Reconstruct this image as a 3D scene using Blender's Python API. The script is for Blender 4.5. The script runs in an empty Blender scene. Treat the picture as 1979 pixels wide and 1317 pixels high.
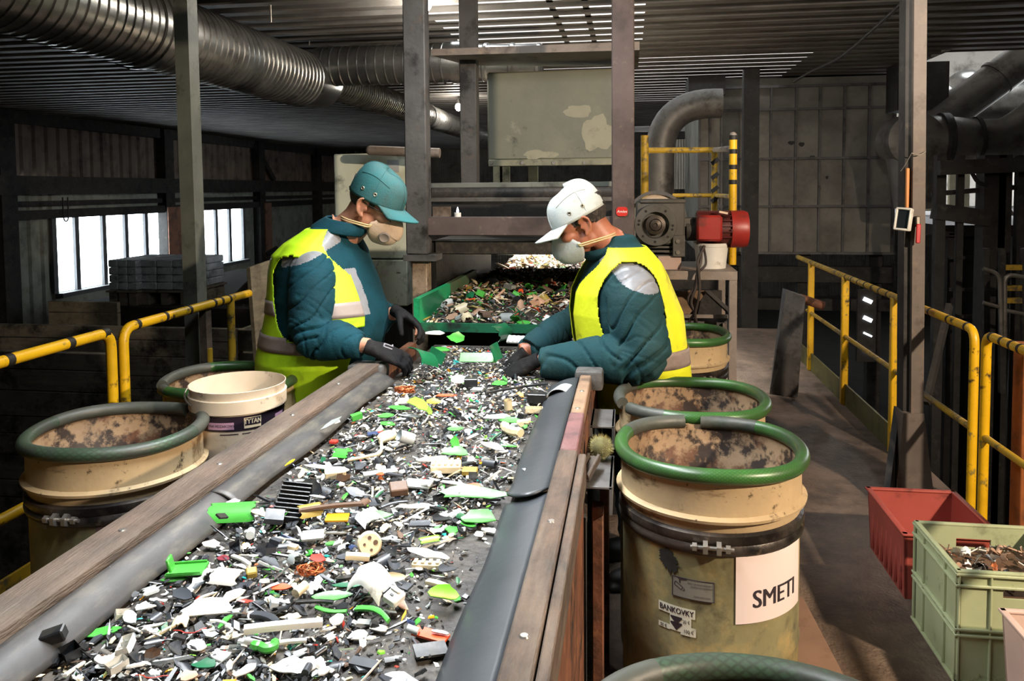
import bpy, bmesh, math, random
from mathutils import Vector as V, Matrix, noise, Euler
random.seed(11)
SC = bpy.context.scene
COL = SC.collection
PI = math.pi

# ------------------------------------------------------------------ camera model (image taken as 1979 x 1317)
FPX, PX0, PY0, IW, IH, EYE = 1500., 989.5, 447., 1979, 1317, 1.65
_yaw, _pit, _rol = math.atan(228/1500), math.atan(82/1500), .0084
_d0 = V((-math.sin(_yaw), math.cos(_yaw), 0)); _r0 = V((math.cos(_yaw), math.sin(_yaw), 0)); _z = V((0, 0, 1))
CD = _d0*math.cos(_pit) - _z*math.sin(_pit)
_u0 = _z*math.cos(_pit) + _d0*math.sin(_pit)
CR = _r0*math.cos(_rol) - _u0*math.sin(_rol)
CU = _u0*math.cos(_rol) + _r0*math.sin(_rol)
CAM = V((0, 0, EYE))
cam_data = bpy.data.cameras.new('camera'); cam = bpy.data.objects.new('camera', cam_data); COL.objects.link(cam)
m3 = Matrix((CR, CU, -CD)).transposed()
cam.matrix_world = Matrix.Translation(CAM) @ m3.to_4x4()
cam_data.sensor_fit = 'HORIZONTAL'; cam_data.sensor_width = 36; cam_data.lens = FPX/IW*36
cam_data.shift_y = -(IH/2 - PY0)/IW
cam_data.clip_start = .05; cam_data.clip_end = 200
SC.camera = cam

def _ray(x, y): return CD*FPX + CR*(x-PX0) - CU*(y-PY0)
def P(x, y, Y):          # the point of the depth plane Y seen at that pixel
    v = _ray(x, y); return CAM + v*(Y/v.y)
def PZ(x, y, z):
    v = _ray(x, y); return CAM + v*((z-EYE)/v.z)
def PX(x, y, X):
    v = _ray(x, y); return CAM + v*(X/v.x)
def yp(x, X, y=600):      # the depth where the plane X is seen at that pixel column
    return PX(x, y, X).y
def proj(p):
    v = V(p)-CAM; dd = v.dot(CD)
    return PX0+FPX*v.dot(CR)/dd, PY0-FPX*v.dot(CU)/dd, dd

# ------------------------------------------------------------------ scene tree
def link(o, parent=None):
    COL.objects.link(o)
    if parent is not None: o.parent = parent
    return o
def tag(o, label=None, cat=None, group=None, kind=None):
    if label: o['label'] = label
    if cat: o['category'] = cat
    if group: o['group'] = group
    if kind: o['kind'] = kind
    return o
def thing(name, label, cat, loc=(0, 0, 0), group=None, rz=0):
    o = bpy.data.objects.new(name, None); o.empty_display_size = .1
    o.location = loc; o.rotation_euler = (0, 0, rz); COL.objects.link(o)
    return tag(o, label, cat, group)
def wloc(o):
    t = V((0, 0, 0))
    while o is not None: t += o.location; o = o.parent
    return t
def copy_tree(o, parent=None):
    c = o.copy(); COL.objects.link(c)
    if parent is not None: c.parent = parent
    for ch in list(o.children): copy_tree(ch, c)
    return c

class MB:
    """collects geometry; build() links it as one mesh object"""
    def __init__(s): s.v = []; s.f = []; s.m = []; s.uv = {}
    def add(s, vs, fs, m=0, M=None):
        b = len(s.v)
        s.v += [(M @ V(p)) if M is not None else V(p) for p in vs]
        for f in fs: s.f.append(tuple(b+i for i in f)); s.m.append(m)
        return s
    def bm(s, bm, m=0, M=None):
        bm.verts.ensure_lookup_table(); bm.verts.index_update()
        s.add([v.co.copy() for v in bm.verts], [[v.index for v in f.verts] for f in bm.faces], m, M)
        bm.free(); return s
    def box(s, c, size, rot=None, bev=.0, m=0, seg=1):
        bm = bmesh.new(); bmesh.ops.create_cube(bm, size=1)
        for v in bm.verts: v.co = V((v.co.x*size[0], v.co.y*size[1], v.co.z*size[2]))
        if bev: bmesh.ops.bevel(bm, geom=bm.edges[:], offset=bev, segments=seg, affect='EDGES', profile=.5)
        M = Matrix.Translation(V(c))
        if rot is not None: M = M @ (rot.to_4x4() if isinstance(rot, Matrix) else Euler(rot).to_matrix().to_4x4())
        return s.bm(bm, m, M)
    def bx(s, x0, x1, y0, y1, z0, z1, bev=.0, m=0): return s.box(((x0+x1)/2, (y0+y1)/2, (z0+z1)/2), (abs(x1-x0), abs(y1-y0), abs(z1-z0)), None, bev, m)
    def beam(s, a, b, w, h, up=(0, 0, 1), bev=0, m=0, ext=0):
        a, b = V(a), V(b); t = (b-a).normalized(); u = V(up); r = t.cross(u)
        if r.length < 1e-4: r = t.cross(V((0, 1, 0)))
        r.normalize(); u = r.cross(t)
        R = Matrix((r, t, u)).transposed()
        return s.box((a+b)/2, (w, (b-a).length+2*ext, h), R, bev, m)
    def tube(s, pts, r, seg=12, m=0, closed=False, caps=True, smooth_n=0, sx=1., up=None):
        pts = [V(p) for p in pts]
        if smooth_n: pts = spline(pts, smooth_n, closed)
        n = len(pts); rr = r if hasattr(r, '__len__') else [r]*n
        if len(rr) != n:
            q = []
            for i in range(n):
                t = i/(n-1)*(len(rr)-1); k = min(int(t), len(rr)-2); q.append(rr[k]+(rr[k+1]-rr[k])*(t-k))
            rr = q
        b = len(s.v); prev = None
        for i, p in enumerate(pts):
            if closed: t = pts[(i+1) % n]-pts[i-1]
            else: t = pts[min(i+1, n-1)]-pts[max(i-1, 0)]
            t.normalize()
            if prev is None:
                a = V(up) if up is not None else (V((0, 0, 1)) if abs(t.z) < .9 else V((1, 0, 0)))
                prev = (a - t*a.dot(t)).normalized()
            else:
                prev = prev - t*prev.dot(t)
                prev = prev.normalized() if prev.length > 1e-6 else t.orthogonal().normalized()
            o = t.cross(prev)
            for k in range(seg):
                th = 2*PI*k/seg; s.v.append(p + prev*(math.cos(th)*rr[i]) + o*(math.sin(th)*rr[i]*sx))
        acc = 0
        for i in range(n if closed else n-1):
            j = (i+1) % n; L = (pts[j]-pts[i]).length
            for k in range(seg):
                k2 = (k+1) % seg
                s.uv[len(s.f)] = [(acc, k/seg), (acc, (k+1)/seg), (acc+L, (k+1)/seg), (acc+L, k/seg)]
                s.f.append((b+i*seg+k, b+i*seg+k2, b+j*seg+k2, b+j*seg+k)); s.m.append(m)
            acc += L
        if caps and not closed:
            s.f.append(tuple(b+k for k in range(seg))[::-1]); s.m.append(m)
            s.f.append(tuple(b+(n-1)*seg+k for k in range(seg))); s.m.append(m)
        return s
    def cyl(s, a, b, r, seg=20, m=0, r2=None): return s.tube([a, b], [r, r if r2 is None else r2], seg, m)
    def lathe(s, prof, c=(0, 0, 0), seg=48, m=0, axis='Z', a0=0, a1=2*PI, close=None):
        """prof: (r, h) list"""
        c = V(c); full = abs(a1-a0-2*PI) < 1e-6; n = seg if full else seg+1; b = len(s.v)
        for r, h in prof:
            for k in range(n):
                th = a0+(a1-a0)*k/seg; x, y = r*math.cos(th), r*math.sin(th)
                q = {'Z': V((x, y, h)), 'Y': V((x, h, y)), 'X': V((h, x, y))}[axis]
                s.v.append(c+q)
        for i in range(len(prof)-1):
            for k in range(seg):
                k2 = (k+1) % n
                s.uv[len(s.f)] = [(k/seg, prof[i][1]), ((k+1)/seg, prof[i][1]), ((k+1)/seg, prof[i+1][1]), (k/seg, prof[i+1][1])]
                f = (b+i*n+k, b+i*n+k2, b+(i+1)*n+k2, b+(i+1)*n+k)
                s.f.append(f if axis != 'Y' else f); s.m.append(m)
        return s
    def prism(s, poly, h, M=None, m=0):
        """poly (x,y) extruded 0..h along z"""
        n = len(poly); vs = [(x, y, 0) for x, y in poly]+[(x, y, h) for x, y in poly]
        fs = [tuple(range(n))[::-1], tuple(range(n, 2*n))]+[(i, (i+1) % n, n+(i+1) % n, n+i) for i in range(n)]
        return s.add(vs, fs, m, M)
    def ell(s, c, r, seg=16, rings=10, m=0, R=None):
        bm = bmesh.new(); bmesh.ops.create_uvsphere(bm, u_segments=seg, v_segments=rings, radius=1)
        M = Matrix.Translation(V(c))
        if R is not None: M = M @ R.to_4x4()
        M = M @ Matrix.Diagonal((r[0], r[1], r[2], 1))
        return s.bm(bm, m, M)
    def grid(s, fn, nu, nv, m=0, keep=None, thick=0):
        """fn(i/nu, j/nv) -> point; keep(u, v) at the face centre"""
        b = len(s.v)
        for i in range(nu+1):
            for j in range(nv+1): s.v.append(V(fn(i/nu, j/nv)))
        for i in range(nu):
            for j in range(nv):
                if keep and not keep((i+.5)/nu, (j+.5)/nv): continue
                q = b+i*(nv+1)+j; s.f.append((q, q+nv+1, q+nv+2, q+1)); s.m.append(m)
        return s
    def mesh(s, name, off=V((0, 0, 0))):
        me = bpy.data.meshes.new(name); me.from_pydata([tuple(p-off) for p in s.v], [], s.f)
        me.polygons.foreach_set('material_index', s.m)
        if s.uv:
            l = me.uv_layers.new(name='UVMap').data
            for fi, co in s.uv.items():
                for li, c in zip(me.polygons[fi].loop_indices, co): l[li].uv = c
        me.update(); return me
    def each(s, name, mats, parent=None, **k):
        """every connected piece becomes a part of its own"""
        par = list(range(len(s.v)))
        def fd(i):
            while par[i] != i: par[i] = par[par[i]]; i = par[i]
            return i
        for f in s.f:
            for i in f[1:]: par[fd(i)] = fd(f[0])
        grp = {}
        for fi, f in enumerate(s.f): grp.setdefault(fd(f[0]), []).append(fi)
        for fis in grp.values():
            q = MB(); ix = {}
            for fi in fis:
                for i in s.f[fi]:
                    if i not in ix: ix[i] = len(q.v); q.v.append(s.v[i])
                q.f.append(tuple(ix[i] for i in s.f[fi])); q.m.append(s.m[fi])
            q.build(name, mats, parent, **k)
    def build(s, name, mats, parent=None, smooth=40, fix=True, loc=None, solid=0, label=None):
        if not isinstance(mats, (list, tuple)): mats = [mats]
        if parent is not None: off = wloc(parent)
        elif loc is not None: off = V(loc)
        else:
            xs = [p.x for p in s.v]; ys = [p.y for p in s.v]; zs = [p.z for p in s.v]
            off = V(((min(xs)+max(xs))/2, (min(ys)+max(ys))/2, min(zs)))
        me = s.mesh(name, off)
        if fix:
            bm = bmesh.new(); bm.from_mesh(me); bmesh.ops.recalc_face_normals(bm, faces=bm.faces[:]); bm.to_mesh(me); bm.free()
        for m in mats: me.materials.append(m)
        if smooth:
            me.shade_smooth(); me.set_sharp_from_angle(angle=math.radians(smooth))
        o = bpy.data.objects.new(name, me); link(o, parent)
        if parent is None: o.location = off
        if solid:
            md = o.modifiers.new('solid', 'SOLIDIFY'); md.thickness = solid; md.offset = 0
        if label: o['label'] = label
        return o

def spline(pts, n=8, closed=False):
    """Catmull-Rom through the points"""
    pts = [V(p) for p in pts]; out = []; N = len(pts)
    for i in range(N if closed else N-1):
        if closed: p0, p1, p2, p3 = pts[i-1], pts[i], pts[(i+1) % N], pts[(i+2) % N]
        else: p0, p1, p2, p3 = pts[max(i-1, 0)], pts[i], pts[i+1], pts[min(i+2, N-1)]
        for k in range(n):
            t = k/n
            out.append(.5*((2*p1)+(p2-p0)*t+(2*p0-5*p1+4*p2-p3)*t*t+(3*p1-p0-3*p2+p3)*t**3))
    if not closed: out.append(pts[-1])
    return out
def rounded(poly, r, n=5):
    """polyline with rounded inner corners, for bent pipes"""
    poly = [V(p) for p in poly]; out = [poly[0]]
    for i in range(1, len(poly)-1):
        a, b, c = poly[i-1], poly[i], poly[i+1]; d1 = (a-b).normalized(); d2 = (c-b).normalized()
        p, q = b+d1*r, b+d2*r
        for k in range(n+1):
            t = k/n; out.append(p*(1-t)**2+b*2*t*(1-t)+q*t*t)
    return out+[poly[-1]]

# ------------------------------------------------------------------ materials
def hexc(h):
    h = h.lstrip('#'); c = [int(h[i:i+2], 16)/255 for i in (0, 2, 4)]
    return tuple((x/12.92 if x <= .04045 else ((x+.055)/1.055)**2.4) for x in c)+(1,)
MATS = {}
def mat(name, col, rough=.6, metal=0., var=.18, scale=6., col2=None, dirt=None, bump=0., bscale=40., stretch=(1, 1, 1), spec=.5, wave=None, edge=.08, trans=0., uvhose=None, coords='Object', sheen=0):
    """base colour varied by noise; dirt = (colour, coverage 0..1, scale[, stretch]); wave = (axis, scale, strength) adds corrugation to the bump"""
    if name in MATS: return MATS[name]
    m = bpy.data.materials.new(name); m.use_nodes = True; nt = m.node_tree; N = nt.nodes; L = nt.links
    b = N['Principled BSDF']; c1 = hexc(col) if isinstance(col, str) else col
    b.inputs['Roughness'].default_value = rough; b.inputs['Metallic'].default_value = metal
    b.inputs['Specular IOR Level'].default_value = spec
    if trans: b.inputs['Transmission Weight'].default_value = trans
    tc = N.new('ShaderNodeTexCoord'); mp = N.new('ShaderNodeMapping'); L.new(tc.outputs[coords], mp.inputs['Vector'])
    mp.inputs['Scale'].default_value = stretch
    nz = N.new('ShaderNodeTexNoise'); nz.inputs['Scale'].default_value = scale; nz.inputs['Detail'].default_value = 6; nz.inputs['Roughness'].default_value = .62
    L.new(mp.outputs['Vector'], nz.inputs['Vector'])
    mx = N.new('ShaderNodeMix'); mx.data_type = 'RGBA'
    lo = tuple(x*(1-var) for x in c1[:3])+(1,); hi = hexc(col2) if col2 else tuple(min(1, x*(1+var)) for x in c1[:3])+(1,)
    mx.inputs['A'].default_value = lo; mx.inputs['B'].default_value = hi
    rp = N.new('ShaderNodeMapRange'); rp.inputs['From Min'].default_value = .32; rp.inputs['From Max'].default_value = .68
    L.new(nz.outputs['Fac'], rp.inputs['Value']); L.new(rp.outputs['Result'], mx.inputs['Factor'])
    out = mx.outputs['Result']
    if uvhose:
        wv = []
        for a in (.62, -.62):
            mm = N.new('ShaderNodeMapping'); L.new(tc.outputs['UV'], mm.inputs['Vector']); mm.inputs['Scale'].default_value = (uvhose[0], uvhose[1]*(1 if a > 0 else -1), 1)
            w = N.new('ShaderNodeTexWave'); w.wave_type = 'BANDS'; w.bands_direction = 'DIAGONAL'; w.inputs['Scale'].default_value = 1.; L.new(mm.outputs['Vector'], w.inputs['Vector']); wv.append(w)
        mxx = N.new('ShaderNodeMath'); mxx.operation = 'MAXIMUM'; L.new(wv[0].outputs['Fac'], mxx.inputs[0]); L.new(wv[1].outputs['Fac'], mxx.inputs[1])
        r3 = N.new('ShaderNodeMapRange'); r3.inputs['From Min'].default_value = .55; r3.inputs['From Max'].default_value = 1; r3.inputs['To Max'].default_value = .75; L.new(mxx.outputs[0], r3.inputs['Value'])
        mu = N.new('ShaderNodeMix'); mu.data_type = 'RGBA'; mu.inputs['B'].default_value = hexc(uvhose[2]); L.new(out, mu.inputs['A']); L.new(r3.outputs['Result'], mu.inputs['Factor']); out = mu.outputs['Result']
    if dirt:
        ds = dirt if isinstance(dirt, list) else [dirt]
        for d in ds:
            mp2 = N.new('ShaderNodeMapping'); L.new(tc.outputs[coords], mp2.inputs['Vector']); mp2.inputs['Scale'].default_value = d[3] if len(d) > 3 else (1, 1, 1)
            mp2.inputs['Location'].default_value = (d[2]*.37, 1.3, d[1]*7)
            n2 = N.new('ShaderNodeTexNoise'); n2.inputs['Scale'].default_value = d[2]; n2.inputs['Detail'].default_value = 8; n2.inputs['Roughness'].default_value = .68
            L.new(mp2.outputs['Vector'], n2.inputs['Vector'])
            r2 = N.new('ShaderNodeMapRange'); t = .72-.44*d[1]; r2.inputs['From Min'].default_value = t-edge; r2.inputs['From Max'].default_value = t+edge
            L.new(n2.outputs['Fac'], r2.inputs['Value'])
            m2 = N.new('ShaderNodeMix'); m2.data_type = 'RGBA'; m2.inputs['B'].default_value = hexc(d[0]) if isinstance(d[0], str) else d[0]
            L.new(out, m2.inputs['A']); L.new(r2.outputs['Result'], m2.inputs['Factor']); out = m2.outputs['Result']
    L.new(out, b.inputs['Base Color'])
    if sheen: b.inputs['Sheen Weight'].default_value = sheen
    rr = N.new('ShaderNodeMapRange'); rr.inputs['To Min'].default_value = max(.02, rough-.1); rr.inputs['To Max'].default_value = min(1, rough+.1); L.new(nz.outputs['Fac'], rr.inputs['Value']); L.new(rr.outputs['Result'], b.inputs['Roughness'])
    nrm = None
    if bump:
        n3 = N.new('ShaderNodeTexNoise'); n3.inputs['Scale'].default_value = bscale; n3.inputs['Detail'].default_value = 5; L.new(mp.outputs['Vector'], n3.inputs['Vector'])
        bp = N.new('ShaderNodeBump'); bp.inputs['Strength'].default_value = bump; bp.inputs['Distance'].default_value = .02; L.new(n3.outputs['Fac'], bp.inputs['Height']); nrm = bp
    if wave:
        w = N.new('ShaderNodeTexWave'); w.bands_direction = wave[0]; w.inputs['Scale'].default_value = wave[1]; L.new(tc.outputs[coords], w.inputs['Vector'])
        bp = N.new('ShaderNodeBump'); bp.inputs['Strength'].default_value = wave[2]; bp.inputs['Distance'].default_value = .05; L.new(w.outputs['Fac'], bp.inputs['Height'])
        if nrm: L.new(nrm.outputs['Normal'], bp.inputs['Normal'])
        nrm = bp
    if nrm: L.new(nrm.outputs['Normal'], b.inputs['Normal'])
    MATS[name] = m; return m
def emit(name, col, strength):
    m = bpy.data.materials.new(name); m.use_nodes = True; b = m.node_tree.nodes['Principled BSDF']
    b.inputs['Base Color'].default_value = hexc(col); b.inputs['Emission Color'].default_value = hexc(col); b.inputs['Emission Strength'].default_value = strength
    return m
def glass(name, col='#dfe8ec', k=.85):
    m = bpy.data.materials.new(name); m.use_nodes = True; nt = m.node_tree; N = nt.nodes; L = nt.links
    for n in list(N):
        if n.type != 'OUTPUT_MATERIAL': N.remove(n)
    t = N.new('ShaderNodeBsdfTransparent'); t.inputs['Color'].default_value = hexc(col); g = N.new('ShaderNodeBsdfGlossy'); g.inputs['Roughness'].default_value = .1
    mx = N.new('ShaderNodeMixShader'); mx.inputs[0].default_value = 1-k; L.new(t.outputs[0], mx.inputs[1]); L.new(g.outputs[0], mx.inputs[2]); L.new(mx.outputs[0], N['Material Output'].inputs[0]); return m

# palette
wood = mat('weathered timber', '#56463a', .8, var=.35, scale=5, stretch=(9, 1, 9), dirt=[('#2c2622', .3, 7), ('#6f6356', .25, 3, (4, .8, 4))], bump=.35, bscale=30, edge=.15)
wood_red = mat('burgundy painted timber', '#6a4746', .7, var=.25, scale=6, dirt=[('#3a2a2a', .3, 9), ('#7d6a5c', .2, 5)], bump=.2)
rubber = mat('black rubber', '#333232', .5, var=.12, scale=5, dirt=[('#45413e', .3, 3, (3, .6, 3)), ('#6b6457', .1, 16, (2, .5, 2))], bump=.05, edge=.2)
rubber_blue = mat('grey black rubber', '#303438', .45, var=.12, scale=5, dirt=[('#424448', .25, 3, (3, .6, 3)), ('#2c2f33', .2, 3, (1, .5, 1))], bump=.04, edge=.2)
belt_m = mat('belt rubber', '#37332f', .6, var=.3, scale=14, dirt=[('#5c554b', .3, 22), ('#211f1e', .25, 8)], bump=.25, bscale=60, edge=.12)
steel_dark = mat('dark painted steel', '#565554', .55, .1, var=.25, scale=5, dirt=[('#262322', .3, 6), ('#6a5a4e', .15, 12)], bump=.1)
steel_brown = mat('brown primer steel', '#5d504d', .55, .1, var=.2, scale=4, dirt=[('#362f2d', .28, 3), ('#8a7a68', .06, 20)], bump=.05, edge=.12)
steel_green = mat('greenish grey steel', '#6f736b', .5, .15, var=.2, scale=4, dirt=[('#3a3b38', .25, 5)], bump=.05)
steel_tan = mat('dusty tan steel', '#877c73', .6, .1, var=.2, scale=5, dirt=[('#4d433b', .25, 6), ('#a08d7a', .2, 9)], bump=.08)
steel_rust = mat('rusty steel', '#6e4531', .75, .15, var=.35, scale=7, dirt=[('#30241e', .35, 5), ('#94643f', .2, 12)], bump=.2)
black = mat('grimy black steel', '#191817', .6, .1, var=.3, scale=6, dirt=[('#2e2a26', .3, 9)], bump=.1)
grime = mat('soot covered steel', '#2a2826', .75, 0, var=.3, scale=6, dirt=[('#151413', .35, 5), ('#45403a', .2, 10)], bump=.15)
yellow = mat('worn yellow paint', '#d8a913', .42, var=.15, scale=7, dirt=[('#3a3020', .2, 9), ('#8c7a3a', .22, 16)], bump=.05, edge=.03)
yellow_dim = mat('dusty yellow paint', '#b08d1e', .55, var=.2, scale=6, dirt=[('#5c5138', .36, 10), ('#38301e', .2, 15)], bump=.06, edge=.05)
tape = mat('black hazard band', '#1c1a17', .6, var=.2)
galv = mat('galvanised spiral duct', '#8d8d8b', .3, .85, var=.2, scale=6, dirt=[('#66625c', .2, 4)], bump=.03, edge=.15)
galv_dull = mat('dusty galvanised sheet', '#6d6a65', .5, .5, var=.2, scale=5, dirt=[('#46423d', .3, 4)], bump=.05)
cream = mat('cream drum paint', '#b39c78', .5, var=.14, scale=5, dirt=[('#7a6040', .26, 5), ('#3a2b1e', .2, 15), ('#5f4a33', .25, 3.5, (1, 1, 2.5)), ('#2f2318', .13, 45)], bump=.05, edge=.04)
olive = mat('yellowed drum body', '#7f7956', .55, var=.16, scale=4, dirt=[('#57523e', .3, 3.5), ('#b5965a', .2, 5), ('#2f2c22', .12, 12)], bump=.06, edge=.13)
drum_in = mat('stained drum lining', '#8f765a', .65, var=.25, scale=6, dirt=[('#5b3a24', .4, 6), ('#2a1d15', .46, 12)], bump=.1, edge=.04)
hose_green = mat('green braided hose', '#3c7430', .36, var=.3, scale=5, dirt=[('#2f3a29', .6, 3.2)], bump=0, edge=.16, uvhose=(52, 9, '#24511f'))
hose_grey = mat('grimy grey hose', '#42443d', .5, var=.25, scale=6, dirt=[('#2f3a30', .3, 7)], bump=.1)
band = mat('oily clamp band', '#4a433d', .4, .5, var=.25, scale=8, dirt=[('#1e1a18', .4, 7), ('#8a7a66', .12, 16)], bump=.1)
bright_steel = mat('worn bright steel', '#a49d94', .35, .8, var=.2, scale=12)
plate_brown = mat('chequer plate floor', '#776659', .6, .15, var=.3, scale=3, dirt=[('#3b322b', .35, 2.5), ('#8a7766', .18, 9)], bump=.5, bscale=70, edge=.16)
concrete = mat('dark concrete', '#26231f', .85, var=.3, scale=2, dirt=[('#191715', .4, 3)], bump=.15)
cab_paint = mat('pale cabinet paint', '#dbe1ce', .5, var=.1, scale=3, dirt=[('#5d6157', .2, 5), ('#33342f', .08, 14)], bump=.03)
hood_paint = mat('grey green hood paint', '#7c7e6f', .6, var=.12, scale=3, dirt=[('#73766a', .3, 2.0), ('#a9a894', .08, 2.6), ('#3f3f39', .08, 7)], bump=.05, edge=.06)
tank_grey = mat('tank sheet grey', '#807d75', .6, .1, var=.14, scale=2, dirt=[('#4a463f', .3, 2)], bump=.04, edge=.18)
white_p = mat('white plastic', '#dcdad2', .4, var=.08, scale=6, dirt=[('#8a8274', .1, 10)])
beam_wood = mat('old board', '#77705f', .85, var=.25, scale=4, stretch=(2, 2, 8), dirt=[('#4a453b', .25, 6)], bump=.2)
bunk_wood = mat('dark bunker planks', '#6e685c', .9, var=.3, scale=4, stretch=(1, 1, 6), dirt=[('#2a2724', .35, 5)], bump=.3)

# ================================================================== SETTING
ZC, XW, YB = 3.05, -10.5, 27.0
def struct(mb, name, m, smooth=0, **k):
    o = mb.build(name, m, None, smooth=smooth, **k); o['kind'] = 'structure'; return o
ceil_m = mat('sooty corrugated roof sheet', '#6b6763', .65, .15, var=.25, scale=2, stretch=(.6, 3, 1), dirt=[('#413c37', .35, 1.2)], bump=.05, edge=.2)
wall_m = mat('brown corrugated wall sheet', '#6e6257', .8, 0, var=.22, scale=2, stretch=(1, 1, .4), dirt=[('#332e2a', .25, 2.5)], bump=.06, edge=.12)
wall_pale = mat('pale wall sheet', '#8d9186', .8, 0, var=.15, scale=3, dirt=[('#55564f', .25, 3)], bump=.05, edge=.15)
orange_col = mat('orange primer column', '#8d6550', .7, 0, var=.2, scale=4, dirt=[('#55443a', .3, 4)])

# floor: the platform and the hall floor below it
struct(MB().bx(-2.2, 1.72, -1.5, 9.3, -.06, 0), 'floor', plate_brown)
struct(MB().bx(-11, 9, -4, YB, -2.3, -2.2), 'floor_hall', concrete)

# ceiling: trapezoid ribs running along X, narrow open slits between some sheets
mb = MB(); pitch = .28; y = -4.0; xs = (XW-.2, 9)
def strip(mb, x0, x1, pts):
    for (ya, za), (yb, zb) in zip(pts[:-1], pts[1:]):
        mb.add([(x0, ya, za), (x1, ya, za), (x1, yb, zb), (x0, yb, zb)], [(0, 1, 2, 3)])
while y < YB:
    pr = [(y, ZC), (y+.11, ZC), (y+.14, ZC+.05), (y+.25, ZC+.05), (y+.28, ZC)]
    slit = (5.7 < y < 7.6 and (-1.6, .12)) or (8.6 < y < 13 and (-1.8, 1.9)) or (18 < y < 20 and (-2.5, 2.6))
    if slit:
        w = .05 if y < 8 else .022
        pc = [(y+w, ZC)]+pr[1:]
        strip(mb, xs[0], slit[0], pr); strip(mb, slit[1], xs[1] if (y < 8.7 or y > 16.9) else 3.3, pr)
        strip(mb, slit[0], slit[1], pc)
        if y < 8:
            for q in (-.62, -.36): strip(mb, q, q+.05, pr[0:2])
    else: strip(mb, xs[0], xs[1] if (y < 8.7 or y > 16.9) else 3.3, pr)
    y += pitch
struct(mb, 'ceiling', ceil_m, fix=False)

# left wall with its band of openings
def corr_wall(mb, X, y0, y1, z0, z1, pitch=.3, d=.05):
    y = y0
    while y < y1-1e-6:
        e = min(y+pitch, y1); pr = [(y, 0), (y+(e-y)*.4, 0), (y+(e-y)*.5, d), (y+(e-y)*.9, d), (e, 0)]
        for (a, da), (b, db) in zip(pr[:-1], pr[1:]):
            mb.add([(X-da, a, z0), (X-db, b, z0), (X-db, b, z1), (X-da, a, z1)], [(0, 1, 2, 3)])
        y = e
WY0, WY1 = yp(104, XW, 490), yp(471, XW, 440); WZ0, WZ1 = PX(105, 568, XW).z, PX(300, 409, XW).z
mb = MB(); corr_wall(mb, XW, -4, YB, 1.9, ZC+.06); struct(mb, 'wall_left', wall_m, fix=False)
mb = MB(); corr_wall(mb, XW, 6, WY0, -2.2, 1.9); struct(mb, 'wall_left_lower', wall_pale, fix=False)
mb = MB(); mb.bx(XW-.1, XW, -4, 6, -2.2, 1.9); mb.bx(XW-.1, XW, WY0, WY1, -2.2, WZ0); mb.bx(XW-.1, XW, WY1, YB, -2.2, 1.9); mb.bx(XW-.1, XW, WY0, WY1, WZ1, 1.9)
struct(mb, 'wall_left_panel', wall_pale)
mb = MB(); mb.bx(XW, XW+.35, -4, YB, 1.62, 1.94); mb.bx(XW, XW+.18, -4, YB, 1.18, 1.34); mb.bx(XW+.02, XW+.12, -4, YB, 1.4, 1.5)
struct(mb, 'beam_left', grime)
mb = MB()
for y in (yp(6, XW), yp(320, XW), yp(500, XW), yp(612, XW)): mb.bx(XW, XW+.22, y-.17, y+.17, -2.2, ZC)
for y in (yp(530, XW), ): mb.beam((XW+.1, y, 1.95), (XW+.1, y-1.2, ZC-.1), .1, .14)
struct(mb, 'column_wall', grime)
mb = MB(); mb.bx(XW, XW+.12, 9, YB, ZC-.2, ZC+.04); struct(mb, 'trim_1', grime)
# windows: posts, sill and panes
posts = [145, 196, 240, 281, 330, 355, 418, 443]
wn = thing('window_1', None, None, (XW, WY0, WZ0)); wn['kind'] = 'structure'
mb = MB()
for x in (103, 147, 200, 243, 282, 356, 384, 418, 444, 471):
    y = yp(x, XW, 480); mb.bx(XW-.02, XW+.04, y-.055, y+.055, WZ0, WZ1)
mb.bx(XW-.04, XW+.16, WY0, WY1, WZ0-.08, WZ0)
mb.build('window_frame', mat('grey window post', '#55575a', .7, var=.2), wn)
mb = MB(); mb.bx(XW-.075, XW-.07, WY0, WY1, WZ0, WZ1); mb.build('window_pane', glass('window pane', '#f4f8fa', .93), wn, smooth=0)
yo = yp(322, XW, 480); mb = MB(); mb.bx(XW+.02, XW+.25, yo-.28, yo+.3, -2.2, 1.3); yo = yp(505, XW, 480); mb.bx(XW+.02, XW+.25, yo-.2, yo+.2, -2.2, 1.3)
struct(mb, 'column_orange', orange_col)
# back and right of the hall
back_m = mat('back wall sheet', '#5d5952', .8, 0, var=.25, scale=1.5, dirt=[('#35322e', .3, 2)], wave=('X', 6, .5))
struct(MB().bx(-11, 9, YB, YB+.1, -2.3, ZC), 'wall_back', back_m)
struct(MB().bx(-11, 9, -4.1, -4, -2.3, ZC), 'wall_front', back_m)
# right wall: solid low, open daylight bay high up between the frames
mb = MB(); mb.bx(9, 9.1, -4, 13, -2.3, ZC); mb.bx(9, 9.1, 19, YB, -2.3, ZC); mb.bx(9, 9.1, 13, 19, -2.3, 1.4)
struct(mb, 'wall_right', back_m)
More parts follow.
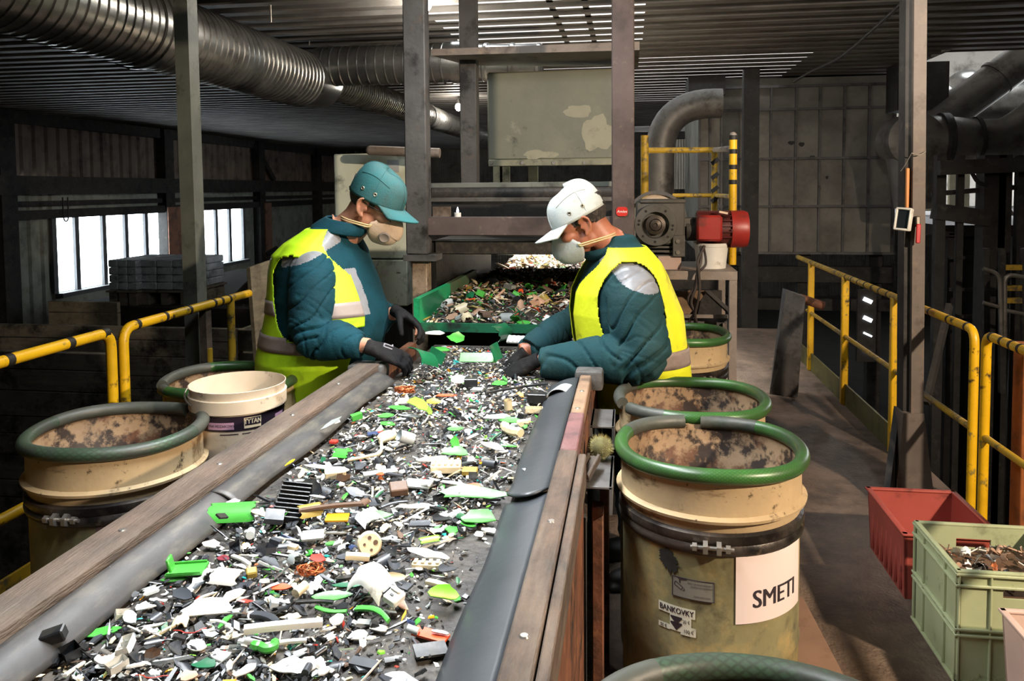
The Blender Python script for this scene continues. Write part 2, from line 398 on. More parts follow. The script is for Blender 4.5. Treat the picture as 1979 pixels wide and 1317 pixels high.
# the taller bay beyond the low roof on the right, with a skylight
bay_m = mat('pale bay sheet', '#a39e97', .8, 0, var=.12, scale=1.5, dirt=[('#6b6761', .2, 2)])
mb = MB(); mb.bx(3.25, 3.3, 8.75, YB, ZC, 6); mb.bx(3.3, 9, 8.68, 8.74, ZC, 6); mb.bx(9, 9.1, 8.7, YB, ZC, 6); mb.bx(3.3, 9, 17, 17.1, 1.2, 6)
struct(mb, 'wall_bay', bay_m)
mb = MB(); mb.bx(3.25, 4.4, 8.7, 17.1, 6, 6.1); mb.bx(6.6, 9.1, 8.7, 17.1, 6, 6.1); mb.bx(4.4, 6.6, 8.7, 11.6, 6, 6.1); mb.bx(4.4, 6.6, 13.4, 17.1, 6, 6.1)
struct(mb, 'ceiling_bay', bay_m)
struct(MB().bx(3.3, 9, 8.9, 17, 1.1, 1.22), 'bay_light_shield', concrete)  # slab added to keep the bay's daylight off the hall floor below

# ================================================================== DUCTS
def rib_tube(mb, a, b, r, step=.075, rib=.007, seg=36):
    a, b = V(a), V(b); L = (b-a).length; n = int(L/step); pts = []; rr = []
    for i in range(n):
        for t, d in ((0, 0), (.78, 0), (.84, rib), (.94, rib)):
            pts.append(a+(b-a)*((i+t)/n)); rr.append(r+d)
    pts.append(b); rr.append(r); mb.tube(pts, rr, seg, caps=False); return mb
DX, DZ = -2.98, 2.67
t = thing('ventilation_duct', 'large silver spiral duct running under the roof along the left side', 'duct', (DX, 0, DZ))
mb = MB(); rib_tube(mb, (DX, -1.2, DZ), (DX, 4.35, DZ), .25); rib_tube(mb, (DX, 4.45, DZ), (DX, 6.75, DZ), .25); mb.build('duct_pipe', galv, t, smooth=30)
mb = MB(); mb.tube([(DX, 4.33, DZ), (DX, 4.47, DZ)], .262, 36, caps=False); mb.tube([(DX, 4.39, DZ), (DX, 4.41, DZ)], .272, 36)
mb.tube([(DX, 2.0, DZ), (DX, 2.12, DZ)], .258, 36, caps=False)
mb.each('duct_coupling', galv, t, smooth=30)
mb = MB(); mb.tube([(DX, 6.75, DZ), (DX, 7.2, DZ+.02), (DX, 7.45, DZ+.07)], [.25, .25, .168], 36, caps=False)
mb.build('duct_junction', galv, t, smooth=30)
mb = MB(); rib_tube(mb, (DX, 7.45, DZ+.07), (DX, 11.2, DZ+.07), .165, .07); rib_tube(mb, (DX, 11.3, DZ+.07), (DX, 15.5, DZ+.07), .165, .07); mb.tube([(DX, 11.18, DZ+.07), (DX, 11.32, DZ+.07)], .18, 30, caps=False)
mb.build('duct_extension', galv, t, smooth=30)
mb = MB()
for y in (5.6,): mb.cyl((DX+.3, y, DZ+.25), (DX+.3, y, ZC), .008, 8)
pw = P(598, 88, 7.0); mb.cyl(pw, (pw.x, pw.y, ZC), .008, 8)
mb.each('hanger_rod', bright_steel, t)
t = thing('branch_duct', 'silver spiral branch duct crossing horizontally behind the steel portal', 'duct', (DX, 7.0, 2.75))
bz = P(700, 127, 7.0).z
mb = MB(); rib_tube(mb, (DX+.1, 7.0, bz), (-1.58, 7.0, bz), .178, .085); mb.build('duct_pipe', galv, t, smooth=30)
mb = MB(); mb.tube([(-1.6, 7, bz), (-1.5, 7, bz)], .19, 36, caps=False); mb.each('duct_coupling', galv, t, smooth=30)
mb = MB(); rib_tube(mb, (-1.5, 7.0, bz), (-.78, 7.0, bz-.03), .165, .2, .012); mb.build('duct_end', galv, t, smooth=30)

# pendant bulbs under the roof
bulb_m = emit('lit bulb', '#fff3da', 30)
def bulb(px, py, Y, lab):
    p = P(px, py, Y); t = thing('light_bulb', lab, 'lamp', p, 'roof bulbs')
    MB().ell(p, (.05, .05, .06)).build('bulb', bulb_m, t)
    mb = MB(); mb.cyl((p.x, p.y, p.z+.05), (p.x, p.y, p.z+.12), .028, 12); mb.cyl((p.x, p.y, p.z+.12), (p.x, p.y, ZC+.04), .006, 6); mb.build('socket', black, t)
    l = bpy.data.lights.new('bulb light', 'POINT'); l.energy = 45; l.color = (1, .93, .82); l.shadow_soft_size = .06
    lo = bpy.data.objects.new('bulb_light', l); link(lo); lo.location = p+V((0, -.1, -.1)); return t
bulb(822, 7, 5.75, 'lit bulb peeking out behind the top of the left portal column')
bulb(886, 207, 11.5, 'small lit bulb far back beside the thinner steel column')
# cables across the roof
mb = MB(); mb.tube([P(1760, -10, 5.0), P(1690, 55, 5.6), P(1625, 110, 6.3), P(1570, 137, 7.2), P(1535, 158, 8.2)], .012, 8, smooth_n=5)
tag(mb.build('roof_cable', black, None), 'black cable sagging under the roof towards the panelled tank', 'cable')
mb = MB(); mb.tube([P(490, 0, 6.0), P(560, 35, 6.6), P(660, 82, 8.0)], .012, 8, smooth_n=5)
tag(mb.build('roof_cable', grime, None), 'thin grey cable under the roof above the branch duct', 'cable')

# ================================================================== PORTAL FRAME
YF = 4.1
pf = thing('steel_portal', 'brown steel portal frame straddling the sorting belt', 'frame', (-.6, YF, 0))
def pcol(xl, xr, yb, Y, name, m, top=ZC-.004, dp=.1):
    a = P(xl, 250, Y); b = P(xr, 250, Y); z0 = P(xl, yb, Y).z
    MB().bx(a.x, b.x, Y, Y+dp, z0, top, .006).build(name, m, pf)
pcol(781, 823, 492, YF, 'column', steel_green if False else steel_dark); pcol(1182, 1226, 880, YF, 'column', steel_brown, dp=.05)
a = P(781, 492, YF); b = P(836, 492, YF)
MB().bx(a.x-.0, b.x+.02, YF-.02, YF+.14, a.z-.035, a.z-.002).build('foot_plate', steel_dark, pf)
a = P(826, 420, YF+.02); b = P(1184, 456, YF+.02)
MB().bx(a.x, b.x, YF+.02, YF+.1, b.z, a.z, .004).build('cross_beam', steel_brown, pf)
a = P(889, 250, 5.0); b = P(921, 250, 5.0); MB().bx(a.x, b.x, 5.0, 5.1, P(900, 357, 5.0).z, ZC-.004, .005).build('rear_column', steel_dark, pf)
a = P(795, 500, YF+.02); b = P(826, 600, YF+.02)
t = MB().bx(a.x, b.x, YF+.02, YF+.12, 0, P(800, 499, YF).z-.004, .006).build('concrete_post', mat('speckled tan post', '#8f7d68', .8, var=.25, scale=14, dirt=[('#5b4c3e', .3, 30)]), None)
tag(t, 'speckled tan post under the left portal column', 'post')
# red tag on the right column
pc = P(1202, 409, YF)
t = thing('red_sign', 'small red plate with white script on the right portal column', 'sign', (pc.x, YF-.006, pc.z))
def rrect(w, h, r, n=6):
    out = []
    for cx, cy, a0 in ((w/2-r, h/2-r, 0), (-w/2+r, h/2-r, 90), (-w/2+r, -h/2+r, 180), (w/2-r, -h/2+r, 270)):
        for k in range(n+1): a = math.radians(a0+90*k/n); out.append((cx+r*math.cos(a), cy+r*math.sin(a)))
    return out
RX = Matrix.Rotation(PI/2, 4, 'X')
MB().prism(rrect(.06, .048, .017), .005, Matrix.Translation((pc.x, YF-.001, pc.z)) @ RX).build('plate', mat('red enamel', '#c8322c', .4, var=.08), t)
def text_mesh(s, size, font_bold=0., shear=0., align='CENTER', ext=.0, sx=1.):
    cu = bpy.data.curves.new('t', 'FONT'); cu.body = s; cu.size = size; cu.align_x = align; cu.align_y = 'CENTER'; cu.offset = font_bold; cu.shear = shear; cu.extrude = ext; cu.resolution_u = 4
    o = bpy.data.objects.new('t', cu); COL.objects.link(o); bpy.context.view_layer.update()
    me = bpy.data.meshes.new_from_object(o.evaluated_get(bpy.context.evaluated_depsgraph_get()))
    bpy.data.objects.remove(o); bpy.data.curves.remove(cu)
    vs = [(v.co.x*sx, v.co.y, v.co.z) for v in me.vertices]; fs = [tuple(p.vertices) for p in me.polygons]; bpy.data.meshes.remove(me); return vs, fs
ink_w = mat('white ink', '#f2efe8', .5, var=.02); ink = mat('dark ink', '#2a2228', .6, var=.05)
vs, fs = text_mesh('Amlex', .02, .0, .25)
MB().add([(pc.x+x, YF-.0066, pc.z+y) for x, y, z in vs], fs).build('lettering', ink_w, t, smooth=0, fix=False)

# ================================================================== HOOD AND FEED UNIT BEHIND THE PORTAL
t = thing('extraction_hood', 'big grey green sheet metal hood with flaked paint above the feed conveyor', 'hood', (-.5, 5.3, 1.9))
a = P(941, 140, 5.2); b = P(1190, 322, 5.2)
MB().bx(a.x, b.x+.1, 5.2, 6.1, P(941, 310, 5.2).z, a.z, .01).build('body', hood_paint, t)
mb = MB(); mb.bx(a.x+.01, b.x+.1, 5.16, 5.2, P(941, 322, 5.16).z, P(941, 309, 5.16).z, .004); mb.build('flange', mat('flange paint', '#8c8c78', .6, var=.2, dirt=[('#4a4a40', .3, 8)]), t)
flk = mat('flaked paint primer', '#9c9a86', .6, var=.08, dirt=[('#7f806f', .2, 8)])
for cx, cy, w, h, sd in ((1118, 216, 27, 12, 1), (1152, 258, 30, 38, 4), (1040, 300, 30, 9, 9)):
    q = P(cx, cy, 5.2); s = 5.2/1500; pl = []
    for k in range(22):
        a_ = 2*PI*k/22; f_ = 1+.55*noise.noise(V((math.cos(a_)*1.6, math.sin(a_)*1.6, sd))); pl.append((w*s*f_*math.cos(a_), h*s*f_*math.sin(a_)))
    MB().prism(pl, .002, Matrix.Translation((q.x, 5.2, q.z)) @ RX).build('flaked_paint', flk, t, smooth=0)
mb = MB()
for x in (950, 1010, 1070, 1130):
    q = P(x, 315, 5.16); mb.cyl((q.x, 5.165, q.z), (q.x, 5.15, q.z), .012, 10)
mb.each('bolt', bright_steel, t)
a = P(833, 95, 4.75); b = P(1236, 120, 4.75)
mb = MB(); mb.add([(a.x, 4.75, a.z), (b.x, 4.75, a.z-.0), (b.x, 5.6, a.z+.02), (a.x+.0, 5.2, a.z+.02), (a.x, 4.75, a.z-.04), (b.x, 4.75, a.z-.05), (b.x, 5.6, a.z-.02), (a.x+.12, 5.3, a.z-.02)],
   [(0, 1, 2, 3), (4, 5, 6, 7), (0, 1, 5, 4), (1, 2, 6, 5), (2, 3, 7, 6), (3, 0, 4, 7)])
tag(mb.build('roof_shelf', steel_tan, None, smooth=0), 'flat dusty steel sheet hung above the grey green hood', 'panel')
t = thing('upper_conveyor', 'grimy upper conveyor with bars crossing under the grey green hood', 'conveyor', (-.6, 4.7, 1.6))
for i, (y0, y1, Y, m) in enumerate(((354, 361, 4.3, steel_green), (383, 389, 4.5, galv_dull), (396, 420, 4.9, grime))):
    a = P(832, y0, Y); b = P(1184, y1, Y); MB().bx(a.x, b.x+.05, Y, Y+.06, b.z, a.z, .003).build('cross_bar', m, t)
a = P(838, 368, 5.0); MB().tube([(a.x, 5.0, a.z-.02), (a.x+1.2, 5.0, a.z-.02)], .055, 20).build('return_belt', rubber, t)
a = P(838, 362, 5.6); b = P(1184, 420, 5.6); MB().bx(a.x, b.x, 5.6, 5.7, b.z, a.z).build('back_plate', black, t)
a = P(836, 400, 4.45); MB().bx(a.x, a.x+.1, 4.45, 4.5, P(836, 419, 4.45).z, a.z).build('bracket', steel_tan, t)
mb = MB()
for x in (962, 975, 1030): q = P(x, 340, 5.75); mb.bx(q.x-.035, q.x+.035, 5.75, 5.8, P(x, 356, 5.75).z, P(x, 322, 5.75).z)
mb.each('support', cab_paint, t)
q = P(892, 408, 4.25)
t = thing('light_candle', 'small lit white tealight candle standing on the portal cross beam', 'candle', (q.x, 4.16, P(892, 420, YF+.02).z))
zc = P(892, 420, YF+.02).z
MB().lathe([(0, 0), (.019, 0), (.019, .022), (.017, .024), (0, .021)], (q.x, 4.15, zc), 20).build('candle_cup', white_p, t)
MB().lathe([(0.001, .022), (.007, .03), (.006, .038), (.001, .055)], (q.x, 4.15, zc), 12).build('flame', emit('flame', '#e8e6ff', 14), t)
# tunnel the feed belt runs through
t = thing('feed_tunnel', 'black steel tunnel over the feed belt below the cross beam', 'tunnel', (-.6, 5, 1.1))
x0, x1 = -1.08, -.02
MB().bx(x0, x1, 4.25, 6.0, 1.285, 1.36).build('roof_plate', black, t)
MB().bx(x0-.03, x0, 4.25, 6.0, .3, 1.36).build('side_plate', black, t); MB().bx(x1, x1+.03, 4.3, 6.0, .3, 1.36).build('side_plate', black, t)
mb = MB(); mb.bx(x0, x1, 4.24, 4.26, 1.29, 1.36); mb.build('front_flap', rubber, t)
# cabinet and pipe behind the left worker
t = thing('control_cabinet', 'pale scuffed steel cabinet behind the worker in the green cap', 'cabinet', (-1.65, 4.95, 0))
a = P(644, 298, 4.9); b = P(800, 500, 4.9)
MB().bx(a.x, b.x, 4.9, 5.3, b.z, a.z, .008).build('body', cab_paint, t)
a2 = P(735, 503, 4.88); b2 = P(788, 592, 4.88)
MB().bx(a2.x-.35, b2.x, 4.88, 5.25, b2.z, a2.z, .006).build('door', cab_paint, t)
mb = MB(); mb.bx(a2.x-.3, b2.x-.02, 4.95, 5.2, 0, b2.z); mb.build('plinth', grime, t)
mb = MB(); 
for x, y in ((740, 527), (748, 527), (770, 522)): q = P(x, y, 4.87); mb.bx(q.x-.012, q.x+.012, 4.872, 4.88, q.z-.016, q.z+.016)
mb.each('switch_plate', white_p, t)
q = P(762, 318, 4.89); mb = MB(); mb.bx(q.x-.05, q.x+.03, 4.893, 4.899, q.z-.05, q.z+.03); mb.build('notice_sheet', mat('glossy sheet', '#b9bfc4', .2, var=.05), t)
mb = MB(); mb.tube([P(716, 291, 4.7), P(850, 296, 4.7)], .03, 16); mb.ell(P(716, 291, 4.7), (.03, .03, .03))
tag(mb.build('steel_pipe', steel_tan, None), 'dusty capped pipe above the pale cabinet', 'pipe')

# ================================================================== TANK AND PIPES ON THE RIGHT
YT = 10.4
tk = thing('filter_tank', 'huge grey ribbed filter housing behind the gear motor', 'tank', (2.2, YT, .7))
a = P(1350, 165, YT); b = P(1728, 490, YT)
MB().bx(a.x, b.x, YT, YT+2.5, b.z, ZC-.02).build('body', tank_grey, tk)
vx = [1352, 1372, 1394, 1442, 1489, 1537, 1583, 1630, 1678, 1726]
for x in vx:
    q = P(x, 300, YT); MB().bx(q.x-.014, q.x+.014, YT-.035, YT, b.z, P(x, 166, YT).z).build('vertical_rib', steel_dark, tk)
for y in (168, 212, 307, 399, 489):
    q = P(1500, y, YT); MB().bx(a.x, b.x, YT-.045, YT, q.z-.016, q.z+.016).build('horizontal_rib', steel_dark, tk)
q = P(1452, 300, 9.6); MB().bx(q.x-.09, q.x+.09, 9.6, 9.75, -2.2, ZC).build('standing_column', grime, tk)
mb = MB(); 
for x, y, w, h in ((1529, 276, 10, 6), (1549, 279, 9, 7), (1583, 365, 5, 8), (1570, 303, 8, 4), (1598, 343, 4, 5)):
    q = P(x, y, YT); s = YT/1500; mb.prism([(w*s*.6*math.cos(k), h*s*.6*math.sin(k)*(1+.3*math.sin(3*k))) for k in [i*.7 for i in range(9)]], .006, Matrix.Translation((q.x, YT, q.z)) @ RX)
mb.each('burn_hole', black, tk)
mb = MB()
for x in (1360, 1440, 1560, 1700): q = P(x, 300, YT); mb.bx(q.x-.08, q.x+.08, YT+.1, YT+.25, -2.2, b.z)
mb.bx(a.x, b.x, YT+.02, YT+.2, b.z-.38, b.z-.18); mb.bx(a.x-.5, b.x, YT+.05, YT+.3, b.z-.75, b.z-.6)
mb.build('support_frame', grime, tk)
mb = MB(); q0 = P(1330, 140, YT-.2); mb.bx(q0.x, q0.x+.45, YT-.3, YT+.3, P(1330, 190, YT).z, ZC); q = P(1730, 100, 9.6); mb.bx(q.x, q.x+.55, 9.5, 9.9, P(1730, 215, 9.6).z, ZC); mb.each('roof_box', grime, tk)
# bent pipe at the tank's left
mb = MB(); mb.tube(rounded([V((P(1275, 480, 9.3).x, 9.3, -2.2)), P(1275, 200, 9.3), P(1395, 200, 9.3)], .62, 12), .17, 24)
tag(mb.build('elbow_pipe', galv_dull, None), 'thick grey elbow pipe bending into the left side of the ribbed tank', 'pipe')
q = P(1280, 260, 12); mb = MB(); mb.bx(q.x, q.x+.34, 12, 12.1, P(1280, 366, 12).z, P(1280, 270, 12).z); 
tag(mb.build('translucent_panel', mat('pale corrugated panel', '#c9c6bb', .6, var=.1, wave=('X', 8, .6)), None), 'pale corrugated panel seen between the elbow pipe and the tank', 'panel')
# round vessel and pipes right of the tank
t = thing('cyclone_pipe', 'wide grey flanged pipe with a round end cap beside the right column', 'pipe', P(1770, 270, 9.0))
c = P(1772, 270, 9.0); e = P(1812, 270, 9.0)
MB().lathe([(0, -.02), (.22, -.02), (.29, 0), (.295, .45), (0, .45)], c, 40, axis='Y').build('end_cap', galv_dull, t, smooth=30)
mb = MB(); mb.tube([c+V((.0, .25, 0)), c+V((.36, .25, .0)), P(1900, 272, 9.25), P(1960, 262, 9.25), P(2060, 190, 9.25)], [.29, .27, .235, .235, .235], 32, smooth_n=6)
mb.build('pipe', galv_dull, t, smooth=40)
mb = MB()
for x in (1818, 1826, 1885): q = P(x, 271, 9.25); mb.tube([(q.x-.02, q.y, q.z), (q.x+.02, q.y, q.z)], .3 if x < 1850 else .255, 32)
mb.each('flange', grime, t)
MB().tube([c+V((.05, .2, -.2)), c+V((.05, .2, -.75))], [.29, .2], 28).build('lower_cone', galv_dull, t)
mb = MB(); mb.tube([P(1800, 245, 9.6), P(1990, 105, 9.6)], .2, 28); q0, q1 = P(1925, 152, 9.6), P(1931, 147, 9.6); mb.tube([q0, q1], .212, 28)
tag(mb.build('sloping_pipe', galv_dull, None, smooth=40), 'thick grey pipe slanting upwards to the right under the roof', 'pipe')
t = thing('daylit_duct', 'bright daylit duct section seen beyond the slanting grey pipe', 'duct', P(1900, 210, 13))
mb = MB(); mb.tube([P(1840, 215, 13), P(2000, 208, 13)], .42, 28); mb.build('duct_pipe', galv, t); mb = MB(); q = P(1871, 214, 13); mb.tube([(q.x-.03, q.y, q.z), (q.x+.03, q.y, q.z)], .435, 28); mb.build('flange', galv, t)
mb = MB(); mb.ell(P(1868, 168, 13), (.3, .3, .26)); mb.tube([P(1820, 190, 13), P(1868, 168, 13)], .16, 16); mb.build('fan_housing', galv, t)
mb = MB(); mb.bx(*[f(v) for v in (0,) for f in (lambda v: P(1960, 100, 13).x, lambda v: P(2050, 100, 13).x)], 12.8, 13.6, P(1960, 230, 13).z, P(1960, 120, 13).z); mb.build('duct_box', galv, t)
# dark steelwork right of the right column
sw = thing('steel_structure', 'dark steel frame of beams and posts behind the right railing', 'frame', (3.5, 8.3, -2.2))
def stick(x0, y0, x1, y1, Y, w, name='brace', m=None, par=None, Y2=None):
    MB().beam(P(x0, y0, Y), P(x1, y1, Y2 or Y), w, w, bev=0).build(name, m or grime, par or sw)
stick(1812, 325, 1990, 318, 8.2, .14, 'beam'); stick(1805, 408, 1910, 422, 8.4, .16, 'beam'); stick(1800, 375, 1990, 360, 8.5, .05, 'beam')
for x, w in ((1815, .09), (1853, .06), (1918, .2), (1938, .12), (1972, .09)):
    MB().bx(P(x, 400, 8.4).x-w/2, P(x, 400, 8.4).x+w/2, 8.35, 8.35+w, -2.2, P(x, 300, 8.4).z).build('post', grime, sw)
q = P(1833, 440, 9.0); q2 = P(1905, 560, 9.0); MB().bx(q.x, q2.x, 9.0, 9.1, -2.2, q.z).build('cladding', black, sw)
q = P(1835, 453, 8.9); MB().bx(q.x, q.x+.16, 8.9, 8.93, q.z-.01, q.z+.01).build('light_strip', bright_steel, sw)
for y in (498, 560, 612): stick(1835, y, 1905, y, 8.8, .035, 'rung')
mb = MB(); mb.tube([P(1878, 333, 8.2), P(1890, 352, 8.2), P(1908, 358, 8.2)], .02, 8, smooth_n=4); mb.build('cable', black, sw)
tw = thing('access_tower', 'dim ladder tower with thin grey guard rails at the far right', 'ladder', P(1940, 600, 7.6))
mb = MB(); mb.tube(rounded([P(1900, 520, 7.6), P(1932, 529, 7.6), P(1936, 660, 7.6)], .08), .02, 8); mb.tube(rounded([P(1942, 660, 7.6), P(1942, 530, 7.6), P(1990, 538, 7.6)], .08), .02, 8); mb.tube([P(1900, 585, 7.6), P(1935, 595, 7.6)], .018, 8); mb.tube([P(1942, 600, 7.6), P(1990, 610, 7.6)], .018, 8); mb.each('guard_rail', galv_dull, tw)
for y in (517, 557, 581): MB().beam(P(1932, y, 8.0), P(1978, y, 8.0), .04, .05).build('step', yellow_dim, tw)
mb = MB()
for x in (1905, 1936, 1979): mb.beam(P(x, 480, 8.0), P(x, 760, 8.0), .05, .05)
mb.each('stile', grime, tw)
# pale sunlit panels seen through the steelwork
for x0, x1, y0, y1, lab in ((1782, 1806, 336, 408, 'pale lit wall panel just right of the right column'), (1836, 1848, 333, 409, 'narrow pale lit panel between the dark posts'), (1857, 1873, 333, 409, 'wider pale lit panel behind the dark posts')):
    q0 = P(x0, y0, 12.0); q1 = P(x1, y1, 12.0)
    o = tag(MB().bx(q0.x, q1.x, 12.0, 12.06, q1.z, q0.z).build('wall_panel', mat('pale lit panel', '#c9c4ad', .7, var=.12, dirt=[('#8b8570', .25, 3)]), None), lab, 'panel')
# floodlight glints: small lit lamp far right
q = P(1944, 391, 9.2); t = thing('spot_lamp', 'small lit spot lamp glowing between the far right posts', 'lamp', q)
MB().lathe([(.0, 0), (.035, 0), (.05, .06), (.0, .1)], q, 16, axis='Y').build('lamp_head', emit('spot glow', '#fff6e6', 5), t); MB().beam(q+V((0, .05, -.02)), q+V((.12, .1, -.14)), .03, .03).build('bracket', steel_tan, t)
# a vertical row of daylight gaps in louvres behind the right railing
t = thing('louvre_panel', 'black louvre panel with four bright daylight gaps behind the right railing', 'vent', P(1676, 600, 9.5))
a, b = P(1658, 560, 9.5), P(1692, 700, 9.5)
MB().bx(a.x, b.x, 9.5, 9.56, b.z, a.z).build('panel', black, t)
for y, h in ((581, 7), (617, 7), (647, 3), (682, 3)):
    q = P(1677, y, 9.49); s = 9.5/1500; MB().box(q, (16*s, .01, h*s), (0, math.radians(25), 0)).build('louvre_gap', emit('daylight', '#f2f6ff', 6) if y == 581 else bpy.data.materials['daylight'], t)

# ================================================================== LEFT BUNKERS AND PALLETS
for i, (x0, x1, yt, Y, lab) in enumerate(((-60, 212, 678, 5.0, 'dark plank bunker wall nearest the left railing'), (-60, 500, 626, 6.8, 'long dark plank bunker wall behind the left railing'), (92, 226, 583, 8.2, 'low brown board wall under the bright windows'))):
    a, b = P(x0, yt, Y), P(x1, yt, Y); n = 8
    t = thing('bunker_wall', lab, 'wall', ((a.x+b.x)/2, Y, -2.2), 'plank bunkers')
    z = a.z
    for k in range(n):
        h = .13+.03*((k*7) % 3); 
        if k == n-1: h = z+2.2
        MB().bx(a.x, b.x, Y+.004*(k % 2), Y+.06, z-h+.006, z, .004).build('plank', bunk_wood if i < 2 else beam_wood, t); z -= h
    mb = MB()
    for x in (a.x+.3, b.x-.3): mb.bx(x-.05, x+.05, Y+.07, Y+.17, -2.2, a.z-.05)
    mb.each('post', bunk_wood, t)
deckz = P(290, 574, 9.0).z
o = struct(MB().bx(-7.2, -3.1, 8.9, 13.5, -2.2, deckz-.12), 'floor_deck', concrete)
wrap = mat('dull blue grey wrapped cartons', '#a3adb6', .45, var=.2, scale=6, dirt=[('#4b5258', .25, 4)], bump=.5, bscale=14)
for x0, x1, Y, yt, lab in ((205, 262, 9.0, 503, 'left pallet of grey shrink wrapped cartons by the windows'), (267.5, 362, 9.1, 503, 'right pallet of grey shrink wrapped cartons by the windows')):
    a, b = P(x0, yt, Y), P(x1, 562, Y)
    t = thing('wrapped_pallet', lab, 'pallet', ((a.x+b.x)/2, Y+.4, deckz-.12), 'wrapped pallets')
    mb = MB(); nx = 3; nz = 4; w = (b.x-a.x)/nx; h = (a.z-b.z)/nz
    for i in range(nx):
        for k in range(nz):
            for j in range(2): mb.box((a.x+w*(i+.5), Y+.25+.45*j, b.z+h*(k+.5)), (w*.985, .44, h*.97), (0, 0, random.uniform(-.015, .015)), .012)
    mb.build('cartons', wrap, t)
    mb = MB(); mb.bx(a.x-.02, b.x+.02, Y, Y+.95, b.z-.03, b.z-.005)
    for q in (a.x+.06, (a.x+b.x)/2, b.x-.06): mb.bx(q-.05, q+.05, Y+.02, Y+.93, deckz-.12, b.z-.03)
    mb.build('pallet_base', bunk_wood, t)
t = thing('scrap_heap', 'dark heap of scrap under the right end of the windows', 'heap', P(450, 560, 9.5))
mb = MB(); rnd = random.Random(4)
mb.grid(lambda u, v: V((-5.2+u*1.6, 9.3+v*1.5, deckz-.15+.62*max(0, math.sin(PI*min(1, u*1.05)))**.5*math.sin(PI*v)**.4*(1+.25*noise.noise(V((u*7, v*7, 2)))))), 24, 18)
mb.build('pile', grime, t, fix=False)
for k in range(14):
    x = -5.0+rnd.random()*1.3; yy = 9.6+rnd.random()*.9; MB().box((x, yy, deckz+.42+rnd.random()*.08), (.25*rnd.random()+.1, .2, .02), (rnd.uniform(-.5, .5), rnd.uniform(-.5, .5), rnd.random()*3)).build('scrap_plate', black, t)
# hanging cable loop at the first window
q = P(127, 414, 12.5); mb = MB(); mb.tube([q+V((-.05, 0, .3)), q+V((-.045, 0, -.05)), q+V((0, 0, -.13)), q+V((.05, 0, -.05)), q+V((.05, 0, .3))], .012, 8, smooth_n=4)
tag(mb.build('cable_loop', black, None), 'dark cable loop hanging in front of the first window opening', 'cable')

# ================================================================== RAILINGS AND COLUMNS ON THE PLATFORM
def bands(mb, pts, r, spots, w=.03):
    """black rings round a pipe at the given lengths"""
    for a, b, t in spots:
        a, b = V(a), V(b); c = a+(b-a)*t; d = (b-a).normalized()*w/2; mb.tube([c-d, c+d], r+.0012, 14)
ZL, XL = 1.085, -2.08
def yl(x): return yp(x, XL)
def railing(name, label, parts, m_top, loc, group):
    t = thing(name, label, 'railing', loc, group); return t
# left railing, nearer bay
y1 = yl(212); y2 = yl(236)
t = railing('guard_railing', 'nearer yellow pipe railing bay left of the sorting belt', None, yellow, (XL, y1, 0), 'yellow left railings')
MB().tube(rounded([(XL, .2, ZL), (XL, y1, ZL), (XL, y1, -.05)], .07), .021, 14).build('top_rail', yellow, t)
MB().tube([(XL, .2, .55), (XL, y1, .56)], .019, 12).build('middle_rail', yellow, t)
MB().bx(XL-.012, XL, .2, y1, .27, .35).build('toe_board', yellow_dim, t)
MB().tube([(XL, 1.5, -.05), (XL, 1.5, ZL)], .02, 12).build('post', yellow_dim, t)
mb = MB(); bands(mb, 0, .021, [((XL, .2, ZL), (XL, y1, ZL), k) for k in (.8, .91, .985)]); mb.each('hazard_band', tape, t)
t = railing('guard_railing', 'farther yellow pipe railing bay running behind the left steel column', None, yellow, (XL, y2, 0), 'yellow left railings')
MB().tube(rounded([(XL, y2, -.05), (XL, y2, ZL), (XL, yp(482, XL), ZL)], .07), .021, 14).build('top_rail', yellow, t)
MB().tube([(XL, y2, .55), (XL, yp(478, XL), .55)], .018, 12).build('middle_rail', yellow_dim, t)
y3 = yl(446); MB().tube([(XL, y3, -.05), (XL, y3, ZL)], .02, 12).build('post', yellow_dim, t)
yy = yl(402); MB().tube([(XL, yy, -.05), (XL, yy, ZL-.22)], .016, 12).build('post', yellow_dim, t)
mb = MB(); bands(mb, 0, .021, [((XL, y2, ZL), (XL, y3, ZL), k) for k in (.1, .33, .55, .8, .88, .97)], .02); mb.each('hazard_band', tape, t)
MB().bx(XL-.01, XL, y2, yp(478, XL), 0, .12).build('toe_board', yellow_dim, t)
# left steel column
a, b = P(344, 200, 3.62), P(372, 200, 3.62)
mb = MB(); mb.beam(P(355.5, -60, 3.66), P(383, 730, 3.66), .075, .09, up=(0, 1, 0)); 
q = P(383, 730, 3.66); mb.beam(q, (q.x, q.y, 0), .075, .09, up=(0, 1, 0)); mb.box((q.x, q.y, .006), (.2, .2, .012))
q = P(355.5, -60, 3.66); mb.beam(q, (q.x, q.y, ZC+.05), .075, .09, up=(0, 1, 0))
tag(mb.build('steel_column', steel_green, None, smooth=0), 'slim grey steel column standing by the left railing', 'column')
mb = MB(); mb.beam(P(396, 592, 3.58), P(402, 760, 3.58), .036, .05, up=(0, 1, 0)); q = P(402, 760, 3.58); mb.beam(q, (q.x, q.y, 0), .045, .05, up=(0, 1, 0))
tag(mb.build('timber_post', wood, None, smooth=0), 'short brown timber post beside the slim grey column', 'post')
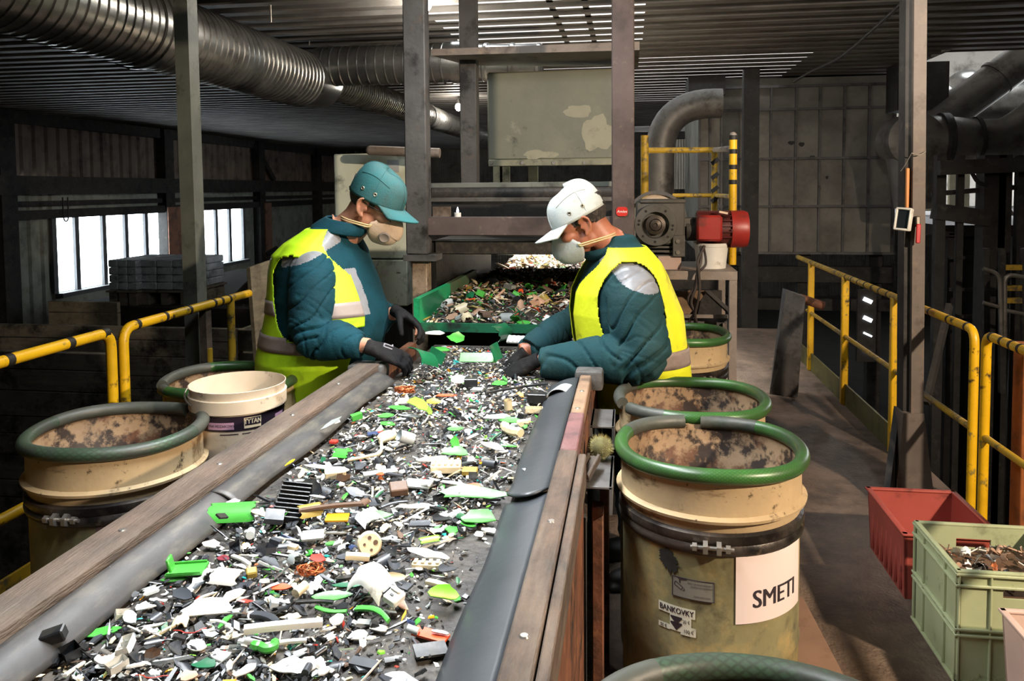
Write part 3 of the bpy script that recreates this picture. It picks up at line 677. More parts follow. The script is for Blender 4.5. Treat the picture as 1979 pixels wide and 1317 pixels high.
# boards behind the left worker
A = [P(483, 517, 4.25), P(560, 490, 4.55), P(560, 720, 4.45), P(509, 740, 4.2)]
mb = MB(); n = (A[1]-A[0]).cross(A[3]-A[0]).normalized()*.03
A[3] = V((A[3].x, A[3].y, 0.)); A[2] = V((A[2].x, A[2].y, 0.))
mb.add(A+[p+n for p in A], [(0, 1, 2, 3), (7, 6, 5, 4), (0, 4, 5, 1), (1, 5, 6, 2), (2, 6, 7, 3), (3, 7, 4, 0)])
tag(mb.build('wooden_board', beam_wood, None, smooth=0), 'grey wooden board standing upright behind the left worker', 'board')
t = thing('wooden_crate', 'grey slatted wooden box behind the left worker', 'crate', (P(480, 640, 4.9).x, 4.9, 0))
a, b = P(458, 638, 4.9), P(500, 700, 4.9)
for k in range(4): MB().bx(a.x, b.x+.1, 4.9, 4.92, .08+k*.16, .08+k*.16+.145, .003).build('slat', beam_wood, t)
MB().bx(a.x, a.x+.03, 4.92, 5.3, 0, a.z).build('side_panel', beam_wood, t); MB().bx(b.x+.07, b.x+.1, 4.92, 5.3, 0, a.z).build('side_panel', beam_wood, t)

# right railing
XR, ZR = 1.6, .97
def yr(x): return yp(x, XR)
t = thing('guard_railing', 'yellow railing bay farther along the right walkway', 'railing', (XR, yr(1632), 0), 'yellow right railings')
MB().tube([(XR, yr(1540), ZR), (XR, yr(1746), ZR)], .021, 14).build('top_rail', yellow_dim, t)
MB().tube([(XR, yr(1560), .52), (XR, yr(1748), .52)], .016, 12).build('middle_rail', yellow_dim, t)
for x in (1567, 1633, 1730): MB().beam((XR, yr(x), 0), (XR, yr(x), ZR-.0), .05, .05, up=(0, 1, 0), bev=.008).build('post', yellow, t)
mb = MB(); bands(mb, 0, .021, [((XR, yr(1632), ZR), (XR, yr(1740), ZR), k) for k in (.05, .18, .31, .44, .57, .7, .83)], .02); mb.each('hazard_band', tape, t)
MB().bx(XR-.0, XR+.012, yr(1740), yr(1545), 0, .16).build('toe_board', mat('olive kick plate', '#5f5a2a', .6, var=.25, dirt=[('#3a3620', .3, 6)]), t)
t = thing('guard_railing', 'yellow railing bay between the right column and the crates', 'railing', (XR, yr(1885), 0), 'yellow right railings')
MB().tube(rounded([(XR, yr(1758), ZR), (XR, yr(1885), ZR), (XR, yr(1885), 0)], .07), .021, 14).build('top_rail', yellow, t)
MB().tube([(XR, yr(1770), .5), (XR, yr(1885), .5)], .016, 12).build('middle_rail', yellow_dim, t)
mb = MB(); bands(mb, 0, .021, [((XR, yr(1770), ZR), (XR, yr(1885), ZR), k) for k in (.3, .62, .9)], .02); mb.each('hazard_band', tape, t)
t = thing('guard_railing', 'nearest yellow railing bay at the right edge beside the crates', 'railing', (XR, yr(1907), 0), 'yellow right railings')
MB().tube(rounded([(XR, yr(1908), 0), (XR, yr(1908), ZR), (XR, 1.6, ZR)], .06), .021, 14).build('top_rail', yellow, t)
MB().tube([(XR, yr(1908), .5), (XR, 1.6, .5)], .016, 12).build('middle_rail', yellow_dim, t)
mb = MB(); bands(mb, 0, .021, [((XR, yr(1907), ZR), (XR, yr(1979), ZR), k) for k in (.2, .5, .75, .97)], .02); mb.each('hazard_band', tape, t)
# right column with lamp, valve, conduit
YC = 4.35
t = thing('steel_column', 'tall tan steel column with a flared foot on the right walkway', 'column', (P(1770, 900, YC).x, YC, 0))
mb = MB(); top = P(1772, -80, YC); bot = P(1768, 800, YC)
mb.beam(V((bot.x, YC, 0)), V((top.x, YC, ZC+.05)), .062, .1, up=(0, 1, 0)); mb.build('shaft', mat('taupe steel', '#635a53', .6, .1, var=.2, scale=5, dirt=[('#453c35', .25, 6), ('#74665a', .2, 9)]), t, smooth=0)
mb = MB(); mb.beam(V((bot.x-.046, YC+.03, 0)), V((top.x-.046, YC+.03, ZC+.05)), .03, .1, up=(0, 1, 0)); mb.build('web', grime, t, smooth=0)  # left face of the column, its shade put into a darker material
a, b, c, d = P(1746, 800, YC-.06), P(1786, 800, YC-.06), P(1806, 948, YC-.06), P(1712, 948, YC-.06)
mb = MB(); pl = [a, b, V((c.x, c.y, 0)), V((d.x+.05, d.y, 0))]; mb.add(pl+[p+V((0, .14, 0)) for p in pl], [(0, 1, 2, 3), (7, 6, 5, 4), (0, 4, 5, 1), (1, 5, 6, 2), (2, 6, 7, 3), (3, 7, 4, 0)]); mb.build('foot_gusset', bpy.data.materials['taupe steel'], t, smooth=0)
mb = MB(); mb.beam(P(1738, 800, YC+.15), (P(1690, 915, YC+.15).x, YC-.1, .02), .2, .03, up=(1, 0, .6)); 
tag(mb.build('leaning_plate', black, None, smooth=0), 'black plate leaning against the foot of the tan column', 'plate')
mb = MB(); mb.beam((P(1751, 690, YC+.1).x, YC+.14, 0.75), (P(1751, 580, YC+.1).x, YC+.14, 1.3), .05, .06, up=(0, 1, 0)); mb.beam(P(1790, 780, YC+.4), P(1835, 590, YC+.7), .03, .05); 
tag(mb.build('leaning_bar', grime, None, smooth=0), 'dark bars leaning behind the tan column', 'bar')
tl = thing('work_lamp', 'small unlit floodlight with white frame on the tan column', 'lamp', P(1746, 424, YC-.05))
c = P(1746, 424, YC-.08); R = Euler((math.radians(-8), math.radians(4), math.radians(-38))).to_matrix()
mb = MB(); 
for s in (-1, 1): mb.box(c+R @ V((s*.034, 0, 0)), (.01, .035, .115), R, .003); mb.box(c+R @ V((0, 0, s*.054)), (.075, .035, .011), R, .003)
mb.build('frame', white_p, tl); MB().box(c+R @ V((0, .004, 0)), (.064, .02, .104), R).build('glass', mat('dark lamp glass', '#1d2428', .15, var=.1), tl); MB().box(c+R @ V((.0, .035, 0)), (.06, .03, .09), R, .01).build('housing', grime, tl); MB().beam(c+R @ V((0, .05, 0)), V((bot.x-.03, YC-.03, c.z)), .02, .02).build('bracket', steel_dark, tl)
q = P(1772, 440, YC-.06); tv = thing('ball_valve', 'ball valve with red lever on the tan column', 'valve', q)
MB().box(q+V((0, -.005, .035)), (.022, .03, .05), None, .005).build('valve_body', bright_steel, tv)
MB().beam(q+V((0, -.025, .02)), q+V((-.004, -.028, -.08)), .022, .012, up=(0, -1, 0), bev=.004).build('lever', mat('red dipped lever', '#b3242b', .4, var=.1), tv)
a, b = P(1754, 325, YC-.03), P(1754, 402, YC-.03)
tag(MB().beam((a.x, a.y, a.z), (a.x, a.y, b.z), .016, .02, up=(0, 1, 0), bev=.003).build('conduit_strip', mat('orange strip', '#c98442', .5, var=.1), None), 'short orange strip fixed to the left side of the tan column', 'strip')
mb = MB(); mb.tube([P(1762, 296, YC-.08), P(1775, 300, YC-.07), P(1789, 293, YC-.06)], .003, 6, smooth_n=3); mb.tube([P(1762, 296, YC-.08), P(1750, 318, YC-.1), P(1741, 331, YC-.1)], .002, 6, smooth_n=3)
tag(mb.build('tie_wire', bright_steel, None), 'thin wire tied around the tan column', 'wire')
# rusty post at the far right edge
q = P(1990, 800, 3.75)
tag(MB().bx(q.x-.03, q.x+.1, 3.75, 3.85, -.3, .93, .004).build('rusty_post', mat('orange rust', '#8a4d1f', .8, var=.3, dirt=[('#55301a', .35, 5)]), None), 'rusty orange post behind the nearest right railing', 'post')
# channel plate leaning on the far railing
t = thing('leaning_channel', 'long grey steel channel leaning against the far end of the right railing', 'channel', PZ(1530, 765, 0))
a = PZ(1488, 762, 0)+V((0, 0, .0)); b = PZ(1541, 768, 0); top = P(1556, 575, 6.2); tl_ = P(1520, 562, 6.3)
mb = MB(); Wd = (b-a); fl = (top-b)
mb.add([a, b, top, tl_, a+V((.03, .16, 0)), b+V((.0, .16, 0)), top+V((0, .14, 0)), tl_+V((.0, .14, 0))], [(0, 1, 2, 3), (0, 4, 7, 3), (1, 5, 6, 2), (3, 2, 6, 7)]); mb.build('web', steel_dark, t, smooth=0, solid=.008)
q = P(1570, 585, 6.5); MB().tube([P(1545, 576, 6.4), P(1592, 592, 6.4)], .035, 14).build('pipe_end', steel_rust, t)

# ================================================================== SORTING CONVEYOR
cv = thing('sorting_conveyor', 'wide black sorting belt with rubber skirts and timber side rails', 'conveyor', (-.58, 2, 0))
ZB = .92
x0, x1, xl0, xl1, xr0, xr1, zt = -.877, -.28, -1.03, -.94, -.178, -.13, .99
Y0, Y1 = .35, 2.82
MB().bx(x0-.03, x1+.03, Y0, 3.52, ZB-.012, ZB, m=0).build('belt', belt_m, cv, smooth=0)
MB().tube([(x0, 3.52, ZB-.062), (x1, 3.52, ZB-.062)], .06, 24).build('end_roller', grime, cv)
mb = MB(); mb.box(((xl0+xl1)/2, (Y0+Y1)/2, .965), (xl1-xl0, Y1-Y0, .05), None, .008, seg=2); mb.build('side_rail', wood, cv, label='brown timber left rail')
mb = MB(); mb.box(((xl0+xl1)/2-.01, Y1+.02, .955), (.14, .1, .06), None, .012, seg=2); mb.build('rail_end', steel_dark, cv)
YR = (.35, 1.93, 2.26, 2.72)
for i, m in enumerate((wood, wood_red, mat('worn brown timber', '#806650', .75, var=.3, scale=6, dirt=[('#4d3d30', .3, 6)], bump=.2))):
    w = .0 if i == 0 else -.004*i
    MB().box(((xr0+xr1)/2, (YR[i]+YR[i+1])/2, .965), (xr1-xr0+w, YR[i+1]-YR[i]-.004, .05), None, .004).build('side_rail', m, cv, label=('brown timber right rail, nearest length', 'burgundy painted right rail length', 'brown right rail length by the workers')[i])
MB().bx(xr1+.003, xr1+.022, .35, 1.92, .9, .984, .003).build('edge_strip', wood, cv)
mb = MB(); mb.box(((xr0+xr1)/2+.01, 2.77, .965), (.1, .09, .07), None, .012, seg=2); mb.build('rail_end', steel_dark, cv)
mb = MB()
for y in (1.35, 1.72, 2.13, 2.5): mb.lathe([(0, .9925), (.006, .9925), (.008, .99)], ((xl0+xl1)/2+.02*((y*10) % 2-1)*.5, y, 0), 12)
for y in (1.1, 1.5, 2.3, 2.5): mb.lathe([(0, .9925), (.006, .9925), (.008, .99)], ((xr0+xr1)/2, y, 0), 12)
for y in (1.25, 1.55, 1.9, 2.2, 2.6):
    p = V((xl1+.003, y, .962)); mb.tube([p, p+V((.004, 0, 0))], .008, 12); mb.tube([p+V((.004, 0, 0)), p+V((.006, 0, 0))], .004, 10)
mb.each('screw', bright_steel, cv)
# rubber skirts, gently wavy edges
def skirt(xa, za, xb, zb, ya, yb, wob, seed, name, m, lift=0, roundend=0, flip=0):
    nu, nv = 60, 8; mb = MB()
    def f(u, v):
        y = ya+(yb-ya)*u
        if roundend: y = y - 0 if u > .12 else y+roundend*(abs(v-.45)*2)**2*(1-u/.12)
        w = wob*noise.noise(V((y*3.1, seed, 0)))*v
        x = xa+(xb-xa)*v+w; z = za+(zb-za)*v+.008*math.sin(PI*v)+lift*max(0, 1-u/.2)**2*(.3+v)
        return V((x, y, z))
    mb.grid(f, nu, nv); o = mb.build(name, m, cv, solid=.005, fix=False); return o
skirt(xl1+.002, .968, x0, ZB+.008, Y0, 1.62, .012, 3, 'left_skirt', rubber)
skirt(xl1+.002, .968, x0+.004, ZB+.014, 1.6, 2.76, .014, 7, 'left_skirt', rubber, .006)
skirt(xr0-.002, .968, x1, ZB+.008, Y0, 1.7, .008, 5, 'right_skirt', rubber_blue)
skirt(xr0-.002, .975, x1-.004, ZB+.016, 1.66, 2.74, .01, 9, 'right_skirt', rubber_blue, .012, .05)
# frame below
for x in (xl0+.02, xr1-.02):
    MB().bx(x-.02, x+.02, Y0, 3.5, .74, .935, .003).build('side_beam', steel_rust, cv)
    for y in (.8, 2.1, 3.3): MB().bx(x-.03, x+.03, y-.03, y+.03, 0, .74).build('leg', steel_dark, cv)
MB().bx(xr1-.01, xr1+.01, .35, 2.0, .3, .9, .003).build('side_plate', steel_rust, cv)
mb = MB(); mb.bx(-.16, -.06, 1.2, 1.36, .35, .6, .003); mb.bx(-.061, -.055, 1.25, 1.3, .5, .54); mb.build('foot_bracket', steel_dark, cv)
def channel(y, w, x0, x1, z, nm='arm_bracket', m=steel_dark):
    mb = MB(); mb.bx(x0, x1, y-w/2, y+w/2, z-.008, z, .002); mb.bx(x0, x0+.008, y-w/2, y+w/2, z-.075, z); mb.bx(x1-.008, x1, y-w/2, y+w/2, z-.075, z); mb.build(nm, m, cv)
channel(2.12, .24, -.13, -.045, .87); channel(2.62, .2, -.13, -.05, .87)
channel(2.5, .2, -1.34, -1.0, .715)
for y in (2.03, 2.58): MB().bx(-.1, -.07, y, y+.05, .0, .8, .003).build('strut', steel_rust, cv)
mb = MB(); mb.tube([(x0+.0, 1.1, .83), (x1, 1.1, .83)], .04, 16); mb.tube([(x0, 2.2, .83), (x1, 2.2, .83)], .04, 16); mb.each('idler_roller', grime, cv)
# feed conveyor tray beyond
fc = thing('feed_conveyor', 'green edged feed conveyor spilling scrap onto the sorting belt', 'conveyor', (-.65, 5, 0))
ZF, YL0 = 1.0, 3.62
lipl = P(812, 630, YL0).x
MB().bx(-1.02, -.05, YL0, 7.8, ZF-.03, ZF).build('belt', belt_m, fc, smooth=0)
MB().bx(-1.02, -.05, YL0-.012, YL0, ZF-.035, ZF+.008).build('lip', mat('green lip', '#1f6b4a', .5, var=.3, dirt=[('#2b2b28', .35, 9)]), fc)
gp = mat('bright green side board', '#229a62', .4, var=.1, dirt=[('#14573a', .12, 6)])
a = P(812, 585, YL0); b = P(890, 549, 4.9)
mb = MB(); q = [V((-1.0, YL0-.02, ZF-.02)), V((-1.0, 4.25, ZF-.02)), V((-1.0, 4.25, ZF+.118)), V((-1.0, YL0-.02, ZF+.125))]
mb.add(q+[p-V((.03, 0, 0)) for p in q], [(0, 1, 2, 3), (7, 6, 5, 4), (0, 4, 5, 1), (1, 5, 6, 2), (2, 6, 7, 3), (3, 7, 4, 0)]); mb.build('side_board', gp, fc, smooth=0)
MB().bx(-1.03, -1.0, 4.25, 5.0, ZF-.02, ZF+.12).build('side_board_end', mat('dull green board', '#4d6a4c', .6, var=.2, dirt=[('#6b5f48', .3, 6)]), fc, smooth=0)
MB().bx(-.06, -.03, YL0, 4.4, ZF-.02, ZF+.1).build('side_board', gp, fc, smooth=0)
mb = MB()
for x in (-1.0, -.08):
    for y in (3.9, 5.2, 7.5): mb.bx(x-.03, x+.03, y-.03, y+.03, 0, ZF-.03)
mb.build('frame', black, fc)
MB().bx(-1.0, -.08, 3.75, 3.8, .3, ZF-.04).build('front_plate', black, fc)

# ================================================================== DRUMS
def hose(c, z, r, rt, a0, a1, name, m, par, tip=1):
    pts = []; n = 90
    for i in range(n+1):
        a = a0+(a1-a0)*i/n; pts.append((c[0]+r*math.cos(a), c[1]+r*math.sin(a), z+.004*math.sin(a*3)))
    rr = [rt]*(n+1)
    return MB().tube(pts, rr, 16).build(name, m, par)
DK = .965
def dk(pr): return [(r*DK, h) for r, h in pr]
def make_drum(label, loc, bolt_a=-70, gap_a=95, gap=14, hose_m=None, grey_ends=(.22, .2), tip_out=0):
    d = thing('sorting_drum', label, 'drum', (0, 0, 0), 'hose rimmed drums')
    MB().lathe(dk([(0, .005), (.25, .005), (.257, .02), (.257, .38), (.2605, .39), (.257, .40), (.257, .69), (.26, .7)]), seg=64).build('body', olive, d)
    MB().lathe(dk([(.258, .75), (.262, .775), (.275, .782), (.277, .79), (.262, .797), (.26, .885), (.262, .89)]), seg=64).build('collar', cream, d)
    MB().lathe(dk([(.258, .69), (.268, .7), (.27, .712), (.264, .722), (.27, .732), (.268, .748), (.258, .755)]), seg=64).build('clamp_band', band, d)
    MB().lathe(dk([(.256, .889), (.252, .8), (.244, .79), (.246, .6), (.246, .3), (.23, .16), (0, .14)]), seg=64).build('lining', drum_in, d)
    a = math.radians(bolt_a); c = V(((.279*DK)*math.cos(a), (.279*DK)*math.sin(a), .722)); tg = V((-math.sin(a), math.cos(a), 0))
    mb = MB(); mb.tube([c-tg*.055, c+tg*.055], .0055, 10)
    for s in (-.044, -.017, .017, .04): mb.tube([c+tg*(s-.006), c+tg*(s+.006)], .0115 if abs(s) > .02 else .019, 6)
    mb.build('clamp_bolt', bright_steel, d)
    g0 = math.radians(gap_a+gap/2); g1 = math.radians(gap_a-gap/2)+2*PI
    e0, e1 = grey_ends; L = g1-g0
    hg = hose((0, 0), .9, .262*DK, .0205, g0+L*e0*.98, g1-L*e1*.98, 'rim_hose', hose_m or hose_green, d)
    if e0: hose((0, 0), .9, .262*DK, .021, g0, g0+L*e0, 'hose_end', hose_grey, d)
    if e1: hose((0, 0), .9, .262*DK, .021, g1-L*e1, g1, 'hose_end', hose_grey, d)
    d.location = loc; return d
dark_hose = mat('grimy dark green hose', '#35503a', .45, var=.3, scale=6, dirt=[('#3a3a36', .5, 5)], edge=.13, uvhose=(26, 5, '#20301f'))
d_sm = make_drum('hose rimmed drum carrying the white SMETI paper', (.228, 2.27, 0), -94, 97, 12, None, (.16, .12))
make_drum('green rimmed drum directly behind the paper labelled drum', (.215, 2.785, 0), -75, 205, 14, None, (.1, .16))
make_drum('small looking drum behind the right worker under the motor shelf', (.235, 4.02, 0), -60, 120, 10, None, (.1, .1))
make_drum('nearest drum at the bottom edge, only its rim in view', (.175, .965, 0), -60, 250, 10, dark_hose, (.12, .35))
d_l = make_drum('dark rimmed drum at the left beside the tall brown rail', (-1.605, 2.205, 0), -88, 62, 9, dark_hose, (.3, .16))
d_b = make_drum('green rimmed drum behind the white bucket, partly hidden', (-1.575, 2.86, 0), -70, 215, 16, None, (.04, .2))
# papers and stickers on the paper labelled drum: bent round its body
def bend(mb_vs, a0, z0, R, c):
    out = []
    for x, y, z in mb_vs:
        a = a0+x/R; out.append(V((c[0]+(R+z)*math.cos(a), c[1]+(R+z)*math.sin(a), z0+y)))
    return out
SC_C = (.228, 2.27)
def ang_of(px):   # angle on the drum facing a pixel column
    best = None
    for k in range(-120, 10):
        a = math.radians(k); p = (SC_C[0]+.249*math.cos(a), SC_C[1]+.249*math.sin(a), .6); e = abs(proj(p)[0]-px)
        if best is None or e < best[0]: best = (e, a)
    return best[1]
def z_of(px, py):
    a = ang_of(px); return PX(px, py, 0.0001).z if False else (lambda Y: P(px, py, Y).z)(SC_C[1]+.249*math.sin(a))
def sheet(w, h, n, z, notch=None):
    vs, fs = [], []
    for i in range(n+1):
        for y in (-h/2, h/2): vs.append((-w/2+w*i/n, y, z))
    for i in range(n): fs.append((2*i, 2*i+2, 2*i+3, 2*i+1))
    return vs, fs
RB = .257*DK
aL, aR = ang_of(1420), ang_of(1535); zT, zBm = z_of(1420, 1075), z_of(1420, 1207)
aC, w, h = (aL+aR)/2+.06, (aR-aL+.12)*RB, zT-zBm; zc = (zT+zBm)/2
t = thing('paper_sheet', 'white paper sheet lettered SMETI taped on the drum', 'paper', (SC_C[0]+RB*math.cos(aC), SC_C[1]+RB*math.sin(aC), zc-h/2))
vs, fs = sheet(w, h, 20, .003); MB().add(bend(vs, aC, zc, RB, SC_C), fs).build('sheet', mat('pinkish white paper', '#e0cfca', .35, var=.04, scale=4), t, fix=False)
vs, fs = text_mesh('SMETI', .067, 0, sx=.92); 
mb = MB()
for k in (-1, 0, 1): mb.add(bend([(x+.004+k*.0011, y-.03, .0042+k*.0001) for x, y, z in vs], aC, zc, RB, SC_C), fs)
mb.build('lettering', ink, t, smooth=0, fix=False)
aC = ang_of(1308); zc = z_of(1308, 1198)
t = thing('sticker', 'torn white BANKOVKY sticker with black arrows on the drum', 'sticker', (SC_C[0]+RB*math.cos(aC), SC_C[1]+RB*math.sin(aC), zc-.03))
mb = MB()
for (x0, x1, y0, y1) in ((-.052, .05, .012, .038), (-.018, .018, -.03, .012), (-.052, -.018, -.032, -.018), (.012, .052, -.036, -.012), (.012, .04, -.012, .012)):
    vs, fs = sheet(x1-x0, y1-y0, 6, .003); mb.add(bend([(x+(x0+x1)/2, y+(y0+y1)/2, z) for x, y, z in vs], aC, zc, RB, SC_C), fs)
mb.build('sheet', mat('off white sticker', '#cfcbb6', .5, var=.08, dirt=[('#8a8468', .12, 20)]), t, fix=False)
mb = MB()
for s, sz, dx, dy, b in (('BANKOVKY', .0215, -.001, .025, .0), ('20 €', .012, .027, .001, .0), ('50 €', .0125, -.036, -.0255, .0), ('100 €', .0135, .033, -.0245, .0)):
    vs, fs = text_mesh(s, sz, b, sx=.82)
    for k in (-1, 0, 1): mb.add(bend([(x+dx+k*.0006*(sz > .02), y+dy, .0042+k*.0001) for x, y, z in vs], aC, zc, RB, SC_C), fs)
for y0 in (.01, -.006): mb.add(bend([(x, y, .0043) for x, y in ((-.016, y0), (.016, y0), (.016, y0-.004), (0, y0-.021), (-.016, y0-.004))], aC, zc, RB, SC_C), [(0, 1, 2, 3, 4)])
mb.build('lettering', ink, t, smooth=0, fix=False)
aC = ang_of(1338); zc = z_of(1338, 1140)
t = thing('sticker', 'grey camera notice sticker above the BANKOVKY sticker', 'sticker', (SC_C[0]+RB*math.cos(aC), SC_C[1]+RB*math.sin(aC), zc-.03))
vs, fs = sheet(.112, .056, 10, .003); MB().add(bend(vs, aC, zc, RB, SC_C), fs).build('sheet', mat('grey sticker', '#77746a', .4, var=.1, dirt=[('#57544a', .2, 12)]), t, fix=False)
mb = MB(); Z = .0042
def rect(x0, x1, y0, y1):
    n = max(1, int((x1-x0)/.01)); vs, fs = sheet(x1-x0, y1-y0, n, Z); mb.add(bend([(x+(x0+x1)/2, y+(y0+y1)/2, z) for x, y, z in vs], aC, zc, RB, SC_C), fs)
for r in ((-.055, .055, .0255, .0275), (-.055, .055, -.0275, -.0255), (-.055, -.053, -.027, .027), (.053, .055, -.027, .027)): rect(*r)
def quad(*pts): mb.add(bend([(x, y, Z) for x, y in pts], aC, zc, RB, SC_C), [tuple(range(len(pts)))])
def line(x0, y0, x1, y1, w=.0017):
    d = V((x1-x0, y1-y0)).normalized(); n = V((-d.y, d.x))*w/2; quad((x0-n.x, y0-n.y), (x1-n.x, y1-n.y), (x1+n.x, y1+n.y), (x0+n.x, y0+n.y))
quad((-.045, .0265), (-.012, .0265), (-.018, .0225), (-.03, .021), (-.036, .0225)); line(-.034, .022, -.034, .012, .003)
for s in ((-.046, .014, -.026, .002), (-.026, .002, -.03, -.006), (-.03, -.006, -.049, .005), (-.049, .005, -.046, .014), (-.024, .001, -.021, -.004), (-.021, -.004, -.026, -.008)): line(*s)
for s, sz, dx, dy in (('PRIESTOR MONITOROVANY', .0062, .018, .016), ('KAMEROVYM SYSTEMOM', .0062, .022, .008), ('ZONA SLEDOVANIA', .0058, .024, -.017)):
    vs, fs = text_mesh(s, sz, 0, sx=.8); mb.add(bend([(x+dx, y+dy, Z) for x, y, z in vs], aC, zc, RB, SC_C), fs)
mb.build('lettering', ink, t, smooth=0, fix=False)
# burn mark: a black blotch on the drum body is its own crust of soot
aC = ang_of(1282); zc = z_of(1282, 1082)
vs = [(0, 0, .0035)]+[((.024+.016*noise.noise(V((k*.9, 2, 1)))+.01*noise.noise(V((k*2.3, 7, 1))))*1.1*math.cos(k*PI/24)-.008*math.sin(k*PI/24), (.03+.018*noise.noise(V((k*.7, 5, 3)))+.01*noise.noise(V((k*2.1, 3, 3))))*math.sin(k*PI/24), .0032) for k in range(48)]
MB().add([p-V((.228, 2.27, 0)) for p in bend(vs, aC, zc, RB, SC_C)], [(0, 1+k, 1+(k+1) % 48) for k in range(48)]).build('soot_crust', mat('soot crust', '#1d1a14', .95, var=.4, scale=40), None, fix=False, loc=(0, 0, 0)).parent = d_sm
# small label plates on the left drum
def lsheet(drum_c, px, py, w, h, m, name, par):
    best = min((abs(proj((drum_c[0]+.249*math.cos(math.radians(k)), drum_c[1]+.249*math.sin(math.radians(k)), .6))[0]-px), k) for k in range(-150, 30)); a = math.radians(best[1])
    z = P(px, py, drum_c[1]+.249*math.sin(a)).z; vs, fs = sheet(w, h, 8, .003)
    o = MB().add([p-V((drum_c[0], drum_c[1], 0)) for p in bend(vs, a, z, RB, drum_c)], fs).build(name, m, None, fix=False, loc=(0, 0, 0)); o.parent = par; return a, z
lsheet((-1.605, 2.205), 82, 1005, .05, .05, mat('scuffed grey label', '#8d8f86', .6, var=.1, dirt=[('#6f7268', .3, 20)]), 'label_patch', d_l)
lsheet((-1.605, 2.205), 215, 1020, .075, .05, mat('dark label plate', '#5a4440', .5, var=.2), 'label_plate', d_l)

# white paint bucket
bp = P(460, 757, 2.5); BC = (bp.x, 2.5); zr = .985; b0 = .716
t = thing('plastic_bucket', 'white TYTAN plaster bucket wedged between the left drums', 'bucket', (BC[0], BC[1], b0))
bk = mat('dirty white bucket plastic', '#cdbda6', .45, var=.12, scale=5, dirt=[('#9b8468', .25, 5), ('#54463a', .08, 18)], edge=.07)
MB().lathe([(0, b0), (.14, b0), (.143, b0+.01), (.154, zr-.075), (.162, zr-.074), (.164, zr-.03), (.157, zr-.028), (.157, zr-.024), (.162, zr), (.159, zr+.001), (.152, zr-.06), (.14, b0+.012), (0, b0+.012)], (BC[0], BC[1], 0), 56).build('shell', bk, t)
mb = MB(); n = 40
def bendz(vs, a0, z0, slope=.0, rbase=.154):
    out = []
    for x, y, z in vs:
        zz = z0+y; R = .143+(.154-.143)*(zz-b0)/(zr-.075-b0); a = a0+x/.152; out.append(V((BC[0]+(R+z)*math.cos(a), BC[1]+(R+z)*math.sin(a), zz)))
    return out
vs, fs = sheet(.8, .05, 60, .0012); mb.add(bendz(vs, math.radians(-80), zr-.105), fs); mb.build('label_band', mat('purple black label', '#241c28', .4, var=.1), t, fix=False)
ap = math.atan2(2.5-.15-0, 0)-PI/2
mb = MB()
def on_bucket(px):
    return min((abs(proj((BC[0]+.153*math.cos(math.radians(k)), BC[1]+.153*math.sin(math.radians(k)), .88))[0]-px), k) for k in range(-170, 20))[1]
aT = math.radians(on_bucket(489)); aM = math.radians(on_bucket(425)); aR_ = math.radians(on_bucket(537))
def lab(w, h, a, dz, zz, m, nm):
    vs, fs = sheet(w, h, 10, zz); return MB().add(bendz(vs, a, zr-.105+dz), fs).build(nm, m, t, fix=False)
pm = mat('mauve label field', '#a58299', .45, var=.08); lab(.088, .024, aM, -.006, .002, pm, 'label_field'); lab(.05, .024, aR_+.04, -.004, .002, pm, 'label_field')
cw = mat('label cream', '#d8c8a8', .45, var=.05); lab(.056, .036, aT, 0, .002, cw, 'logo_frame'); lab(.052, .024, aT, .004, .0026, bpy.data.materials['purple black label'], 'logo_field')
mb = MB(); vs, fs = text_mesh('TYTAN', .0235, .0, sx=.74); [mb.add(bendz([(x+k*.0007, y, .0034+k*.0001) for x, y, z in vs], aT, zr-.101), fs) for k in (-1, 0, 1)]; mb.build('logo_lettering', cw, t, smooth=0, fix=False)
mb = MB(); vs, fs = text_mesh('TYNK MOZAIKOWY', .0125, .0, .1, sx=.8); mb.add(bendz([(x, y, .0028) for x, y, z in vs], aM, zr-.111), fs)
for k, (dx, w) in enumerate(((-.35, .03), (-.2, .045), (.12, .03), (.3, .05))):
    vs, fs = sheet(w, .003, 4, .0012); mb.add(bendz([(x, y, z) for x, y, z in vs], aT-.25+dx, zr-.14), fs)
mb.build('lettering', bpy.data.materials['purple black label'], t, smooth=0, fix=False)
mb = MB(); pts = [(BC[0]+.172*math.cos(math.radians(a)), BC[1]+.172*math.sin(math.radians(a)), zr-.045-.0+(.03*math.sin(PI*(a-150)/(150)))) for a in range(150, 301, 10)]
pts = [(BC[0]+(.166+.012*math.sin(PI*k/12))*math.cos(math.radians(235-k*13)), BC[1]+(.166+.012*math.sin(PI*k/12))*math.sin(math.radians(235-k*13)), zr-.05+.035*math.sin(PI*k/12)) for k in range(13)]
mb.tube(pts, .003, 8, smooth_n=3); mb.build('wire_handle', bright_steel, t)

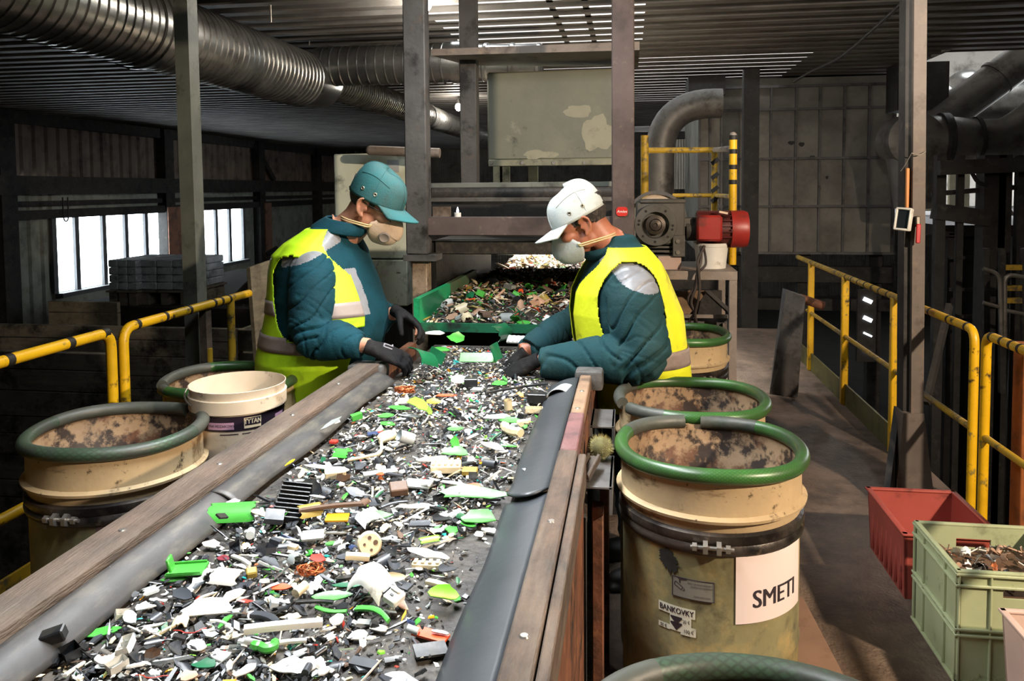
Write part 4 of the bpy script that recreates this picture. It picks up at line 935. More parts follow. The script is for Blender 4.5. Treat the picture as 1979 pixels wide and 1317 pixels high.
# ================================================================== CRATES
def tote(label, x0, x1, y0, y1, H, m, ribs=True, handle=True, fill=None, wallt=.01, name='plastic_crate', smooth_rib=0, rimw=.012, mid=True, taper=.0):
    cx, cy = (x0+x1)/2, (y0+y1)/2; lx, ly = x1-x0, y1-y0; t = thing(name, label, 'crate', (cx, cy, 0))
    tp = taper
    def wall(mb, ax, s):
        """one side wall with a hand hole cut in the far and near sides"""
        L = lx if ax == 'y' else ly; D = (ly if ax == 'y' else lx)/2
        def pt(a, z, d):
            k = 1-tp*(1-z/H)
            p = (a*k, s*(D*k-d)) if ax == 'y' else (s*(D*k-d), a*k); return V((cx+p[0], cy+p[1], z))
        cols = [-L/2, -.06, .06, L/2] if (handle and ax == 'y') else [-L/2, L/2]
        rows = [.0, H-.085, H-.05, H] if (handle and ax == 'y') else [0, H]
        for i in range(len(cols)-1):
            for j in range(len(rows)-1):
                if len(cols) > 2 and i == 1 and j == 1: continue
                A, B, C_, D_ = (cols[i], rows[j]), (cols[i+1], rows[j]), (cols[i+1], rows[j+1]), (cols[i], rows[j+1])
                o = [pt(a, z, 0) for a, z in (A, B, C_, D_)]; q = [pt(a, z, wallt) for a, z in (A, B, C_, D_)]
                mb.add(o+q, [(0, 1, 2, 3), (4, 5, 6, 7), (0, 1, 5, 4), (1, 2, 6, 5), (2, 3, 7, 6), (3, 0, 4, 7)])
    mb = MB()
    for ax in 'xy':
        for s in (-1, 1): wall(mb, ax, s)
    mb.bx(x0+tp*lx/2+.005, x1-tp*lx/2-.005, y0+tp*ly/2+.005, y1-tp*ly/2-.005, .004, .016)
    if ribs:
        for ax in 'xy':
            L = lx if ax == 'y' else ly; D = (ly if ax == 'y' else lx)/2
            for s in (-1, 1):
                zs = [H-.008, H-.045]+([H*.5, H*.5-.02] if mid else [])+[.012]
                for z in zs:
                    c = (cx, cy+s*(D+.005), z) if ax == 'y' else (cx+s*(D+.005), cy, z)
                    mb.box(c, (L+.02, .012, .009) if ax == 'y' else (.012, L+.02, .009), None, .002)
                for a in (-L/2+.002, -L*.25, L*.25, L/2-.002):
                    c = (cx+a, cy+s*(D+.004), H/2) if ax == 'y' else (cx+s*(D+.004), cy+a, H/2)
                    mb.box(c, (.008, .01, H-.01) if ax == 'y' else (.01, .008, H-.01), None, .002)
    mb.build('shell', m, t, smooth=0)
    mb = MB()
    for ax in 'xy':
        L = lx if ax == 'y' else ly; D = (ly if ax == 'y' else lx)/2
        for s in (-1, 1):
            c = (cx, cy+s*(D-.002), H) if ax == 'y' else (cx+s*(D-.002), cy, H)
            mb.box(c, (L+rimw*1.2, rimw*1.6, .01) if ax == 'y' else (rimw*1.6, L+rimw*1.2, .01), None, .004, seg=2)
    mb.build('rim', m, t)
    return t
red_pl = mat('brick red plastic', '#a04a40', .5, var=.1, scale=5, dirt=[('#5d2e2c', .15, 7)], bump=.02)
green_pl = mat('faded green plastic', '#a5ad88', .5, var=.1, scale=4, dirt=[('#6d7457', .22, 4), ('#33332a', .12, 11)], bump=.02, edge=.06)
white_pl = mat('dusty pale bin plastic', '#c9ada0', .5, var=.08, scale=5, dirt=[('#9a8377', .25, 5)], bump=.02)
t = tote('brick red plastic tub behind the green crate', 1.075, 1.44, 3.2, 3.68, .27, red_pl, ribs=False, handle=False, rimw=.016, taper=.06)
mb = MB()
for k in range(7):
    y = 3.25+k*.06; mb.box((1.082, y, .13), (.012, .014, .22), (0, math.radians(2), 0), .004)
o = mb.build('side_ribs', red_pl, t)
tote('faded green ribbed crate half full of metal scrap', 1.065, 1.46, 2.67, 3.05, .385, green_pl)
tote('pale bin at the bottom right corner in front of the green crate', 1.15, 1.5, 2.2, 2.56, .32, white_pl, ribs=False, handle=False, rimw=.014, taper=.1)
mb = MB(); q = PZ(1572, 1240, 0)
mb.box((.6, 2.82, .012), (.19, .62, .022), (0, 0, math.radians(3)), .002)
tag(mb.build('board', mat('tan hardboard', '#8d6f5c', .8, var=.12, dirt=[('#6b5344', .2, 4)]), None, smooth=0), 'tan board lying on the floor right of the SMETI drum', 'board')
MB_brush = None
# dish brush on the bracket
t = thing('scrubbing_brush', 'yellowed round scrubbing brush on the bracket beside the SMETI drum', 'brush', (-.07, 2.15, .87))
c = P(1161, 880, 2.2); c.z = .872+.036; h0 = V((-.125, 2.0, .885)); 
mb = MB(); rnd = random.Random(5)
for k in range(900):
    d = V((rnd.gauss(0, 1), rnd.gauss(0, 1), rnd.gauss(0, 1))).normalized(); s = d.orthogonal().normalized()*.0007; e = c+d*(.036+rnd.random()*.007)
    e.z = max(e.z, .873); b_ = c+d*.015; mb.add([b_-s, b_+s, e+d.orthogonal()*.002], [(0, 1, 2)])
br = mat('straw bristles', '#a39a63', .8, var=.3, scale=60, dirt=[('#5d5836', .3, 30)])
mb.build('bristles', br, t, smooth=0, fix=False); MB().ell(c, (.03, .03, .03)).build('core', mat('bristle core', '#5d5a38', .9, var=.3, scale=40), t)
hb = mat('dark brown handle', '#4a4038', .5, var=.2, dirt=[('#2a2420', .2, 20)])
mb = MB(); d = (c-h0); mb.beam(h0, h0+d*.68, .036, .008, bev=.002); s = V((-d.y, d.x, 0)).normalized()*.016
for q in (-1, 1): mb.beam(h0+s*q+V((0, 0, .006)), h0+d*.62+s*q*.9+V((0, 0, .006)), .009, .022, bev=.002)
mb.build('handle', hb, t)

# ================================================================== GEAR MOTOR AND ITS SHELF
YS = 4.55
sh = thing('motor_shelf', 'steel shelf on a post carrying the gear motor', 'shelf', (.4, YS, 0))
a = P(1228, 528, YS); b = P(1425, 531, YS); zs = P(1330, 524, YS).z
MB().bx(.03, b.x, YS, YS+.6, zs-.02, zs).build('shelf_top', steel_tan, sh); MB().bx(.03, b.x, YS-.004, YS+.01, zs-.05, zs).build('edge_angle', steel_tan, sh)
for y in (YS, YS+.55): MB().bx(b.x-.045, b.x, y, y+.045, 0, zs-.02, .003).build('leg', steel_tan, sh)
# brown hopper below the shelf
t = thing('scrap_hopper', 'brown open hopper with slanted angle iron below the motor shelf', 'hopper', (.35, 4.8, .5))
q = [P(1300, 562, 5.0), P(1366, 563, 5.0), P(1330, 610, 4.75), P(1290, 610, 4.75)]
mb = MB(); mb.add(q, [(0, 1, 2, 3)]); mb.build('back_plate', mat('brown mottled steel', '#8a6f56', .7, var=.3, dirt=[('#4b3a2d', .3, 12)]), t, smooth=0, solid=.01)
mb = MB(); mb.beam(P(1366, 563, 4.95), P(1420, 612, 4.65), .035, .012); mb.build('angle_iron', steel_dark, t)
mb = MB(); mb.beam(P(1295, 611, 4.72), P(1420, 612, 4.66), .02, .02); mb.build('front_bar', steel_tan, t)
a, b = P(1295, 614, 4.74), P(1405, 700, 4.74); MB().bx(a.x, b.x, 4.74, 4.78, b.z, a.z).build('front_plate', steel_dark, t)
MB().bx(a.x, b.x, 5.02, 5.05, .0, P(1300, 562, 5).z).build('rear_plate', black, t)
mb = MB(); q = P(1400, 625, 4.72); mb.bx(q.x-.01, q.x+.01, 4.71, 4.73, .5, q.z); mb.build('stay', steel_tan, t)
# gearbox
gm = thing('gear_motor', 'grey worm gearbox with round flange and red electric motor', 'motor', (P(1275, 500, YS+.1).x, YS+.15, zs))
gear = mat('grey gearbox casting', '#5f5d58', .45, .3, var=.12, scale=6, dirt=[('#454039', .25, 6)], bump=.06)
YG = YS+.06
a, b = P(1229, 389, YG), P(1324, 497, YG); cxg = (a.x+b.x)/2
mb = MB(); mb.bx(a.x, b.x, YG+.02, YG+.22, P(1270, 474, YG).z, a.z, .012); mb.bx(a.x+.02, b.x+.004, YG+.01, YG+.22, a.z-.015, a.z+.01, .008)
mb.bx(P(1300, 460, YG).x, b.x, YG, YG+.2, b.z, P(1300, 455, YG).z, .004)
for y in (470, 478, 486, 495): q = P(1240, y, YG); mb.bx(a.x+.01, P(1300, 460, YG).x, YG+.03, YG+.2, q.z-.008, q.z+.004)
mb.bx(b.x-.01, b.x+.05, YG+.06, YG+.14, P(1320, 440, YG).z, P(1320, 422, YG).z, .004)
mb.build('gearbox_housing', gear, gm)
fc_ = P(1267, 435, YG); r = 40/1500*YG
MB().lathe([(r*.62, .0), (r*.98, .0), (r, .004), (r, .03)], fc_-V((0, .014, 0)), 48, axis='Y').build('flange', gear, gm)
MB().lathe([(r*.63, -.012), (r*.6, .03), (r*.48, .03), (r*.47, .0), (r*.3, -.004), (r*.28, .012), (r*.26, .012), (r*.26, -.008), (r*.1, -.012), (r*.08, -.004), (0, -.004)], fc_-V((0, .006, 0)), 40, axis='Y').build('output_shaft', mat('oily shaft steel', '#5c534b', .35, .6, var=.25, dirt=[('#35291f', .3, 14)]), gm)
mb = MB()
for deg in (55, 125, 165, 178, -2, -15, 222, 315, 268): 
    q = fc_+V((r*.8*math.cos(math.radians(deg)), -.0145, r*.8*math.sin(math.radians(deg)))); mb.tube([q, q-V((0, .001, 0))], .0075, 12)
mb.each('bolt_hole', black, gm)
mb = MB()
for y in (467, 488): q = P(1310, y, YG); mb.tube([q, q-V((0, .006, 0))], .012, 12)
mb.each('bolt', bright_steel, gm)
MB().bx(P(1272, 500, YG).x, P(1317, 500, YG).x, YG+.02, YG+.16, zs, b.z+.002).build('mounting_block', mat('tan mounting block', '#b0978a', .6, var=.1), gm)
# motor
ym = YG+.12; c0 = P(1335, 443, ym); c1 = P(1447, 447, ym); rm = .108
redm = mat('red motor paint', '#9a2c26', .42, var=.12, scale=6, dirt=[('#5b2f26', .25, 5), ('#8d6a5a', .1, 9)], bump=.02)
dred = mat('dark red motor casing', '#5a2320', .5, var=.2, scale=6, dirt=[('#241513', .35, 8)])
L0, L1, L2 = P(1345, 443, ym).x, P(1412, 443, ym).x, P(1446, 443, ym).x
MB().tube([(L0, ym, c0.z), (L1, ym, c0.z)], rm*.88, 32).build('motor_casing', dred, gm)
mb = MB()
for k in range(20):
    an = 2*PI*k/20+.1; p = V((0, math.cos(an), math.sin(an)))
    if -2.6 < an-2*PI < -1.9: continue
    mb.beam(V((L0+.005, ym, c0.z))+p*rm*.92, V((L1, ym, c0.z))+p*rm*.92, .006, .022, up=p)
mb.each('cooling_fin', dred, gm)
MB().lathe([(rm*.9, L1-.004), (rm*1.02, L1-.002), (rm*1.02, L2-.03), (rm*.94, L2-.006), (rm*.7, L2), (0, L2)], (0, ym, c0.z), 40, axis='X').build('fan_cover', redm, gm)
a, b = P(1346, 413, ym-rm), P(1396, 470, ym-rm)
MB().bx(a.x, b.x, ym-rm*1.12, ym-rm*.5, b.z+.01, a.z-.01, .014).build('terminal_box', redm, gm)
q = P(1398, 411, ym-rm); MB().box(q, (.05, .02, .012), (0, .2, 0)).build('type_plate', mat('pale peeling plate', '#d8b9a0', .5, var=.1), gm)
MB().tube([(b.x-.14-.06, ym, c0.z), (L0+.01, ym, c0.z)], .07, 24).build('coupling', grime, gm)
q = P(1422, 447, ym-rm); MB().tube([(q.x-.02, ym-rm*1.03, c0.z+.0), (q.x-.02, ym-rm*1.0, c0.z)], .006, 10).build('cover_screw', dred, gm)
# sheave behind the gearbox
t = thing('belt_pulley', 'pale pulley wheel in a curved guard behind the gearbox', 'pulley', (P(1268, 420, 4.95).x, 4.95, zs))
c = P(1268, 428, 4.95); R1 = 58/1500*4.95
MB().lathe([(0, 0), (R1*.88, 0), (R1*.88, .04), (0, .04)], c, 40, axis='Y').build('wheel', mat('pale pulley face', '#c3ae94', .5, var=.15, dirt=[('#8b765f', .2, 6)]), t)
MB().lathe([(R1*.9, -.02), (R1, -.02), (R1, .08), (R1*.9, .08), (R1*.9, -.02)], c, 48, axis='Y', a0=math.radians(8), a1=math.radians(172)).build('guard', steel_dark, t)
MB().bx(c.x-.05, c.x+.05, 4.95, 5.0, zs, c.z).build('bearing_block', grime, t)
# bucket under the motor
q = P(1371, 503, YS+.3); b0_ = zs
t = thing('plastic_bucket', 'small white bucket under the red motor', 'bucket', (q.x, YS+.18, zs))
MB().lathe([(0, 0), (.085, 0), (.098, .13), (.102, .131), (.102, .15), (.096, .15), (.083, .006), (0, .006)], (q.x, YS+.2, zs), 36).build('shell', white_p, t)
mb = MB(); 
for k in range(3):
    d = V((.012*(k-1), -.02*k, 0)); rnd = random.Random(k)
    pts = [P(1357, 478, YS+.02), P(1352, 500, YS-.03), P(1347, 527, YS-.045), P(1340+5*k, 552, YS-.05), P(1330+9*k, 580, YS-.05), P(1338+2*k, 605, YS-.04), P(1334+6*k, 625, YS-.02), P(1337, 655, YS)]
    mb.tube([p+V((rnd.uniform(-.012, .012), -.012*k, rnd.uniform(-.01, .01))) for p in pts], .008, 8, smooth_n=6)
mb.tube([P(1360, 478, YS+.02), P(1364, 510, YS-.04), P(1350, 528, YS-.05), P(1343, 560, YS-.06)], .007, 8, smooth_n=6)
tag(mb.build('motor_cable', mat('brown black cable', '#3a302a', .6, var=.3), None), 'tangled brown cable hanging down from the red motor', 'cable')
# hazard striped railing on the upper platform
t = thing('guard_railing', 'black and yellow striped railing above the red motor', 'railing', (.6, 5.0, zs), 'striped upper railing')
p0 = P(1417, 262, 4.95); MB().tube([(p0.x, 4.95, zs), (p0.x, 4.95, p0.z)], .024, 16).build('post', yellow, t); MB().ell((p0.x, 4.95, p0.z), (.022, .022, .022)).build('post_cap', steel_tan, t)
mb = MB()
for y in (266, 293, 323, 352): q = P(1417, y, 4.95); mb.tube([(p0.x, 4.95, q.z-.014), (p0.x, 4.95, q.z+.014)], .0252, 16)
mb.each('hazard_band', tape, t)
p1 = P(1381, 290, 6.2); MB().tube([(p1.x, 6.2, zs-.2), (p1.x, 6.2, p1.z)], .024, 14).build('post', yellow_dim, t)
mb = MB()
for y in (312, 340, 366, 385): q = P(1381, y, 6.2); mb.beam((p1.x-.026, 6.2-.02, q.z-.02), (p1.x+.026, 6.2-.02, q.z+.02), .03, .03)
mb.each('hazard_band', tape, t)
MB().tube([p0-V((0, 0, .08)), p1], .02, 12).build('top_rail', steel_tan, t)
p2 = P(1248, 291, 6.2); MB().tube([p1, p2], .022, 12).build('top_rail', yellow_dim, t); MB().tube([P(1246, 262, 6.1), (P(1246, 262, 6.1).x, 6.1, zs-.3)], .03, 14).build('post', yellow_dim, t)
q = P(1300, 378, 6.2); q2 = P(1412, 380, 5.2); MB().tube([q, P(1384, 378, 6.2), q2], .016, 10).build('middle_rail', yellow_dim, t)
MB().bx(.05, p1.x+.1, 5.9, 6.6, zs-.28, zs-.2).build('walkway_plate', grime, t)
q = P(1335, 300, 5.4)

# ================================================================== PEOPLE
def union(mb, vox, it=4, fac=.5, disp=None):
    """fuse closed shapes into one continuous skin"""
    me = mb.mesh('u'); o = bpy.data.objects.new('u', me); COL.objects.link(o)
    md = o.modifiers.new('r', 'REMESH'); md.mode = 'VOXEL'; md.voxel_size = vox; md.adaptivity = 0
    bpy.context.view_layer.update()
    m2 = bpy.data.meshes.new_from_object(o.evaluated_get(bpy.context.evaluated_depsgraph_get()))
    bpy.data.objects.remove(o); bpy.data.meshes.remove(me)
    bm = bmesh.new(); bm.from_mesh(m2); bpy.data.meshes.remove(m2)
    for _ in range(it): bmesh.ops.smooth_vert(bm, verts=bm.verts[:], factor=fac, use_axis_x=True, use_axis_y=True, use_axis_z=True)
    bm.normal_update()
    if disp:
        mv = [(v, v.normal*disp(v.co)) for v in bm.verts]
        for v, d in mv: v.co += d
        bmesh.ops.smooth_vert(bm, verts=bm.verts[:], factor=.3, use_axis_x=True, use_axis_y=True, use_axis_z=True)
    out = MB(); out.bm(bm); return out
def ridge(q): return 1-2*abs(noise.noise(q))
def loft(mb, secs, seg=40, m=0, caps=True):
    """secs: (centre, vec_a, vec_b[, power]) closed rings"""
    b = len(mb.v); n = len(secs)
    for s in secs:
        c, A, B = V(s[0]), V(s[1]), V(s[2]); p = s[3] if len(s) > 3 else 1.
        for k in range(seg):
            th = 2*PI*k/seg; ct, st = math.cos(th), math.sin(th)
            mb.v.append(c+A*(math.copysign(abs(ct)**p, ct))+B*(math.copysign(abs(st)**p, st)))
    for i in range(n-1):
        for k in range(seg):
            k2 = (k+1) % seg; mb.f.append((b+i*seg+k, b+i*seg+k2, b+(i+1)*seg+k2, b+(i+1)*seg+k)); mb.m.append(m)
    if caps:
        mb.f.append(tuple(b+k for k in range(seg))[::-1]); mb.m.append(m); mb.f.append(tuple(b+(n-1)*seg+k for k in range(seg))); mb.m.append(m)
def seg_near(p, a, b):
    d = b-a; t = max(0, min(1, (p-a).dot(d)/d.length_squared)); return t, (p-(a+d*t)).length

skin_l = mat('light ruddy skin', '#b98468', .5, var=.12, scale=14, dirt=[('#8d5844', .22, 10)], bump=.06, bscale=120, edge=.2)
skin_r = mat('tanned ruddy skin', '#a8694e', .5, var=.12, scale=14, dirt=[('#7d4634', .22, 10)], bump=.06, bscale=120, edge=.2)
jacket_m = mat('petrol teal work jacket', '#0c3a45', .8, spec=.2, var=.16, scale=9, dirt=[('#0c272d', .22, 5)], bump=.15, bscale=160, edge=.2)
jacket_m2 = mat('dusty teal work jacket', '#15393f', .82, spec=.2, var=.16, scale=9, dirt=[('#28403f', .25, 5)], bump=.15, bscale=160, edge=.2)
reflect = mat('grey reflective tape', '#7b7c80', .45, .0, var=.12, scale=9, dirt=[('#6f6a66', .25, 8)], bump=.05)
reflect_p = mat('dusty reflective tape', '#8d807a', .5, .0, var=.12, scale=9, dirt=[('#7d6e66', .3, 6)], bump=.05)
hivis = mat('hi-vis yellow green', '#b2e01a', .6, var=.08, scale=5, dirt=[('#8ca31d', .12, 7)], bump=.1, bscale=30, edge=.1)
hivis2 = mat('grubby hi-vis yellow', '#d6dc22', .6, var=.08, scale=5, dirt=[('#7d7a20', .2, 7)], bump=.1, bscale=30, edge=.08)
trouser_m = mat('dark navy work trousers', '#20272c', .85, var=.2, scale=8, bump=.15)
boot_m = mat('black boots', '#1b1917', .6, var=.2)
glove_m = mat('black knit glove', '#121112', .75, spec=.2, var=.2, scale=30, dirt=[('#262421', .2, 14)], bump=.25, bscale=220)
mask_m1 = mat('used tan mask', '#c4ab92', .7, var=.08, scale=8, dirt=[('#a38a72', .25, 8)], bump=.12, bscale=90)
mask_m2 = mat('grey white mask', '#a9b0b0', .7, var=.06, scale=8, bump=.12, bscale=90)
strap_m = mat('pale elastic', '#c9b483', .6, var=.1)
cap_m1 = mat('teal cap', '#1d5658', .85, var=.12, scale=8, dirt=[('#3d5654', .22, 5), ('#2c3c3a', .14, 7)], bump=.1, bscale=140, edge=.14)
cap_m2 = mat('off white cap', '#b4bab7', .85, var=.06, scale=8, dirt=[('#a3adad', .25, 5), ('#8a8a80', .08, 9)], bump=.1, bscale=140, edge=.14)
hair_m = mat('short dark hair', '#2c2624', .8, var=.35, scale=90, stretch=(1, 1, .25), dirt=[('#5d564f', .25, 60)], bump=.6, bscale=150)
eye_m = mat('eye', '#2a2320', .2, var=.1)
brass = mat('metal eyelet', '#c8bda5', .3, .9, var=.1)

def hand(mb, w, fwd, palm, thumb, sc=1., curl=(.5, .55, .6, .65), spread=.12, tcurl=.3, stretch=None):
    """w wrist point, fwd along the hand, palm = direction the palm faces, thumb = side the thumb is on (vector)"""
    f = V(fwd).normalized(); n = (V(palm)-f*V(palm).dot(f)).normalized(); s = V(thumb); s = (s-f*s.dot(f)-n*s.dot(n)).normalized()
    w = V(w); q = lambda a, b, c: w+f*a*sc+s*b*sc+n*c*sc
    loft(mb, [(q(-.03, 0, 0), s*.030*sc, n*.024*sc), (q(.0, 0, 0), s*.031*sc, n*.023*sc), (q(.03, .002, 0), s*.04*sc, n*.022*sc), (q(.065, .0, 0), s*.044*sc, n*.019*sc), (q(.092, -.001, .002), s*.043*sc, n*.015*sc), (q(.1, 0, .003), s*.036*sc, n*.010*sc)], 20)
    for i, (off, L, r) in enumerate(((.032, .078, .0098), (.011, .088, .0102), (-.011, .082, .0098), (-.031, .064, .0088))):
        a = curl[i]; d = (f+s*off*spread*14*.5).normalized(); p = q(.084, off, 0); pts = [p]; ang = a*.45
        for ln, k in ((.46, 1.), (.31, 1.15), (.23, .8)):
            dd = (d*math.cos(ang)+n*math.sin(ang)).normalized(); p = p+dd*L*ln*sc; pts.append(p); ang += a*k
        mb.tube(pts, [r*1.12*sc, r*1.08*sc, r*.98*sc, r*.8*sc], 10); mb.ell(pts[-1], (r*.82*sc,)*3, 8, 6)
        for pt in pts[1:3]: mb.ell(pt, (r*1.12*sc,)*3, 8, 6)
    p0 = q(.012, .024, .006); p1 = q(.042, .05, .016+.01*tcurl); p2 = q(.066, .056, .024+.03*tcurl); p3 = q(.086, .05, .03+.05*tcurl)
    mb.tube([p0, p1, p2, p3], [.016*sc, .0135*sc, .0115*sc, .009*sc], 10, smooth_n=2); mb.ell(p3, (.0092*sc,)*3, 8, 6)

def build_person(name, label, F, secs, near, far, head, hands, o):
    """secs: (z, centre xy, half depth, half width); near/far = arm joints (shoulder, elbow, wrist) and radii; head = (centre, pitch, yaw dir, scale)"""
    root = thing(name, label, 'person', (secs[0][1][0], secs[0][1][1], 0))
    F = V(F).normalized(); Lf = V((0, 0, 1)).cross(F)
    # interpolated torso
    zs = [s[0] for s in secs]
    def sec(z):
        if z <= zs[0]: i, t = 0, 0
        elif z >= zs[-1]: i, t = len(zs)-2, 1
        else:
            i = max(k for k in range(len(zs)-1) if zs[k] <= z); t = (z-zs[i])/(zs[i+1]-zs[i])
        a, b = secs[i], secs[i+1]; t2 = t
        return (V((a[1][0]+(b[1][0]-a[1][0])*t2, a[1][1]+(b[1][1]-a[1][1])*t2, z)), a[2]+(b[2]-a[2])*t2, a[3]+(b[3]-a[3])*t2)
    def surf(z, th, off=0):
        c, d, w = sec(z); ct, st = math.cos(th), math.sin(th); p = .86
        A = math.copysign(abs(ct)**p, ct); B = math.copysign(abs(st)**p, st)
        n = (F*ct/max(d, .02)+Lf*st/max(w, .02)).normalized()
        return c+F*d*A+Lf*w*B+n*off
    zt = zs[-1]; nz = 26; zl = [zs[0]+(zt-zs[0])*i/nz for i in range(nz+1)]
    sl = [(*sec(z)[:1], F*sec(z)[1], Lf*sec(z)[2], .86) for z in zl]
    H, hp, hf, hs = head; H = V(H); hF0 = V(hf).normalized(); hL = V((0, 0, 1)).cross(hF0).normalized()
    hF = (hF0*math.cos(hp)-V((0, 0, 1))*math.sin(hp)); hU = hL.cross(hF)*-1 if hL.cross(hF).z < 0 else hL.cross(hF)
    hU = hF.cross(hL); 
    if hU.z < 0: hU = -hU
    R = Matrix((hF, hL, hU)).transposed()
    hq = lambda x, y, z: H+R @ (V((x, y, z))*hs)
    neckb = sec(zt)[0]
    # ---- one continuous body
    mb = MB()
    E = lambda c, r: mb.ell(hq(*c), [k*hs for k in r], 20, 14, 0, R)
    E((-.012, 0, .04), (.098, .077, .088)); E((.03, 0, -.03), (.06, .060, .078)); E((.02, 0, .005), (.075, .066, .06))
    for s in (-1, 1):
        E((.004, s*.048, -.055), (.04, .02, .034)); E((.06, s*.042, -.018), (.03, .026, .024)); E((.073, s*.03, .017), (.02, .022, .01)); E((.045, s*.06, .02), (.03, .012, .03))
    E((.066, 0, -.1), (.026, .03, .021)); E((.084, 0, -.066), (.016, .026, .018)); E((.086, 0, -.078), (.013, .021, .008))
    mb.tube([hq(.082, 0, .014), hq(.097, 0, -.008), hq(.108, 0, -.03)], [.009*hs, .0105*hs, .0145*hs], 12); E((.105, 0, -.034), (.014, .0155, .011))
    for s in (-1, 1):
        E((-.01, s*.0785, -.008), (.016, .006, .028))
        ear = [(-.0, .078, -.038), (-.016, .083, -.03), (-.026, .089, -.01), (-.026, .092, .012), (-.012, .09, .026), (.006, .084, .02), (.01, .079, .006)]
        mb.tube([hq(x, s*y, z) for x, y, z in ear], [.007*hs, .0062*hs, .0055*hs, .0055*hs, .0055*hs, .005*hs, .004*hs], 8, smooth_n=3); E((-.001, s*.08, -.036), (.009, .0055, .01)); E((.008, s*.079, -.008), (.005, .005, .008))
    nb = V((neckb.x, neckb.y, zt-.05)); rn = .066*hs
    mb.tube([hq(-.03, 0, -.02), hq(-.042, 0, -.075), (hq(-.05, 0, -.12)+nb)/2, nb], [.062*hs, .06*hs, .066*hs, .085*hs], 24, smooth_n=3)
    slim = [(c, A*.8, B*.8, p) for c, A, B, p in sl[:-2]]; loft(mb, slim, 28)
    hipz = zs[0]
    for arm in (near, far):
        S, Eb, Wr = arm[0]; rr = arm[1]; hw = V(arm[2])
        mb.tube([S, (S+Eb)/2, Eb, (Eb+Wr)/2, Wr], [.062, .055, .046, .045, .031], 16, smooth_n=3); mb.ell(S, (.068,)*3); mb.ell(Eb, (.045,)*3)
        mb.tube([Wr-(Wr-Eb).normalized()*.02, Wr+hw*.03], [.031, .029], 12)
    pel = sec(zs[0])[0]
    legs = []
    for s in (-1, 1):
        hip = pel+Lf*s*.1+V((0, 0, -.02)); kn = V((hip.x+F.x*.02, hip.y+F.y*.02, .48))+Lf*s*.02; an = V((hip.x-F.x*.02, hip.y-F.y*.02, .09))+Lf*s*.03
        legs.append((hip, kn, an)); mb.tube([hip+V((0, 0, .08)), hip, (hip+kn)/2, kn, (kn+an)/2, an], [.09, .095, .08, .06, .056, .042], 16, smooth_n=2); mb.ell(an+F*.06-V((0, 0, .05)), (.12, .045, .04), 14, 10, 0, Matrix((F, Lf, V((0, 0, 1)))).transposed())
    for hd in hands: hand(mb, hd['w'], hd['f'], hd['n'], hd['t'], hd.get('sc', 1.)*.86, hd['curl'], tcurl=hd.get('tc', .3))
    body = union(mb, .0048, 3, .5)
    body.build('body', o['skin'], root, smooth=180)
    # ---- trousers and boots
    mb = MB()
    loft(mb, [(pel+V((0, 0, dz)), F*(secs[0][2]*k), Lf*(secs[0][3]*k), .9) for dz, k in ((-.16, .8), (-.08, .92), (0, .95), (.08, .9))], 28)
    for hip, kn, an in legs: mb.tube([hip+V((0, 0, .02)), (hip+kn)/2, kn, (kn+an)/2, an+V((0, 0, -.02))], [.125, .11, .09, .085, .08], 18, smooth_n=2)
    union(mb, .012, 3, .5, lambda p: .008*ridge(V((p.x*9, p.y*9, p.z*14)))).build('trousers', trouser_m, root, smooth=180)
    for hip, kn, an in legs:
        mb = MB(); R2 = Matrix((F, Lf, V((0, 0, 1)))).transposed(); mb.ell(an+F*.05-V((0, 0, .045)), (.14, .056, .046), 16, 10, 0, R2); mb.tube([an-V((0, 0, .06)), an+V((0, 0, .04))], [.055, .06], 16); mb.box(an+F*.05-V((0, 0, .075)), (.28, .1, .03), R2, .01)
        union(mb, .008, 2).build('boot', boot_m, root, smooth=180)
    # ---- jacket with wrinkled sleeves
    mb = MB(); loft(mb, [(c, A, B, p) for c, A, B, p in sl], 44)
    chains = []
    for arm in (near, far):
        S, Eb, Wr = arm[0]; r = arm[1]; m1 = (S+Eb)/2; m2 = (Eb+Wr)/2
        inn = S+(sec(S.z)[0]-S)*.55
        pts = [inn, S, m1, Eb, m2, Wr]; mb.tube(pts, [r[0]*.95, r[0], r[1], r[2], r[3], r[4]], 26, smooth_n=4); mb.ell(S, (r[0]*1.0,)*3, 20, 14)
        cf = Wr-(Wr-Eb).normalized()*.01; mb.tube([cf-(Wr-Eb).normalized()*.03, cf], [r[4]*1.0, r[4]*1.02], 22)
        chains.append((S, Eb, Wr, r))
    def rr_(p):
        c, d, w = sec(p.z); q = p-c; return math.sqrt((q.dot(F)/d)**2+(q.dot(Lf)/w)**2)
